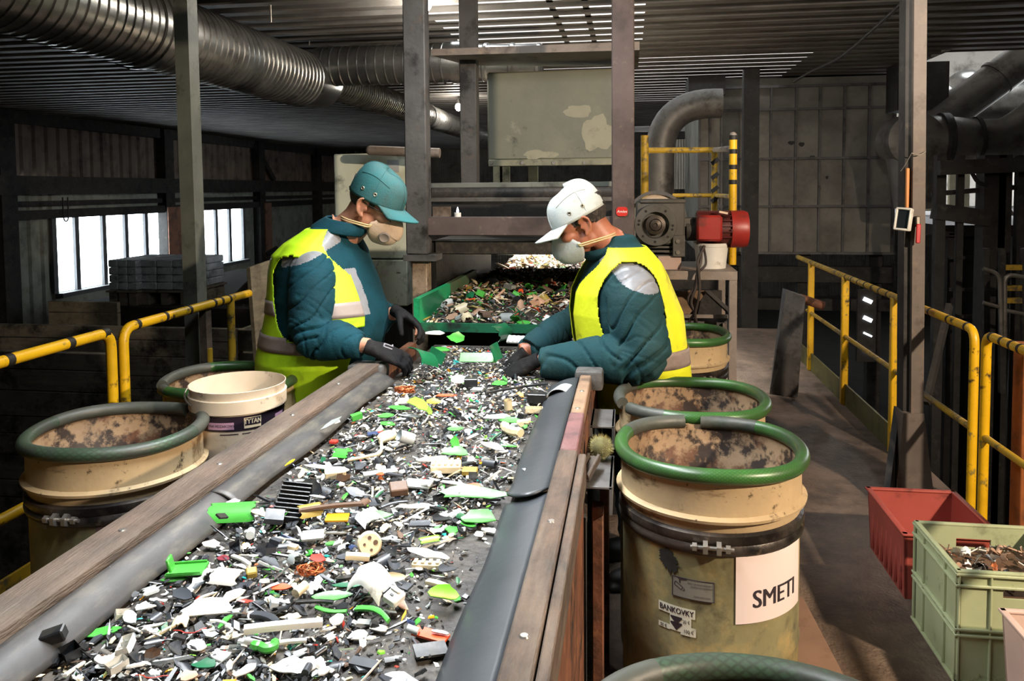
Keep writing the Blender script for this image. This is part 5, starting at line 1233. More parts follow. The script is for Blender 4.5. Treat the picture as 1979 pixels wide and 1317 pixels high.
    def disp(p):
        best = None
        if rr_(p) < 1.1 and p.z < zs[-1]: return .004*ridge(V((p.x*5, p.y*5, p.z*9)))+.0025*ridge(V((p.x*14, p.y*14, p.z*18)))
        for S, Eb, Wr, r in chains:
            for k, (a, b) in enumerate(((S, Eb), (Eb, Wr))):
                t, d = seg_near(p, a, b); rad = r[1] if k == 0 else r[3]
                if d < rad*1.3 and (best is None or d/rad < best[0]): best = (d/rad, t, k, a, b)
        if best:
            _, t, k, a, b = best; ax = (b-a); L = ax.length; ax.normalize(); q = p-a; al = q.dot(ax); pr = q-ax*al
            wp = p+.045*noise.noise_vector(p*6+V((k*3, 1, 2)))
            q = wp-a; al = q.dot(ax); pr = q-ax*al; sk = (pr.x+pr.y*.6+pr.z*.8)*(1 if k == 0 else -1)
            n1 = abs(noise.noise(V((al*10+sk*7, pr.x*3.5, pr.z*3.5+k*9)))); n2 = abs(noise.noise(V((al*19-sk*9, pr.x*7, pr.z*7+k*5)))); n3 = noise.noise(p*45)
            el = max(0, 1-abs((t if k == 0 else 1-t)-.95)*1.6); amp = .010+.014*el
            if k == 1: amp *= .8+.8*max(0, t-.5)
            cr = math.exp(-(n1/.06)**2); c2 = math.exp(-(n2/.05)**2)
            return .006*noise.noise(V((al*8, pr.x*6, pr.z*6+k)))+.002-(.009+.012*el)*(1 if k == 0 else .75+.5*t)*cr-.005*(.4+el)*c2+.0006*n3
        return .006*ridge(V((p.x*5, p.y*5, p.z*9)))+.003*ridge(V((p.x*14, p.y*14, p.z*18)))
    jk = union(mb, .0062, 4, .5, disp)
    # light grey shoulder yoke and chest panel are sewn-in fields of the jacket
    for fi, f in enumerate(jk.f):
        c = sum((jk.v[i] for i in f), V())/len(f)
        for fld in o['fields']:
            if fld(c, surf, sec, F, Lf): jk.m[fi] = 1
    jk.build('jacket', [o['jacket'], reflect], root, smooth=180)
    # collar
    mb = MB(); cz0 = o['collar'][0]; cz1 = o['collar'][1]
    def colf(u, v):
        th = .32+(2*PI-.64)*u; cc = nb.lerp(hq(-.045, 0, -.075), .1+.62*v) + V((0, 0, o.get('cdz', 0)))
        ra, rb = (.102-.022*v)*hs*cz0, (.094-.018*v)*hs*cz0
        dip = .5+.5*math.cos(th)
        p = cc+hF0*ra*math.cos(th)*(1+.15*v)+hL*rb*math.sin(th)+V((0, 0, -.05*dip*cz1))
        return p+(p-cc).normalized()*.004*max(0, math.sin(v*PI))
    mb.grid(colf, 44, 8); mb.build('collar', o['jacket'], root, smooth=60, solid=.009, fix=True)
    # ---- vest
    zb, zt2 = o['vest_z']; nzv, nth = 110, 300
    def vz(v): return zb+(zt2-zb)*v
    def vp(u, v):
        z = vz(v); th = 2*PI*u; off = .02+.012*max(0, 1-v*2.2)+.006*noise.noise(V((u*11, z*5, o['seed'])))+.004*noise.noise(V((u*26, z*3, 4)))
        return surf(z, th, off)
    def keepv(u, v):
        th = 2*PI*u; th = th-2*PI if th > PI else th; z = vz(v); a = abs(th)
        if a < (o['open_far'] if th*o['side'] < 0 else o['open'](v)): return False
        c, hw0, hh, zc0 = o['hole']; s = (a-c)/hw0; zz = (z-zc0)/(hh if z > zc0 else hh*o.get('holelow', 1.2))
        if s*s+zz*zz < 1: return False
        return True
    mb = MB(); mb.grid(vp, nth, nzv, keep=None)
    mb2 = MB(); mb2.grid(lambda u, v: vp(u, v), nth, nzv, keep=keepv); vest = mb2.build('vest', o['hivis'], root, smooth=60, solid=.004, fix=False)
    for z0, z1 in o['bands']:
        mb = MB(); mb.grid(lambda u, v: surf(z0+(z1-z0)*v, 2*PI*u, .0245+.012*max(0, 1-(z0-zb)/(zt2-zb)*2.2)+.006*noise.noise(V((u*11, (z0+(z1-z0)*v)*5, o['seed'])))+.004*noise.noise(V((u*26, (z0+(z1-z0)*v)*3, 4)))), nth, 4, keep=lambda u, v: keepv(u, (z0+(z1-z0)*v-zb)/(zt2-zb)))
        b = mb.build('reflective_band', o['tape'], vest, smooth=60, solid=.002, fix=False)
    # ---- head gear
    cp = thing('cap', None, None); cp.parent = root; cp.location = H-wloc(root)
    capm = o['cap']
    def cf(u, v):
        th = 2*PI*u; lo = .016+.006*math.cos(th)+.012*(1-math.cos(th))*.5*o.get('capback', 1)
        ph = v*PI/2; k = math.cos(ph)**.56; rx = .113 if math.cos(th) > 0 else .108
        zz = lo+(.143-.012*math.cos(th)-lo)*math.sin(ph)**.92
        return hq(-.008+rx*k*math.cos(th)*(1-.04*(1-v)), .09*k*math.sin(th), zz)
    def keepc(u, v):
        th = 2*PI*u-PI; return not (abs(th) < .36 and v < .2*math.sqrt(max(0, 1-(th/.36)**2)))
    mb = MB(); mb.grid(cf, 64, 24, keep=keepc); mb.build('crown', capm, cp, smooth=60, solid=.004*hs, fix=False)
    mb = MB()
    for u in (0, .25, .5, .75): mb.tube([cf(u+.04, v/16)+(cf(u+.04, v/16)-hq(0, 0, .04)).normalized()*.003 for v in range(1 if u != .5 else 8, 17)], .0016, 6)
    for u0, u1 in ((.14, .36), (.64, .86)): mb.tube([cf(u0+(u1-u0)*k/20, .42+.1*math.sin(PI*k/20))+(cf(u0+(u1-u0)*k/20, .45)-hq(0, 0, .04)).normalized()*.003 for k in range(21)], .0016, 6)
    mb.build('seam', capm, cp)
    def bf(u, v):
        a = (u*2-1); th = a*1.08; s = cf((th/(2*PI)) % 1.0, .02)
        e = hF*(.082*(1-.28*a*a)*v)*hs - hU*((o.get('droop', .014)*v+.018*a*a*v)*hs); return s+e-hF*.004
    mb = MB(); mb.grid(bf, 28, 10); mb.build('brim', capm, cp, smooth=60, solid=.005*hs, fix=True)
    for s in (-1, 1):
        for uu in (.205, .285):
            u = uu if s > 0 else 1-uu; p = cf(u, .17); n = (cf(u+.01, .17)-cf(u-.01, .17)).cross(cf(u, .22)-cf(u, .12)).normalized()
            if n.dot(p-H) < 0: n = -n
            t1 = n.orthogonal().normalized(); t2 = n.cross(t1)
            mb = MB(); mb.tube([p+n*.003+(t1*math.cos(k*PI/8)+t2*math.sin(k*PI/8))*.0054*hs for k in range(16)], .0018*hs, 8, closed=True); e = mb.build('eyelet', brass, cp)
            mb = MB(); mb.tube([p+n*.0018, p+n*.0036], .0048*hs, 12); mb.build('eyelet_hole', black, cp)
    mb = MB(); mb.tube([cf(.43, .03), cf(.47, .02), cf(.5, .015), cf(.53, .02), cf(.57, .03)], .006, 8, smooth_n=3); mb.build('size_strap', black, cp)
    # hair under the cap
    mb = MB()
    def hf_(u, v):
        th = .33*2*PI*.5+ (2*PI-.33*2*PI)*u; z = -.05+.13*v
        cx = -.012; rz = .092; k = math.sqrt(max(.02, 1-((z-.04)/rz)**2)) if z < .04 else 1
        w = 1.015+.012*noise.noise(V((u*40, v*20, 3)))
        return hq(cx+.099*k*w*math.cos(th), .0785*k*w*math.sin(th), z)
    def keeph(u, v):
        th = .33*PI+(2*PI-.66*PI)*u; z = -.05+.13*v; b = -math.cos(th)
        lim = -.045+ (.045*(1-max(0, b)))*1.2 if b > .15 else .0
        return z > lim
    mb.grid(hf_, 60, 20, keep=keeph); mb.build('hair', hair_m, root, smooth=60, solid=.003, fix=False)
    for s in (-1, 1):
        MB().ell(hq(.078, s*.032, .004), (.011*hs, .012*hs, .008*hs), 12, 8, 0, R).build('eye', eye_m, root)
        mb = MB(); mb.tube([hq(.092, s*.018, .018), hq(.088, s*.034, .023), hq(.074, s*.05, .018)], [.004, .005, .003], 8, smooth_n=3); mb.build('eyebrow', hair_m, root)
    # mask
    mk = thing('dust_mask', None, None); mk.parent = root; mk.location = H-wloc(root)
    ax = (hF*math.cos(.35)-hU*math.sin(.35)); up = hU*math.cos(.35)+hF*math.sin(.35); mc = hq(.078, 0, -.058)
    def mf(u, v):
        th = 2*PI*u; rho = v; la = .066*hs*rho*math.sin(th)*(1-.14*math.cos(th)); vt = .07*hs*rho*math.cos(th)
        dpt = .058*hs*(1-rho**2.6)-.0*rho; return mc+ax*(dpt-9.5*la*la/hs+(.004 if math.cos(th) > 0 else 0))+up*vt+hL*la
    mb = MB(); mb.grid(mf, 56, 18); mb.build('cup', o['mask'], mk, smooth=80, solid=.003, fix=True)
    if o.get('valve'):
        u = o['valve']; p = mf(u, .62); n = (mf(u+.01, .62)-mf(u-.01, .62)).cross(mf(u, .7)-mf(u, .54)).normalized()
        if n.dot(p-mc) < 0: n = -n
        Q = n.to_track_quat('Z', 'Y').to_matrix().to_4x4(); Q.translation = p-n*.004
        mb = MB(); l = MB(); l.lathe([(.021*hs, 0), (.021*hs, .008), (.017*hs, .011), (.014*hs, .0085), (0, .0085)], seg=28); mb.add([Q @ v for v in l.v], l.f); mb.build('valve', mat('mask valve', '#8d8078', .5, var=.1), mk, smooth=40)
    mb = MB()
    for dz in (0, -.007):
        for s in (-1, 1):
            pts = [mf(.27 if s > 0 else .73, .97), hq(.036, s*.071, -.058+dz), hq(-.01, s*.08, -.066+dz), hq(-.055, s*.072, -.075+dz), hq(-.088, s*.045, -.082+dz), hq(-.1, 0, -.085+dz)]
            mb.tube(pts, .0025*hs, 6, smooth_n=4, sx=1.6)
    mb.build('strap', strap_m, mk)
    if o.get('glasses'):
        g = thing('safety_glasses', None, None); g.parent = root; g.location = H-wloc(root)
        lm = glass('spectacle lens', '#cfd6d4', .82)
        for s in (-1, 1):
            mb = MB(); mb.grid(lambda u, v: hq(.098-.03*abs(.06*(u*.9+.05))*s*s*9*abs(u), s*(.008+.05*u), -.018+.036*v), 6, 4); mb.build('lens', lm, g, smooth=60)
            mb = MB(); ring = [hq(.098-.0*u, s*(.033+.026*math.cos(k*PI/8)), .0+.019*math.sin(k*PI/8)) for k, u in ((k, 0) for k in range(16))]; mb.tube(ring, .0017, 6, closed=True); mb.tube([hq(.098, s*.058, .006), hq(.05, s*.078, .008), hq(-.012, s*.084, .012)], .002, 6, smooth_n=3); mb.build('rim', black, g)
    # gloves
    for hd in hands:
        mb = MB(); hand(mb, hd['w'], hd['f'], hd['n'], hd['t'], hd.get('sc', 1.), hd['curl'], tcurl=hd.get('tc', .3)); f = V(hd['f']).normalized()
        g = union(mb, .0038, 2, .5, lambda p: .0012*noise.noise(p*60)).build('glove', glove_m, root, smooth=180)
        if hd.get('mark'):
            n = -(V(hd['n'])-f*V(hd['n']).dot(f)).normalized(); s = V(hd['t']); s = (s-f*s.dot(f)-n*s.dot(n)).normalized(); mb = MB(); w = V(hd['w'])
            B = Matrix((f, s, n)).transposed()
            for a, b, l, wd in ((.045, .017, .036, .006), (.045, -.0, .036, .006), (.03, .0085, .006, .022), (.058, .02, .006, .014)):
                mb.box(w+f*a*1.1+s*b*1.1+n*(.0215*hd.get('sc', 1)), (l, wd, .004), B)
            mb.build('glove_mark', mat('grey glove print', '#6d6a70', .6, var=.1), g)
    return root

# ---------------------------------------------------------------- worker in the green cap, left of the belt
F1 = V((math.cos(math.radians(18)), -math.sin(math.radians(18)), 0))
def S_(rows, Y):
    out = []
    for y, xc, d, w, *yy in rows:
        p = P(xc, y, yy[0] if yy else Y); out.append((p.z, (p.x, p.y), d, w))
    return sorted(out, key=lambda r: r[0])
Y1c = 3.12
secs1 = S_([(790, 604, .175, .195, 3.2), (750, 606, .195, .21, 3.17), (690, 620, .232, .222), (640, 634, .245, .225), (600, 638, .235, .225), (560, 634, .21, .222), (520, 628, .182, .216), (490, 626, .155, .208), (468, 632, .12, .178), (450, 642, .095, .125), (432, 652, .075, .08)], Y1c)
J = lambda x, y, Y: P(x, y, Y)
near1 = ((J(606, 524, 2.94), J(603, 650, 2.86), J(700, 668, 2.84)), (.088, .098, .083, .078, .048), V((1, 0, 0)))
far1 = ((J(655, 500, 3.3), J(716, 622, 3.34), J(752, 606, 3.2)), (.095, .09, .075, .066, .046), V((1, 0, 0)))
h1 = (P(725, 398, 3.12), math.radians(25), V((math.cos(math.radians(8)), -math.sin(math.radians(8)), 0)), 1.13)
hw1 = J(722, 675, 2.84)
hands1 = [dict(w=J(722, 674, 2.84), f=V((.86, .25, -.36)), n=V((-.3, .35, -.9)), t=V((.1, .9, .2)), curl=(.55, .6, .62, .6), sc=1.15, tc=.6, mark=True),
          dict(w=J(772, 606, 3.18), f=V((.82, -.3, -.42)), n=V((-.25, -.5, -.85)), t=V((0, -.9, .1)), curl=(.5, .6, .65, .65), sc=1.15, tc=.7)]
z_ = lambda y, Y: P(700, y, Y).z
def yoke1(c, surf, sec, F, Lf):
    t = c-near1[0][0]; cc, d, w = sec(c.z); q = c-cc
    return c.y < 3.03 and -.005 < (c-J(606, 492, 2.94)).dot(V((-.35, -.25, 1)).normalized()) < .06 and abs(t.dot(F)) < .12
def chest1(c, surf, sec, F, Lf):
    cc, d, w = sec(c.z); q = c-cc; th = math.atan2(q.dot(Lf)/w, q.dot(F)/d); return math.hypot(q.dot(F)/d, q.dot(Lf)/w) < 1.1 and z_(612, 2.95) < c.z < z_(522, 2.95) and -.62 < th < -.12
worker1 = build_person('person', 'person in a green cap and yellow vest with tan mask, sorting from the left', F1, secs1, near1, far1, h1, hands1,
    dict(skin=skin_l, jacket=jacket_m, hivis=hivis, tape=reflect_p, cap=cap_m1, mask=mask_m1, valve=.70, glasses=True, fields=[yoke1, chest1], collar=(1.04, .8), cdz=.03, seed=1,
         vest_z=(z_(764, 3.12), z_(441, 3.12)), bands=[(1.0, 1.065), (1.145, 1.205)], side=-1, open_far=1.5, open=lambda v: (.3 if v > .45 else .45)+max(0, (v-.74)/.26)*.8, hole=(1.48, .44, .085, z_(532, 3.0)), holelow=3.0, neck=.7))
# ---------------------------------------------------------------- worker in the white cap, right of the belt
F2 = V((-math.cos(math.radians(12)), -math.sin(math.radians(12)), 0)); Y2c = 3.2
secs2 = S_([(800, 1238, .17, .185, 3.3), (750, 1236, .185, .2, 3.27), (700, 1224, .2, .215, 3.22), (650, 1213, .205, .22), (600, 1207, .203, .22), (560, 1202, .182, .218), (530, 1203, .155, .205), (506, 1204, .125, .185), (488, 1201, .1, .14), (470, 1194, .082, .09), (456, 1190, .072, .078)], Y2c)
near2 = ((J(1224, 572, 2.99), J(1240, 690, 2.92), J(1046, 702, 2.95)), (.1, .108, .1, .088, .058), V((-1, 0, 0)))
far2 = ((J(1180, 560, 3.4), J(1110, 622, 3.46), J(1018, 678, 3.18)), (.092, .085, .075, .07, .055), V((-1, 0, 0)))
h2 = (P(1122, 433, 3.16), math.radians(27), V((-math.cos(math.radians(8)), -math.sin(math.radians(8)), 0)), 1.12)
hands2 = [dict(w=J(1028, 702, 2.95), f=V((-.84, .1, -.42)), n=V((.3, .3, -.9)), t=V((0, .95, .1)), curl=(.5, .5, .55, .6), sc=1.2, tc=.5),
          dict(w=J(1005, 690, 3.16), f=V((-.7, -.1, -.6)), n=V((.5, -.2, -.8)), t=V((0, -.9, 0)), curl=(.55, .6, .6, .6), sc=1.15, tc=.5)]
def yoke2(c, surf, sec, F, Lf):
    t = c-near2[0][0]; return c.y < 3.1 and .055 < t.dot(V((.28, -.25, 1)).normalized()) < .125 and abs(t.dot(F)) < .14
worker2 = build_person('person', 'person in a white cap and yellow vest with grey mask, sorting from the right', F2, secs2, near2, far2, h2, hands2,
    dict(skin=skin_r, jacket=jacket_m2, hivis=hivis2, tape=reflect_p, cap=cap_m2, mask=mask_m2, fields=[yoke2], collar=(1.0, 1.0), seed=5, capback=1.4,
         vest_z=(z_(768, 3.2), z_(474, 3.2)), bands=[(.945, 1.015)], side=1, open_far=.34, open=lambda v: .22+max(0, (v-.78)/.22)*.75, hole=(1.5, .6, .12, z_(560, 3.0)), holelow=2.4, neck=.9))

# ================================================================== SCRAP ON THE BELT
RD = random.Random(21)
def pmat(n, c, r=.38, v=.08, d=None): return mat('scrap '+n, c, r, var=v, scale=12, dirt=[d or ('#6b655a', .12, 18)], bump=.04)
PM = dict(white=pmat('white', '#e4e2da'), cream=pmat('cream', '#d6c6a2', .42), grey=pmat('grey', '#8f9390'), pale=pmat('pale grey', '#bcc2c2'), dark=pmat('dark grey', '#3a3d42', .36), black=pmat('black', '#1b1c1e', .34, .2, ('#37352f', .15, 14)),
    green=pmat('green', '#47a03f', .34, .12, ('#3d6b2c', .12, 14)), dgreen=pmat('dark green', '#15603c', .35, .15), lime=pmat('lime', '#7cc63a', .34, .12), orange=pmat('orange', '#e0532a', .4), amber=pmat('amber', '#e3a21c', .38), ochre=pmat('ochre', '#8f7a33', .45), yellow=pmat('yellow', '#d9c22c', .4),
    red=pmat('red', '#c23a2e', .4), blue=pmat('navy', '#2c3a5c', .4), teal=pmat('teal', '#1f8d86', .35), tan=pmat('tan', '#a5836a', .5), brown=pmat('brown', '#5d4636', .6, .2), copper=mat('scrap copper', '#b0633a', .4, .7, var=.2, scale=20), maroon=pmat('maroon', '#6e2530', .4), pcb=pmat('circuit green', '#1f5c3d', .4, .2, ('#b9a860', .2, 60)), metal=mat('scrap steel', '#9a948c', .35, .8, var=.2, scale=14))
def poly_r(n, ax, ay, jag, rnd):
    if n > 9: n = rnd.choice((5, 6, 7, 8, 9)); jag *= 1.25
    return [((1+jag*rnd.uniform(-1, 1))*ax*math.cos(2*PI*k/n+.2*rnd.random()), (1+jag*rnd.uniform(-1, 1))*ay*math.sin(2*PI*k/n)) for k in range(n)]
def flake(L, W, th, curve, rnd, n=11, jag=.22, twist=0, shape=None):
    """torn sheet: a star-shaped outline filled with rings, bent about its long axis"""
    mb = MB(); out = shape or poly_r(n, L/2, W/2, jag, rnd)
    if not shape:      # ragged torn edge
        o2 = []
        for (xa, ya), (xb, yb) in zip(out, out[1:]+out[:1]):
            o2.append((xa, ya)); dx, dy = xb-xa, yb-ya; k = rnd.uniform(-.1, .1); o2.append((xa+dx*.5-dy*k, ya+dy*.5+dx*k))
        out = o2
    n = len(out); R = 4
    def bendp(x, y, z):
        a = curve; r = W/(a if abs(a) > .05 else .05); t = y/r; zz = r*(1-math.cos(t)); yy = r*math.sin(t)
        tw = twist*x/L; return V((x, yy*math.cos(tw)-(zz)*math.sin(tw), yy*math.sin(tw)+zz*math.cos(tw)+z))
    for s, z in ((0, 0), (1, th)):
        mb.v.append(bendp(0, 0, z))
        for k in range(1, R+1):
            for (x, y) in out: mb.v.append(bendp(x*k/R, y*k/R, z))
    S = 1+R*n
    for b in (0, S):
        for i in range(n): mb.f.append((b, b+1+i, b+1+(i+1) % n)); mb.m.append(0)
        for k in range(R-1):
            for i in range(n): j = (i+1) % n; mb.f.append((b+1+k*n+i, b+1+(k+1)*n+i, b+1+(k+1)*n+j, b+1+k*n+j)); mb.m.append(0)
    o = 1+(R-1)*n
    for i in range(n): j = (i+1) % n; mb.f.append((o+i, o+j, S+o+j, S+o+i)); mb.m.append(0)
    return mb
def block(L, W, H, rnd, ribs=0, hollow=False):
    mb = MB()
    if hollow:
        t = .0022
        mb.box((0, 0, t/2), (L, W, t)); 
        for s in (-1, 1): mb.box((0, s*(W-t)/2, H/2), (L, t, H)); mb.box((s*(L-t)/2, 0, H/2), (t, W, H))
        for k in range(ribs): mb.box((-L/2+L*(k+1)/(ribs+1), 0, H*.4), (t, W, H*.8))
    else:
        mb.box((0, 0, H/2), (L, W, H), None, min(.0022, H*.2))
        for k in range(ribs): mb.box((-L/2+L*(k+.5)/ribs, 0, H+H*.12), (L/ribs*.45, W*.86, H*.3))
    return mb
def shell(L, R, arc, th, rnd, jag=.15, taper=.0):
    mb = MB(); nu, nv = 10, 12; e0 = [rnd.uniform(0, jag) for _ in range(nv+1)]; e1 = [rnd.uniform(0, jag) for _ in range(nv+1)]
    def f(u, v, z):
        k = int(v*nv+.5); x = -L/2+L*(e0[k]+(1-e0[k]-e1[k])*u); a = (v-.5)*arc; r = (R+z)*(1-taper*u); return V((x, r*math.sin(a), r*math.cos(a)-R*math.cos(arc/2)*(1-taper*u)))
    for z in (0, th):
        b = len(mb.v)
        for i in range(nu+1):
            for j in range(nv+1): mb.v.append(f(i/nu, j/nv, z))
        for i in range(nu):
            for j in range(nv): q = b+i*(nv+1)+j; mb.f.append((q, q+nv+1, q+nv+2, q+1)); mb.m.append(0)
    S = (nu+1)*(nv+1)
    ring = [i*(nv+1) for i in range(nu+1)]+[nu*(nv+1)+j for j in range(1, nv+1)]+[i*(nv+1)+nv for i in range(nu-1, -1, -1)]+[j for j in range(nv-1, 0, -1)]
    for a, b in zip(ring, ring[1:]+ring[:1]): mb.f.append((a, b, S+b, S+a)); mb.m.append(0)
    return mb
def bar(L, W, H, rnd, bend=.0, n=8):
    mb = MB(); secs = []
    for k in range(n+1):
        t = k/n; x = -L/2+L*t; y = bend*L*math.sin(PI*t); w = W*(1-.25*rnd.random()*t)
        secs.append((V((x, y, H/2)), V((0, w/2, 0)), V((0, 0, H/2)), .4))
    loft(mb, secs, 10); return mb
def cord(L, r, rnd, coil=1.2, z=.0):
    pts = []; p = V((-L/2, 0, r)); a = rnd.uniform(-.8, .8)
    for k in range(9): pts.append(p.copy()); a += rnd.uniform(-coil, coil)*.5; p += V((math.cos(a), math.sin(a), rnd.uniform(-.1, .12)))*L/8; p.z = max(r, p.z)
    return MB().tube(pts, r, 7, smooth_n=4)
def nest(L, rnd, r=.0009, n=9):
    mb = MB()
    for k in range(n):
        a0 = rnd.random()*6; pts = [V((L*.5*rnd.uniform(.4, 1)*math.cos(a0+q*.8), L*.3*rnd.uniform(.4, 1)*math.sin(a0+q*.8), .003+rnd.random()*L*.25)) for q in range(8)]; mb.tube(pts, r, 5, smooth_n=4)
    return mb
HERO = []
def place(mb, name, m, label, px, py, ang, tilt=(0, 0), z=.926, cat='scrap', parts=None, group=None, scale=1.):
    p = PZ(px, py, z)
    R = Euler((tilt[0], tilt[1], ang)).to_matrix()
    mb.v = [R @ (v*scale) for v in mb.v]; lo = min(v.z for v in mb.v); off = V((p.x, p.y, z-.004-lo))
    o = mb.build(name, m, None, smooth=35, loc=(0, 0, 0)); o.location = off
    tag(o, label, cat, group); HERO.append((label, V((p.x, p.y)))); return o
A = math.radians
def s_(px, py, L, z=.926): return L*proj(PZ(px, py, z))[2]/FPX      # photo length in px -> metres there
def H(kind, col, px, py, L, asp, ang, label, tilt=(0, 0), z=.926, name=None, **k):
    l = s_(px, py, L, z); w = l*asp; rnd = random.Random(int(px*7+py)); g = k.pop('g', {})
    if kind == 'flake': mb = flake(l, w, g.get('th', .002), g.get('curve', .5), rnd, g.get('n', 11), g.get('jag', .2), g.get('twist', .3)); nm = 'plastic_shard'
    elif kind == 'leaf': mb = flake(l, w, .002, g.get('curve', .4), rnd, shape=[(l/2*x, w/2*y) for x, y in ((1, .1), (.75, .5), (.4, .75), (.3, .95), (0, .9), (-.4, .8), (-.8, .45), (-1, 0), (-.8, -.5), (-.4, -.9), (.1, -1), (.5, -.7), (.8, -.35))]); nm = 'plastic_shard'
    elif kind == 'plate': mb = flake(l, w, g.get('th', .004), .1, rnd, shape=[(l/2*x, w/2*y) for x, y in ((1, .92), (.95, 1), (0, 1), (-.95, 1), (-1, .92), (-1, 0), (-1, -.92), (-.95, -1), (0, -1), (.95, -1), (1, -.92), (1, 0))]); nm = 'plastic_plate'
    elif kind == 'block': mb = block(l, w, g.get('h', w*.5), rnd, g.get('ribs', 0), g.get('hollow', False)); nm = 'plastic_block'
    elif kind == 'shell': mb = shell(l, w*.6, g.get('arc', 2.2), .0025, rnd, g.get('jag', .15), g.get('taper', 0)); nm = 'plastic_shell'
    elif kind == 'bar': mb = bar(l, w, g.get('h', w*.6), rnd, g.get('bend', .05)); nm = 'plastic_bar'
    elif kind == 'cord': mb = cord(l, w*.5, rnd, g.get('coil', 1.2)); nm = 'cable_scrap'
    elif kind == 'nest': mb = nest(l, rnd, g.get('r', .0011), g.get('n', 14)); nm = 'wire_coil'
    elif kind == 'pipe': mb = MB().tube([(-l/2, 0, w/2), (l/2, 0, w/2)], w/2, 18, caps=False); mb2 = MB().tube([(-l/2, 0, w/2), (l/2, 0, w/2)], w*.4, 18, caps=False); mb.add(mb2.v, mb2.f); nm = 'plastic_tube'
    return place(mb, name or nm, PM[col], label, px, py, A(ang), (A(tilt[0]), A(tilt[1])), z, group=k.get('group'))
# ---- pieces that stand out in the photograph
o = H('plate', 'green', 362, 1103, 72, .55, 8, 'bright green plastic tray piece with upright fin beside the left skirt', (6, -4), .935); l = s_(362, 1103, 72)
mb = MB(); mb.box((-l*.42, .0, l*.2), (l*.09, l*.34, l*.44), (0, -.1, .1), .002); mb.box((0, l*.24, l*.05), (l*.9, .003, l*.14)); mb.box((0, -l*.24, l*.05), (l*.9, .003, l*.1)); mb.v = [Euler((A(6), A(-4), A(8))).to_matrix() @ v + o.location for v in mb.v]; mb.build('fin', PM['green'], o)
H('flake', 'green', 335, 1118, 55, .4, 20, 'jagged green flake under the tray piece with the fin', z=.927)
H('leaf', 'green', 198, 1219, 72, .42, 28, 'leaf shaped bright green piece near the left skirt', (4, 0), .93)
H('shell', 'green', 450, 998, 92, .5, 14, 'green trough shaped piece leaning on the left skirt', (25, 0), .94, g=dict(arc=2.0, jag=.1))
H('plate', 'black', 428, 1003, 26, .5, 80, 'short black strip across the green trough', (30, 20), .965)
H('flake', 'cream', 500, 992, 46, .3, -18, 'cream splinter lying on the end of the green trough', (10, 5), .955)
H('flake', 'white', 452, 972, 26, .6, 50, 'white chip standing above the green trough', (40, 0), .95)
# white appliance handle: curved shell with a slotted end block
l = s_(735, 1155, 112); t = thing('appliance_handle', 'white curved appliance handle with slotted end lying among the green strips', 'handle', PZ(735, 1160, .93))
base = PZ(735, 1160, .93); R = Euler((A(10), A(4), A(-24))).to_matrix()
sh = shell(l*.72, l*.26, 2.6, .003, random.Random(2), .02, .1); 
MBx = MB(); MBx.add([base+R @ V((v.x-l*.16, v.y, v.z+.012+.03*math.sin(PI*min(1, max(0, (v.x+l*.36)/(l*.72)))))) for v in sh.v], sh.f); MBx.build('shell', PM['white'], t)
mb = MB(); Rm = R.to_4x4(); Rm.translation = base; q = MB(); q.box((l*.33, 0, .02), (l*.28, l*.3, .016), (0, .25, 0), .003); q.box((l*.33, l*.05, .031), (l*.2, l*.06, .006), (0, .25, 0), .002); mb.add([Rm @ v for v in q.v], q.f); mb.build('end_block', PM['white'], t)
mb = MB(); q = MB(); q.box((l*.34, -.006, .0285), (l*.06, l*.04, .003), (0, .25, 0)); q.box((l*.3, .02, .032), (l*.1, l*.025, .004), (0, .25, 0)); q.box((l*.2, 0, .027), (l*.02, l*.24, .012), (0, .2, 0)); mb.add([Rm @ v for v in q.v], q.f); mb.build('slot', PM['black'], t)
HERO.append((t['label'], V((base.x, base.y))))
H('flake', 'cream', 745, 1118, 92, .18, 12, 'curved cream strip behind the white appliance handle', (50, 0), .945, g=dict(curve=1.2))
H('plate', 'dark', 775, 1130, 48, .4, -25, 'dark open frame behind the white appliance handle', (12, 0), .935)
H('leaf', 'lime', 857, 1152, 62, .72, 10, 'crumpled bright green cup piece near the right skirt', (18, 10), .945, g=dict(curve=2.2))
H('flake', 'green', 880, 1155, 34, .5, -30, 'small green wing beside the crumpled green cup piece', (20, 0), .935)
H('bar', 'cream', 845, 1130, 48, .3, -22, 'pale yellow sponge strip behind the crumpled green cup piece', (0, 0), .945, name='sponge_strip')
H('plate', 'orange', 832, 1226, 74, .36, -17, 'flat orange plate near the right skirt', (5, 0), .932)
H('flake', 'pale', 848, 1219, 38, .25, -8, 'grey sliver lying on the flat orange plate', (4, 0), .94)
H('plate', 'black', 832, 1258, 64, .6, 28, 'black rectangular plate below the flat orange plate', (6, 4), .93)
H('plate', 'dark', 703, 1284, 54, .4, -10, 'dark grey rectangular plate near the bottom centre', (8, 0), .93, g=dict(th=.007))
H('plate', 'black', 757, 1275, 28, .5, 25, 'small black plate right of the dark grey rectangular plate', (8, 0), .928)
H('bar', 'green', 720, 1188, 84, .14, -24, 'curved green strip in front of the white appliance handle', (20, 0), .94, g=dict(bend=.14))
H('bar', 'green', 640, 1178, 66, .13, -6, 'green strip left of the white appliance handle', (20, 0), .935, g=dict(bend=-.08))
H('leaf', 'green', 642, 1152, 80, .36, 22, 'pointed green sheet left of the white appliance handle', (10, 4), .94)
H('flake', 'dgreen', 672, 1130, 52, .3, 8, 'dark green glossy piece behind the pointed green sheet', (14, 0), .94)
H('bar', 'black', 608, 1163, 72, .14, 8, 'black bar crossing the pointed green sheet', (0, 0), .945)
H('shell', 'white', 440, 1117, 70, .5, -4, 'domed white shell piece near the left skirt', (10, 0), .94, g=dict(arc=2.4, jag=.2))
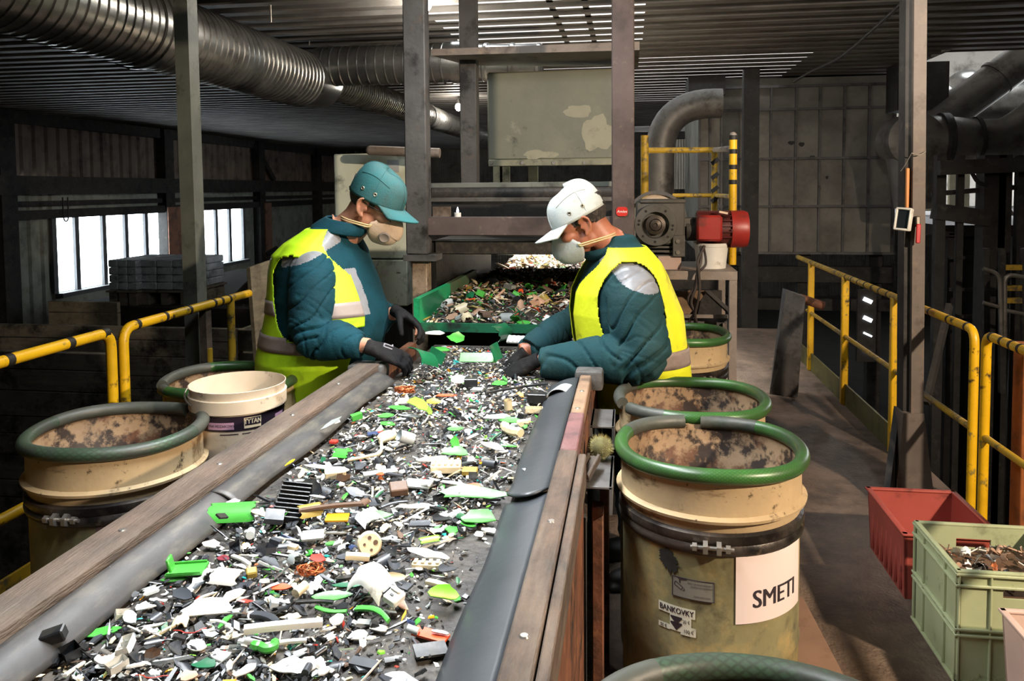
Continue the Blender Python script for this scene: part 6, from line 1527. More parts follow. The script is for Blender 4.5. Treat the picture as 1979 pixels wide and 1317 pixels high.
H('flake', 'white', 400, 1178, 122, .32, 14, 'large torn white sheet in the left part of the belt', (14, 0), .938, g=dict(curve=.8, jag=.3, n=13))
H('flake', 'dark', 352, 1148, 55, .5, -20, 'dark grey torn sheet behind the large torn white sheet', (16, 0), .935)
H('leaf', 'pale', 252, 1193, 58, .4, -40, 'grey white blade right of the leaf shaped green piece', (25, 0), .94)
H('flake', 'pale', 305, 1158, 50, .2, 0, 'thin pale blade left of the dark grey torn sheet', (12, 0), .935)
H('flake', 'white', 378, 1247, 40, .8, 0, 'roundish white chip in the lower left of the belt', (10, 0), .932, g=dict(n=8))
H('bar', 'white', 548, 1218, 146, .13, 25, 'long white bar slanting across the lower belt', (0, 4), .945, g=dict(bend=.02, h=.012))
H('bar', 'white', 545, 1243, 92, .12, 22, 'shorter white bar under the long slanting white bar', (0, 0), .935)
H('cord', 'green', 535, 1262, 64, .28, -60, 'green hook shaped piece near the bottom of the belt', (0, 0), .94, name='plastic_hook', g=dict(coil=2.4))
H('flake', 'white', 565, 1290, 78, .5, 18, 'torn white sheet below the green hook', (10, 0), .935, g=dict(jag=.35))
H('flake', 'white', 770, 1308, 58, .45, -10, 'star shaped white chip at the bottom edge', (8, 0), .93, g=dict(jag=.45))
H('flake', 'white', 473, 1293, 54, .4, 60, 'white strip left of the torn white sheet at the bottom', (10, 0), .935)
H('flake', 'white', 690, 1228, 38, .6, 30, 'white chip above the dark grey rectangular plate', (10, 0), .93, g=dict(n=8))
H('flake', 'white', 652, 1198, 42, .7, -60, 'white scrap in front of the left green strip', (12, 0), .935)
H('flake', 'white', 735, 1213, 42, .4, 0, 'white flake in front of the curved green strip', (8, 0), .93)
H('plate', 'amber', 652, 1001, 44, .55, 10, 'amber yellow square plate in the middle of the belt', (10, 0), .94)
H('shell', 'ochre', 600, 992, 48, .8, 35, 'ochre angled sheet left of the amber square plate', (30, 0), .945, g=dict(arc=1.4))
H('bar', 'brown', 640, 985, 120, .1, 14, 'long brown stick beside the amber square plate', (0, -4), .955)
# finned black heat sink
l = s_(565, 985, 80); t = thing('heat_sink', 'black finned heat sink left of the ochre angled sheet', 'heat sink', PZ(565, 995, .925)); b = PZ(565, 995, .925); R = Euler((A(25), A(8), A(12))).to_matrix(); Rm = R.to_4x4(); Rm.translation = b+V((0, 0, .012))
q = MB(); q.box((0, 0, .004), (l*.75, l*1.1, .006)); mb = MB(); mb.add([Rm @ v for v in q.v], q.f); mb.build('base_plate', PM['black'], t)
q = MB()
for k in range(9): q.box((0, -l*.52+l*1.04*k/8, .018), (l*.7, .0028, .028))
mb = MB(); mb.add([Rm @ v for v in q.v], q.f); mb.build('fins', PM['black'], t); HERO.append((t['label'], V((b.x, b.y))))
H('plate', 'dark', 530, 1008, 36, .8, 20, 'dark grey block left of the black finned heat sink', (20, 10), .94, g=dict(th=.014))
H('flake', 'black', 600, 950, 70, .6, -30, 'large black sheet standing behind the heat sink', (35, 0), .955)
H('flake', 'pale', 612, 958, 48, .14, -8, 'bright sliver along the large black sheet', (10, 0), .965)
H('flake', 'green', 912, 956, 132, .26, 10, 'long torn green strip near the right skirt', (18, 0), .945, g=dict(jag=.3, n=14, curve=.9))
H('plate', 'dark', 950, 963, 34, .5, 15, 'dark grey patch under the long torn green strip', (12, 0), .935)
H('flake', 'green', 925, 1002, 74, .55, 24, 'broad green shard below the long torn green strip', (12, 0), .94, g=dict(curve=.8))
H('flake', 'green', 905, 1012, 40, .4, -18, 'green corner piece under the broad green shard', (10, 0), .935)
H('flake', 'white', 945, 1024, 32, .5, -15, 'white flake below the broad green shard', (8, 0), .93)
H('shell', 'lime', 830, 1042, 42, .6, 30, 'green curved tab in the middle right of the belt', (10, 0), .94, g=dict(arc=1.2))
H('flake', 'white', 826, 1070, 112, .2, -12, 'long white splinter below the green curved tab', (12, 0), .938, g=dict(jag=.35, n=14))
H('block', 'cream', 825, 1095, 58, .3, 2, 'cream ribbed block below the long white splinter', (0, 0), .93, g=dict(ribs=4, h=.012))
# motor cap
l = s_(718, 1068, 50); t = thing('motor_housing', 'beige round motor cap with holes in the middle of the belt', 'housing', PZ(715, 1075, .925)); b = PZ(715, 1075, .925)
d = V((.45, -1, .35)).normalized(); Rm = d.to_track_quat('Z', 'Y').to_matrix().to_4x4(); Rm.translation = b+V((0, 0, l*.46))
q = MB().lathe([(l*.3, -l*.7), (l*.46, -l*.3), (l*.46, .0), (l*.4, .004), (0, .004)], seg=28); mb = MB(); mb.add([Rm @ v for v in q.v], q.f); mb.build('body', PM['cream'], t)
q = MB()
for x, y, r in ((.0, .24, .07), (.22, .05, .09), (-.2, .02, .05), (.05, -.2, .05)): q.lathe([(0, .0052), (l*r, .0052), (l*r, .003)], (l*x, l*y, 0), 14)
mb = MB(); mb.add([Rm @ v for v in q.v], q.f); mb.build('hole', PM['brown'], t)
HERO.append((t['label'], V((b.x, b.y))))
H('bar', 'cream', 690, 1082, 46, .4, 20, 'ribbed beige stub left of the round beige cap', (0, 10), .935)
H('nest', 'copper', 600, 1105, 62, .5, 10, 'copper wire tangle left of the centre of the belt', z=.935)
H('flake', 'red', 612, 1078, 42, .5, -10, 'red and orange scrap behind the copper wire tangle', (14, 0), .94)
H('flake', 'orange', 537, 1134, 44, .4, 14, 'red orange chip in the left middle of the belt', (10, 0), .935)
H('bar', 'dark', 512, 1197, 66, .26, -20, 'dark grey curved bar left of the long slanting white bar', (0, 0), .938, g=dict(bend=.12))
H('plate', 'grey', 808, 935, 54, .62, -4, 'grey hexagonal plate right of the belt centre', (5, 0), .935)
H('block', 'cream', 862, 908, 58, .55, 8, 'cream ribbed housing behind the grey hexagonal plate', (6, 0), .935, g=dict(ribs=5, h=.02))
H('flake', 'white', 840, 888, 66, .3, 12, 'white ragged sheet behind the cream ribbed housing', (14, 0), .94)
H('block', 'ochre', 908, 914, 30, .7, 5, 'yellow ochre connector block right of the cream ribbed housing', (5, 0), .932)
H('plate', 'black', 914, 922, 16, .8, 5, 'tiny black square in front of the yellow ochre connector', (60, 0), .935)
H('flake', 'orange', 918, 937, 28, .5, -10, 'small orange flake above the long torn green strip', (8, 0), .932)
H('flake', 'white', 865, 930, 90, .12, -18, 'narrow white strip between grey hexagonal plate and orange flake', (10, 0), .938)
H('pipe', 'dark', 946, 902, 26, .6, -15, 'short dark tube right of the cream ribbed housing', z=.93)
H('block', 'brown', 770, 952, 34, .8, 25, 'brown grey box left of the grey hexagonal plate', (20, 0), .938, g=dict(h=.02))
H('plate', 'grey', 735, 913, 66, .24, 28, 'grey blade in the middle of the belt', (8, 0), .938)
H('flake', 'orange', 735, 915, 18, .6, 0, 'small red orange chip beside the grey blade', (10, 0), .945)
# mains plug with its cord
b = PZ(748, 852, .925); l = s_(748, 852, 46); t = thing('mains_plug', 'white mains plug with a short curved cord', 'plug', b)
mb = MB(); mb.ell(b+V((0, 0, .014)), (l*.34, l*.5, .014), 18, 12, 0, Euler((0, 0, -.4)).to_matrix()); mb.tube([b+V((.003, -.02, .012)), b+V((-.006, -.045, .01))], [.012, .006], 14); mb.build('plug_body', PM['cream'], t)
mb = MB(); mb.tube([b+V((-.004, -.04, .01)), PZ(735, 875, .935), PZ(712, 882, .94), PZ(672, 890, .935)], .0045, 10, smooth_n=5); mb.build('cord', PM['cream'], t); HERO.append((t['label'], V((b.x, b.y))))
H('pipe', 'pale', 780, 860, 30, .75, 40, 'grey ring shaped cap right of the white mains plug', (0, 25), .938)
H('flake', 'green', 880, 876, 46, .7, 30, 'green shard right of the middle of the belt', (20, 0), .945)
H('flake', 'green', 878, 862, 26, .9, 70, 'upright green fold behind the right middle green shard', (60, 0), .955)
H('shell', 'green', 662, 878, 44, .6, -10, 'green crumpled piece left of the curved cord', (10, 0), .938, g=dict(arc=2.0, jag=.3))
H('leaf', 'green', 746, 803, 32, .6, 20, 'rounded green piece behind the mains plug', (12, 0), .938)
H('leaf', 'green', 748, 818, 38, .5, -20, 'second green piece just behind the mains plug', (6, 0), .933)
H('leaf', 'green', 772, 788, 50, .35, -14, 'long green piece left of the yellow scrap', (12, 0), .942)
H('flake', 'lime', 815, 792, 52, .7, 50, 'spiky green cluster in front of the yellow scrap', (30, 10), .955, g=dict(jag=.4))
H('flake', 'lime', 830, 798, 36, .4, 100, 'upright green fin of the cluster by the yellow scrap', (50, 0), .96)
H('flake', 'grey', 790, 803, 54, .2, -6, 'grey strip left of the spiky green cluster', (10, 0), .938)
H('flake', 'yellow', 836, 777, 30, .6, 10, 'yellow folded scrap behind the spiky green cluster', (20, 0), .95)
H('leaf', 'green', 880, 828, 32, .6, 15, 'green rounded chip right of the belt middle', (12, 0), .938)
H('flake', 'green', 985, 861, 38, .25, 4, 'narrow green strip near the right skirt', (8, 0), .93)
H('leaf', 'green', 985, 812, 54, .4, -12, 'green curved pieces left of the beige twisted bundle', (14, 0), .94)
H('flake', 'pale', 960, 806, 50, .35, 20, 'pale grey blade beside the green curved pieces', (12, 0), .945)
H('flake', 'white', 950, 862, 62, .28, -38, 'white pointed blade near the right skirt', (16, 0), .942)
H('cord', 'cream', 1005, 828, 66, .26, 8, 'beige twisted cable bundle by the right skirt', (0, 0), .94, name='cable_bundle', g=dict(coil=1.8))
H('cord', 'cream', 1020, 818, 40, .26, 60, 'beige knotted end above the twisted cable bundle', (0, 0), .95, name='cable_bundle', g=dict(coil=2.6))
H('block', 'cream', 1032, 795, 34, .5, 6, 'small open cream box near the right rail end', (0, 0), .93, g=dict(hollow=True, ribs=1, h=.016))
H('pipe', 'cream', 978, 792, 18, .9, 70, 'cream cylinder left of the small open cream box', (0, 80), .935)
H('flake', 'orange', 860, 764, 40, .3, 14, 'long orange tan shard behind the yellow scrap', (12, 0), .942)
H('nest', 'copper', 782, 757, 44, .6, 0, 'copper coloured mesh lump in front of the left hand glove', z=.935, g=dict(n=22))
H('leaf', 'white', 886, 737, 42, .6, 60, 'large white shard between the two pairs of hands', (30, 0), .95)
H('block', 'black', 910, 745, 26, .7, 10, 'black block beside the large white shard', (0, 0), .935, g=dict(h=.03))
H('block', 'grey', 923, 756, 22, .8, 0, 'dark grey disc block in front of the right hand glove', (0, 0), .93, g=dict(h=.014))
H('bar', 'black', 1000, 757, 120, .06, 17, 'long thin black bar under the right worker forearm', (0, -6), .955)
H('block', 'black', 1038, 775, 36, .6, 0, 'black box by the right rail end', (0, 0), .935, g=dict(h=.03))
H('shell', 'pale', 1088, 766, 46, 1.0, 75, 'pale grey domed cover by the right rail end', (0, 0), .945, g=dict(arc=2.6, jag=.02))
H('block', 'red', 645, 855, 16, .7, 0, 'small red block near the left skirt', (0, 0), .93, g=dict(h=.01))
H('plate', 'blue', 722, 838, 24, .5, 24, 'navy blue plate left of the mains plug', (10, 0), .932)
H('flake', 'red', 738, 835, 16, .7, 0, 'small red chip behind the mains plug', (10, 0), .935)
H('flake', 'grey', 642, 828, 44, .35, 30, 'grey sheet lying on the left skirt', (10, -30), .962)
H('flake', 'white', 648, 818, 22, .7, 10, 'crumpled white bit on the grey sheet by the left skirt', (10, -20), .968)
H('flake', 'pale', 1020, 916, 24, .5, -10, 'silvery flake lying on the right skirt', (0, 25), .945)
H('plate', 'black', 1020, 958, 26, .35, -20, 'flat black chip lying on the right skirt', (0, 25), .945)
H('flake', 'yellow', 560, 898, 20, .5, 30, 'pale yellow chip lying on the left skirt', (0, -30), .95)
H('block', 'black', 108, 1241, 44, .6, 20, 'crushed black lump on the left skirt', (10, -15), .945, g=dict(h=.02))
H('flake', 'white', 628, 903, 98, .16, -6, 'long white strip near the left skirt', (8, 0), .937)
H('block', 'cream', 648, 921, 40, .5, 25, 'cream block in front of the long white strip', (10, 0), .935, g=dict(h=.02))
H('bar', 'white', 553, 1041, 56, .1, -6, 'thin white bar below the heat sink', (0, 0), .935)
H('plate', 'grey', 605, 1035, 42, .75, 20, 'square grey plate right of the thin white bar', (8, 0), .938)
H('plate', 'dark', 812, 1012, 40, .45, 10, 'dark flat plate left of the broad green shard', (8, 0), .934)
H('shell', 'pale', 715, 1005, 60, .7, -50, 'grey curved shell with green behind the round beige cap', (10, 0), .94, g=dict(arc=1.8))
H('flake', 'green', 735, 995, 40, .5, 10, 'green piece tucked behind the grey curved shell', (20, 0), .945)
H('flake', 'green', 718, 1045, 50, .35, -5, 'green sheet just behind the round beige cap', (14, 0), .938)
H('flake', 'white', 800, 978, 72, .2, 8, 'white strip with grey end left of the dark flat plate', (8, 0), .938)
H('cord', 'red', 300, 1290, 70, .03, 40, 'thin red wire at the lower left of the belt', z=.94)
H('cord', 'red', 370, 1215, 70, .03, 10, 'thin red wire below the large torn white sheet', z=.935)
H('block', 'ochre', 486, 1111, 20, .9, 30, 'round dusty cork like lump left of the copper wire tangle', (20, 0), .935, g=dict(h=.014))
H('flake', 'maroon', 432, 1078, 22, .7, 10, 'maroon chip behind the domed white shell', (12, 0), .934)
H('bar', 'white', 466, 1082, 60, .14, -30, 'white clip behind the domed white shell', (0, 0), .937)
H('flake', 'dgreen', 395, 1283, 44, .5, 20, 'dark green leaf like scrap at the bottom of the belt', (14, 0), .935)
H('flake', 'tan', 365, 1305, 40, .6, 70, 'pale tan sheet with red patch at the bottom left', (14, 0), .935)
H('flake', 'green', 965, 742, 30, .5, 40, 'green chip below the right worker glove', (20, 0), .94)
# held pieces
o = H('shell', 'dgreen', 818, 712, 62, .8, 70, 'dark green bracket held under the left worker glove', (35, 20), .975, g=dict(arc=1.7, jag=.05))
H('plate', 'dgreen', 845, 700, 46, .5, -40, 'dark green angled wing beside the held dark green bracket', (70, 10), .975)
H('leaf', 'green', 853, 676, 44, .36, -28, 'green flake behind the left worker fingers', (20, 0), .955)
H('plate', 'green', 925, 697, 72, .3, 4, 'long green angle piece gripped by the right worker', (40, 0), .965)
H('plate', 'dgreen', 958, 693, 40, .8, 80, 'green upright plate in the right worker hand', (70, 0), .975)
H('flake', 'white', 838, 645, 44, .3, 8, 'white piece in the left worker far hand', (20, 0), 1.0)
H('flake', 'green', 882, 660, 34, .7, 40, 'green flake tumbling down from the feed belt', (60, 0), .97)
H('shell', 'dgreen', 968, 655, 58, .5, 70, 'curled dark green piece falling beside the right worker', (60, 0), .985)
H('block', 'white', 1002, 662, 44, .4, -8, 'white ribbed piece falling by the right worker sleeve', (40, 0), .97, g=dict(ribs=5, h=.012))

# ---- the other sizeable fragments, each an object of its own
COLS = (['white']*26+['black']*30+['dark']*22+['pale']*8+['grey']*7+['cream']*6+['green']*2+['teal']*1+['tan']*2+['brown']*2+['red']*1+['blue']*1+['pcb']*2+['metal']*2)
CN = dict(white='white', black='black', dark='dark grey', pale='pale grey', grey='grey', cream='cream', green='green', teal='teal', tan='tan', brown='brown', red='red', blue='navy', pcb='circuit green', metal='bare metal')
KIND = {'flake': ('plastic_shard', 'flake'), 'plate': ('plastic_plate', 'flat plate'), 'block': ('plastic_block', 'block'), 'bar': ('plastic_bar', 'strip'), 'shell': ('plastic_shell', 'curved shell'), 'cord': ('cable_scrap', 'cable snippet'), 'pipe': ('plastic_tube', 'short tube')}
hero_n = len(HERO); heroes = HERO[:]
protos = {}
def proto(kind, i):
    k = (kind, i)
    if k not in protos:
        rnd = random.Random(i*31+len(kind)); L = 1.
        mb = {'flake': lambda: flake(1, rnd.uniform(.35, .75), .045, rnd.uniform(.2, 1.3), rnd, 11, .3, rnd.uniform(-.6, .6)), 'plate': lambda: flake(1, rnd.uniform(.4, .8), .09, .1, rnd, 8, .12), 'block': lambda: block(1, rnd.uniform(.5, .8), rnd.uniform(.25, .5), rnd, rnd.choice((0, 0, 0, 2)), rnd.random() < .5),
              'bar': lambda: bar(1.3, rnd.uniform(.12, .2), .1, rnd, rnd.uniform(-.1, .1)), 'shell': lambda: shell(1, rnd.uniform(.3, .5), rnd.uniform(1.4, 2.8), .05, rnd, .25), 'cord': lambda: cord(1.6, .04, rnd, 1.6), 'pipe': lambda: MB().tube([(-.4, 0, .25), (.4, 0, .25)], .25, 14)}[kind]()
        me = mb.mesh(KIND[kind][0]); bm = bmesh.new(); bm.from_mesh(me); bmesh.ops.recalc_face_normals(bm, faces=bm.faces[:]); bm.to_mesh(me); bm.free(); me.shade_smooth(); me.set_sharp_from_angle(angle=A(35)); me.materials.append(None); protos[k] = me
    return protos[k]
used = {}
def frag(kind, col, p, size, ang, tilt, grp, label=None):
    me = proto(kind, RD.randrange(5)); o = bpy.data.objects.new(KIND[kind][0], me); COL.objects.link(o)
    o.material_slots[0].link = 'OBJECT'; o.material_slots[0].material = PM[col]
    o.scale = (size,)*3; o.rotation_euler = (tilt[0], tilt[1], ang); o.location = p
    o['category'] = 'scrap'; o['group'] = grp
    if label: o['label'] = label
    return o
frs = []; tries = 0; taken = [(q, .028) for _, q in heroes]
KW = ['flake']*14+['plate']*4+['block']*2+['bar']*5+['shell']*4+['cord']*1+['pipe']*1
while len(frs) < 285 and tries < 9000:
    tries += 1
    py = 735+570*RD.random()**.8; px = RD.uniform(60, 1060); p = PZ(px, py, .93)
    if not (-.855 < p.x < -.305 and 1.0 < p.y < 3.3): continue
    dens = noise.noise(V((p.x*5, p.y*4, 8)))
    edge = min(p.x+.87, -.29-p.x)
    if edge < .05 and RD.random() < .55: continue
    if p.x > -.46 and p.y < 1.55 and RD.random() < .6: continue
    sz = (.018+.04*RD.random()**1.5)*(1 if p.y < 2 else 1.1)
    if any((q-V((p.x, p.y))).length < (r+sz*.42)*.66 for q, r in taken): continue
    taken.append((V((p.x, p.y)), sz*.42)); frs.append((V((p.x, p.y, .926+RD.random()*.008)), sz))
for p, sz in frs:
    kind, col = RD.choice(KW), RD.choice(COLS)
    if kind in ('block', 'pipe', 'shell'): sz = min(sz, .034)
    o = frag(kind, col, p, sz, RD.random()*6.28, (RD.uniform(-.3, .3), RD.uniform(-.3, .3)), 'plastic fragments on the sorting belt')
    near_ = min(heroes, key=lambda h: (h[1]-V((p.x, p.y))).length); dv = V((p.x, p.y))-near_[1]
    side = ('right of' if dv.x > 0 else 'left of') if abs(dv.x) > abs(dv.y)*.8 else ('behind' if dv.y > 0 else 'in front of')
    used.setdefault((CN[col], KIND[kind][1], side, near_[0]), []).append((dv.length, o))
ORD = ('', 'second', 'third', 'fourth', 'fifth', 'sixth')
for (c, k, side, hl), lst in used.items():
    lst.sort(key=lambda e: e[0]); hs = hl.split()[:7]
    while hs[-1] in ('of', 'the', 'with', 'by', 'in', 'at', 'a', 'to', 'near', 'behind', 'under', 'left', 'right', 'and', 'beside', 'on', 'between', 'below', 'standing', 'lying', 'across', 'along'): hs.pop()
    for i, (d, o) in enumerate(lst):
        o['label'] = ('%s small %s %s %s %s' % (ORD[i]+'-nearest' if i else '', c, k, side, ' '.join(hs))).strip()
# ---- crumbs too many to count
def crumbs(name, label, n, pos, cols, smin, smax, group=None, seed=1):
    rnd = random.Random(seed); names = sorted(set(cols)); idx = {c: i for i, c in enumerate(names)}; mb = MB()
    for _ in range(n):
        p = pos(rnd)
        if p is None: continue
        s = smin+(smax-smin)*rnd.random()**2.2; R = Euler((rnd.uniform(-.7, .7), rnd.uniform(-.7, .7), rnd.random()*6.28)).to_matrix(); a, b, c = s*rnd.uniform(.5, 1.3), s*rnd.uniform(.25, .8), s*rnd.uniform(.08, .35)
        if rnd.random() < .12: a *= 2.6; b *= .35
        k = rnd.choice((4, 5)); ring = [(a*math.cos(2*PI*i/k+rnd.random()*.5), b*math.sin(2*PI*i/k+rnd.random()*.5)) for i in range(k)]
        vs = [p+R @ V((x, y, 0)) for x, y in ring]+[p+R @ V((x*.85, y*.85, c)) for x, y in ring]
        mb.add(vs, [tuple(range(k))[::-1], tuple(range(k, 2*k))]+[(i, (i+1) % k, k+(i+1) % k, k+i) for i in range(k)], idx[rnd.choice(cols)])
    o = mb.build(name, [PM[c] for c in names], None, smooth=0, fix=False); tag(o, label, 'scrap', group, 'stuff'); return o
CC = ['white']*25+['black']*40+['dark']*28+['cream']*9+['pale']*8+['grey']*7+['green']*3+['amber']*1+['red']*2+['teal']*2+['blue']*1+['brown']*5+['pcb']*2+['copper']*1+['lime']*1
def belt_pos(rnd):
    y = 1.0+2.45*rnd.random()**1.15; x = rnd.uniform(-.875, -.285); d = noise.noise(V((x*6, y*5, 8)))
    e = min(x+.885, -.275-x)
    if e < .07 and rnd.random() > e/.07*.8+.1: return None
    if x > -.44 and y < 1.6 and rnd.random() < .55: return None
    if d < -.15 and rnd.random() < .45: return None
    return V((x, y, .921+rnd.random()*.006))
crumbs('shredded_plastic', 'fine shredded plastic crumbs covering the black sorting belt', 13500, belt_pos, CC, .0016, .0085, seed=3)
CC2 = [c for c in CC]+['white']*9+['black']*14+['dark']*8
crumbs('shredded_plastic', 'coarser plastic chips scattered between the larger fragments on the sorting belt', 5200, lambda r: (lambda p: p and p+V((0, 0, .004)))(belt_pos(r)), CC2, .006, .017, seed=4)
# ---- scrap on the feed tray
TC = ['tan']*8+['brown']*8+['cream']*5+['green']*4+['dgreen']*2+['orange']*2+['white']*4+['dark']*4+['grey']*3+['ochre']*2+['black']*3
def th_(x, y): return 1.005+.05*max(0, min(1, (y-3.7)/.5))+.02*noise.noise(V((x*6, y*5, 1)))
nm_used = {}
for k in range(150):
    y = 3.66+1.25*RD.random()**1.3; x = RD.uniform(-.97, -.12); c = RD.choice(TC if y > 3.8 else TC+['white']*8+['green']*6+['grey']*6); kd = RD.choice(['flake']*7+['plate']*2+['shell']*4+['bar']*2+['block'])
    o = frag(kd, c, V((x, y, th_(x, y)+.008+.012*RD.random())), RD.uniform(.035, .085), RD.random()*6.28, (RD.uniform(-.6, .6), RD.uniform(-.6, .6)), 'scrap pieces on the feed tray', 'torn %s %s in the heap on the green edged feed tray' % (dict(ochre='ochre', orange='orange', dgreen='dark green').get(c) or CN[c], KIND[kd][1]))
    o['group'] = 'torn %s %s pieces on the feed tray' % (dict(ochre='ochre', orange='orange', dgreen='dark green').get(c) or CN[c], KIND[kd][1])
crumbs('shredded_plastic', 'brown and pale shredded scrap covering the feed tray', 5200, lambda r: (lambda x, y: V((x, y, th_(x, y)+r.random()*.006)))(r.uniform(-.99, -.08), 3.63+1.9*r.random()), TC, .004, .02, seed=6)
# heaps further up the feed belt; shade is put into the first one's dark colours
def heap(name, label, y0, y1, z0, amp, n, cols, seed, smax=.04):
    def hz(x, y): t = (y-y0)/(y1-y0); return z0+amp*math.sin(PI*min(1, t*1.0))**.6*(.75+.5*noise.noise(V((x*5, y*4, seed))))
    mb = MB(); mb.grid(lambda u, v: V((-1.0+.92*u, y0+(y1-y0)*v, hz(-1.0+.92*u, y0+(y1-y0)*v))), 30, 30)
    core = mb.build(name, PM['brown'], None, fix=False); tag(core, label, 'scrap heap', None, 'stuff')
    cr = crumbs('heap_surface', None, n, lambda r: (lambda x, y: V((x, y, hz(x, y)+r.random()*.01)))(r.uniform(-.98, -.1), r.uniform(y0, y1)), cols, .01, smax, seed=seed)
    del cr['category']; lo = core.location.copy(); cr.location = cr.location-lo; cr.parent = core
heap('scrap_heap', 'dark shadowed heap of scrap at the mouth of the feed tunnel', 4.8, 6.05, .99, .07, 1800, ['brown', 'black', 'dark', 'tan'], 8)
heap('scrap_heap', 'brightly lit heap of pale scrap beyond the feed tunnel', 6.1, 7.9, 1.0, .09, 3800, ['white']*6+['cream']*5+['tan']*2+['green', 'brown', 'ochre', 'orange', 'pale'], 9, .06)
# ---- scrap in the crates
for k in range(95):
    x = RD.uniform(1.09, 1.43); y = RD.uniform(2.7, 3.02); z = .285+.05*max(0, noise.noise(V((x*6, y*6, 4)))+.4)+.02*RD.random()
    c = RD.choice(['metal']*4+['copper']*3+['brown']*4+['tan']*3+['black']*2+['white'])
    kd = RD.choice(['flake']*4+['bar']*2+['shell']*2+['cord', 'pipe'])
    cn = dict(copper='copper', metal='steel').get(c) or CN[c]
    o = frag(kd, c, V((x, y, z)), RD.uniform(.025, .05), RD.random()*6.28, (RD.uniform(-.8, .8), RD.uniform(-.8, .8)), 'bits of %s %s in the green crate' % (cn, KIND[kd][1]), 'small %s %s in the scrap filling the green crate' % (cn, KIND[kd][1]))
    o.name = 'metal_scrap'
mb = MB(); mb.bx(1.085, 1.44, 2.69, 3.03, .0165, .3); tag(mb.build('scrap_fill', PM['brown'], None, smooth=0), 'dense brown metal swarf filling the lower part of the green crate', 'scrap', None, 'stuff')
for k in range(26):
    x = RD.uniform(1.24, 1.52); y = RD.uniform(2.26, 2.5); c = RD.choice(['metal', 'black', 'dark', 'pale'])
    kd = RD.choice(['flake', 'bar', 'plate']); cn = dict(metal='steel').get(c) or CN[c]
    frag(kd, c, V((x, y, .275+.02*RD.random())), RD.uniform(.03, .06), RD.random()*6.28, (RD.uniform(-.5, .5), RD.uniform(-.5, .5)), 'bits of %s %s in the pale bin' % (cn, KIND[kd][1]), 'small %s %s lying in the pale bin at the corner' % (cn, KIND[kd][1])).name = 'metal_scrap'
mb = MB(); mb.bx(1.23, 1.51, 2.24, 2.52, .0165, .27); tag(mb.build('scrap_fill', PM['dark'], None, smooth=0), 'grey scrap filling the pale bin at the corner', 'scrap', None, 'stuff')

# ================================================================== LIGHT
w = bpy.data.worlds.new('sky'); SC.world = w; w.use_nodes = True
bg = w.node_tree.nodes['Background']; bg.inputs['Color'].default_value = (.93, .97, 1, 1); bg.inputs['Strength'].default_value = 14.0
def area(name, loc, target, sx, sy, power, col, spread=180):
    l = bpy.data.lights.new(name, 'AREA'); l.shape = 'RECTANGLE'; l.size = sx; l.size_y = sy; l.energy = power; l.color = col; l.spread = math.radians(spread)
    o = bpy.data.objects.new(name, l); link(o); o.location = loc; d = V(target)-V(loc); o.rotation_euler = d.to_track_quat('-Z', 'Y').to_euler(); return o
# strip lights hung over the sorting belt (above the frame), the last one added to light the hood
for i, (y, lab) in enumerate(((1.35, 'strip light hung over the near end of the sorting belt'), (2.45, 'strip light hung over the belt in front of the workers'), (3.5, 'strip light hung high just before the portal frame'))):
    t = thing('strip_light', lab, 'lamp', (-.6, y, 2.5 if y < 3 else 2.8), 'strip lights over the belt')
    zz = 2.5 if y < 3 else 2.8
    MB().bx(-.72, -.48, y-.5, y+.5, zz+.02, zz+.1, .006).build('housing', white_p, t); 
    for x in (-.66, -.54): MB().tube([(x, y-.48, zz+.005), (x, y+.48, zz+.005)], .013, 10).build('tube', emit('tube glow', '#eef6ff', 4) if 'tube glow' not in bpy.data.materials else bpy.data.materials['tube glow'], t)
    mb = MB()
    for yy in (y-.4, y+.4): mb.cyl((-.6, yy, zz+.1), (-.6, yy, ZC), .005, 6)
    mb.build('hanger', steel_dark, t)
    area('strip_lamp', (-.6, y, zz-.01), (-.6, y if y < 3 else y+.9, 0), .22, .95, 30 if y < 3 else 32, (.93, .97, 1.0), 110 if y < 3 else 170)
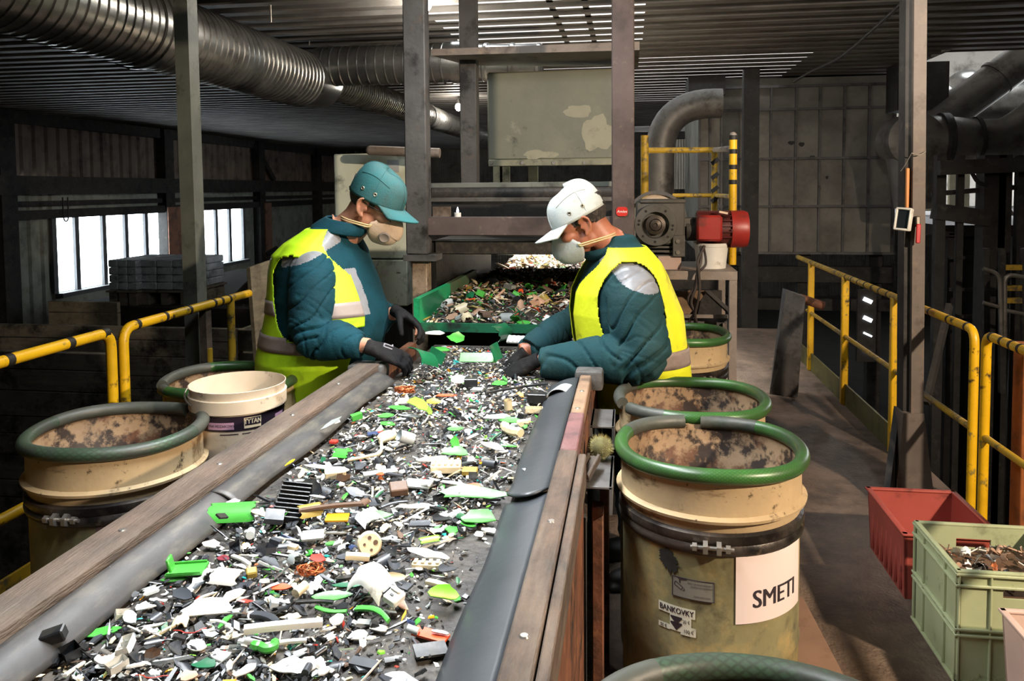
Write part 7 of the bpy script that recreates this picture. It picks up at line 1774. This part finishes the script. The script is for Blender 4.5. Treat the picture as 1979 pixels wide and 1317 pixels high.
# warm floodlight on the right behind the camera
t = thing('flood_light', 'warm floodlight on the hall frame to the right of the walkway', 'lamp', (3.1, .6, 2.75))
fl = V((3.1, .6, 2.75)); tg_ = V((.9, 3.4, .4)); d = (tg_-fl).normalized(); R = d.to_track_quat('-Z', 'Y').to_matrix()
MB().box(fl-d*.06, (.3, .22, .1), R, .01).build('housing', black, t); MB().beam(fl-d*.1, V((fl.x, fl.y, ZC)), .03, .03).build('bracket', black, t)
l = bpy.data.lights.new('flood', 'SPOT'); l.energy = 1080; l.color = (1, .80, .60); l.spot_size = math.radians(100); l.spot_blend = .6; l.shadow_soft_size = .07
o = bpy.data.objects.new('flood', l); link(o); o.location = fl+d*.02; o.rotation_euler = d.to_track_quat('-Z', 'Y').to_euler()
# hall lamp added unseen above the walkway to brighten the tank
t = thing('fill_lamp', 'hall lamp hung under the roof above the right walkway', 'lamp', (.85, 3.2, 2.85))
MB().lathe([(.04, .14), (.16, .02), (.17, 0), (.15, .004), (.03, .12), (.0, .12)], (.85, 3.2, 2.85), 32).build('shade', steel_dark, t); mb = MB(); mb.cyl((.85, 3.2, 2.98), (.85, 3.2, ZC), .006, 6); mb.build('hanger', black, t); MB().ell((.85, 3.2, 2.9), (.04, .04, .05)).build('bulb', bulb_m, t)
l = bpy.data.lights.new('hall lamp', 'SPOT'); l.energy = 170; l.color = (1, .95, .88); l.spot_size = math.radians(88); l.spot_blend = .5; l.shadow_soft_size = .08
o = bpy.data.objects.new('fill_light', l); link(o); o.location = (.85, 3.2, 2.83); o.rotation_euler = V((.25, 1, .0)).to_track_quat('-Z', 'Y').to_euler()
# lamp over the far end of the feed belt
area('rear_lamp', (-.45, 7.1, 2.3), (-.5, 7.1, 1), .4, .5, 110, (1, .97, .9), 95)
# daylight through the high openings right at the back
area('bay_daylight', (5.6, 15.5, 2.9), (4.6, 12.5, 2.2), 2.5, 1.5, 320, (.95, .97, 1))

vs_ = SC.view_settings; vs_.view_transform = 'Standard'; vs_.look = 'None'; vs_.exposure = 0.0; vs_.gamma = 1; vs_.use_curve_mapping = False
SC.cycles.use_denoising = True
SC.cycles.max_bounces = 8; SC.cycles.diffuse_bounces = 4; SC.cycles.glossy_bounces = 3
SC.cycles.sample_clamp_indirect = 6
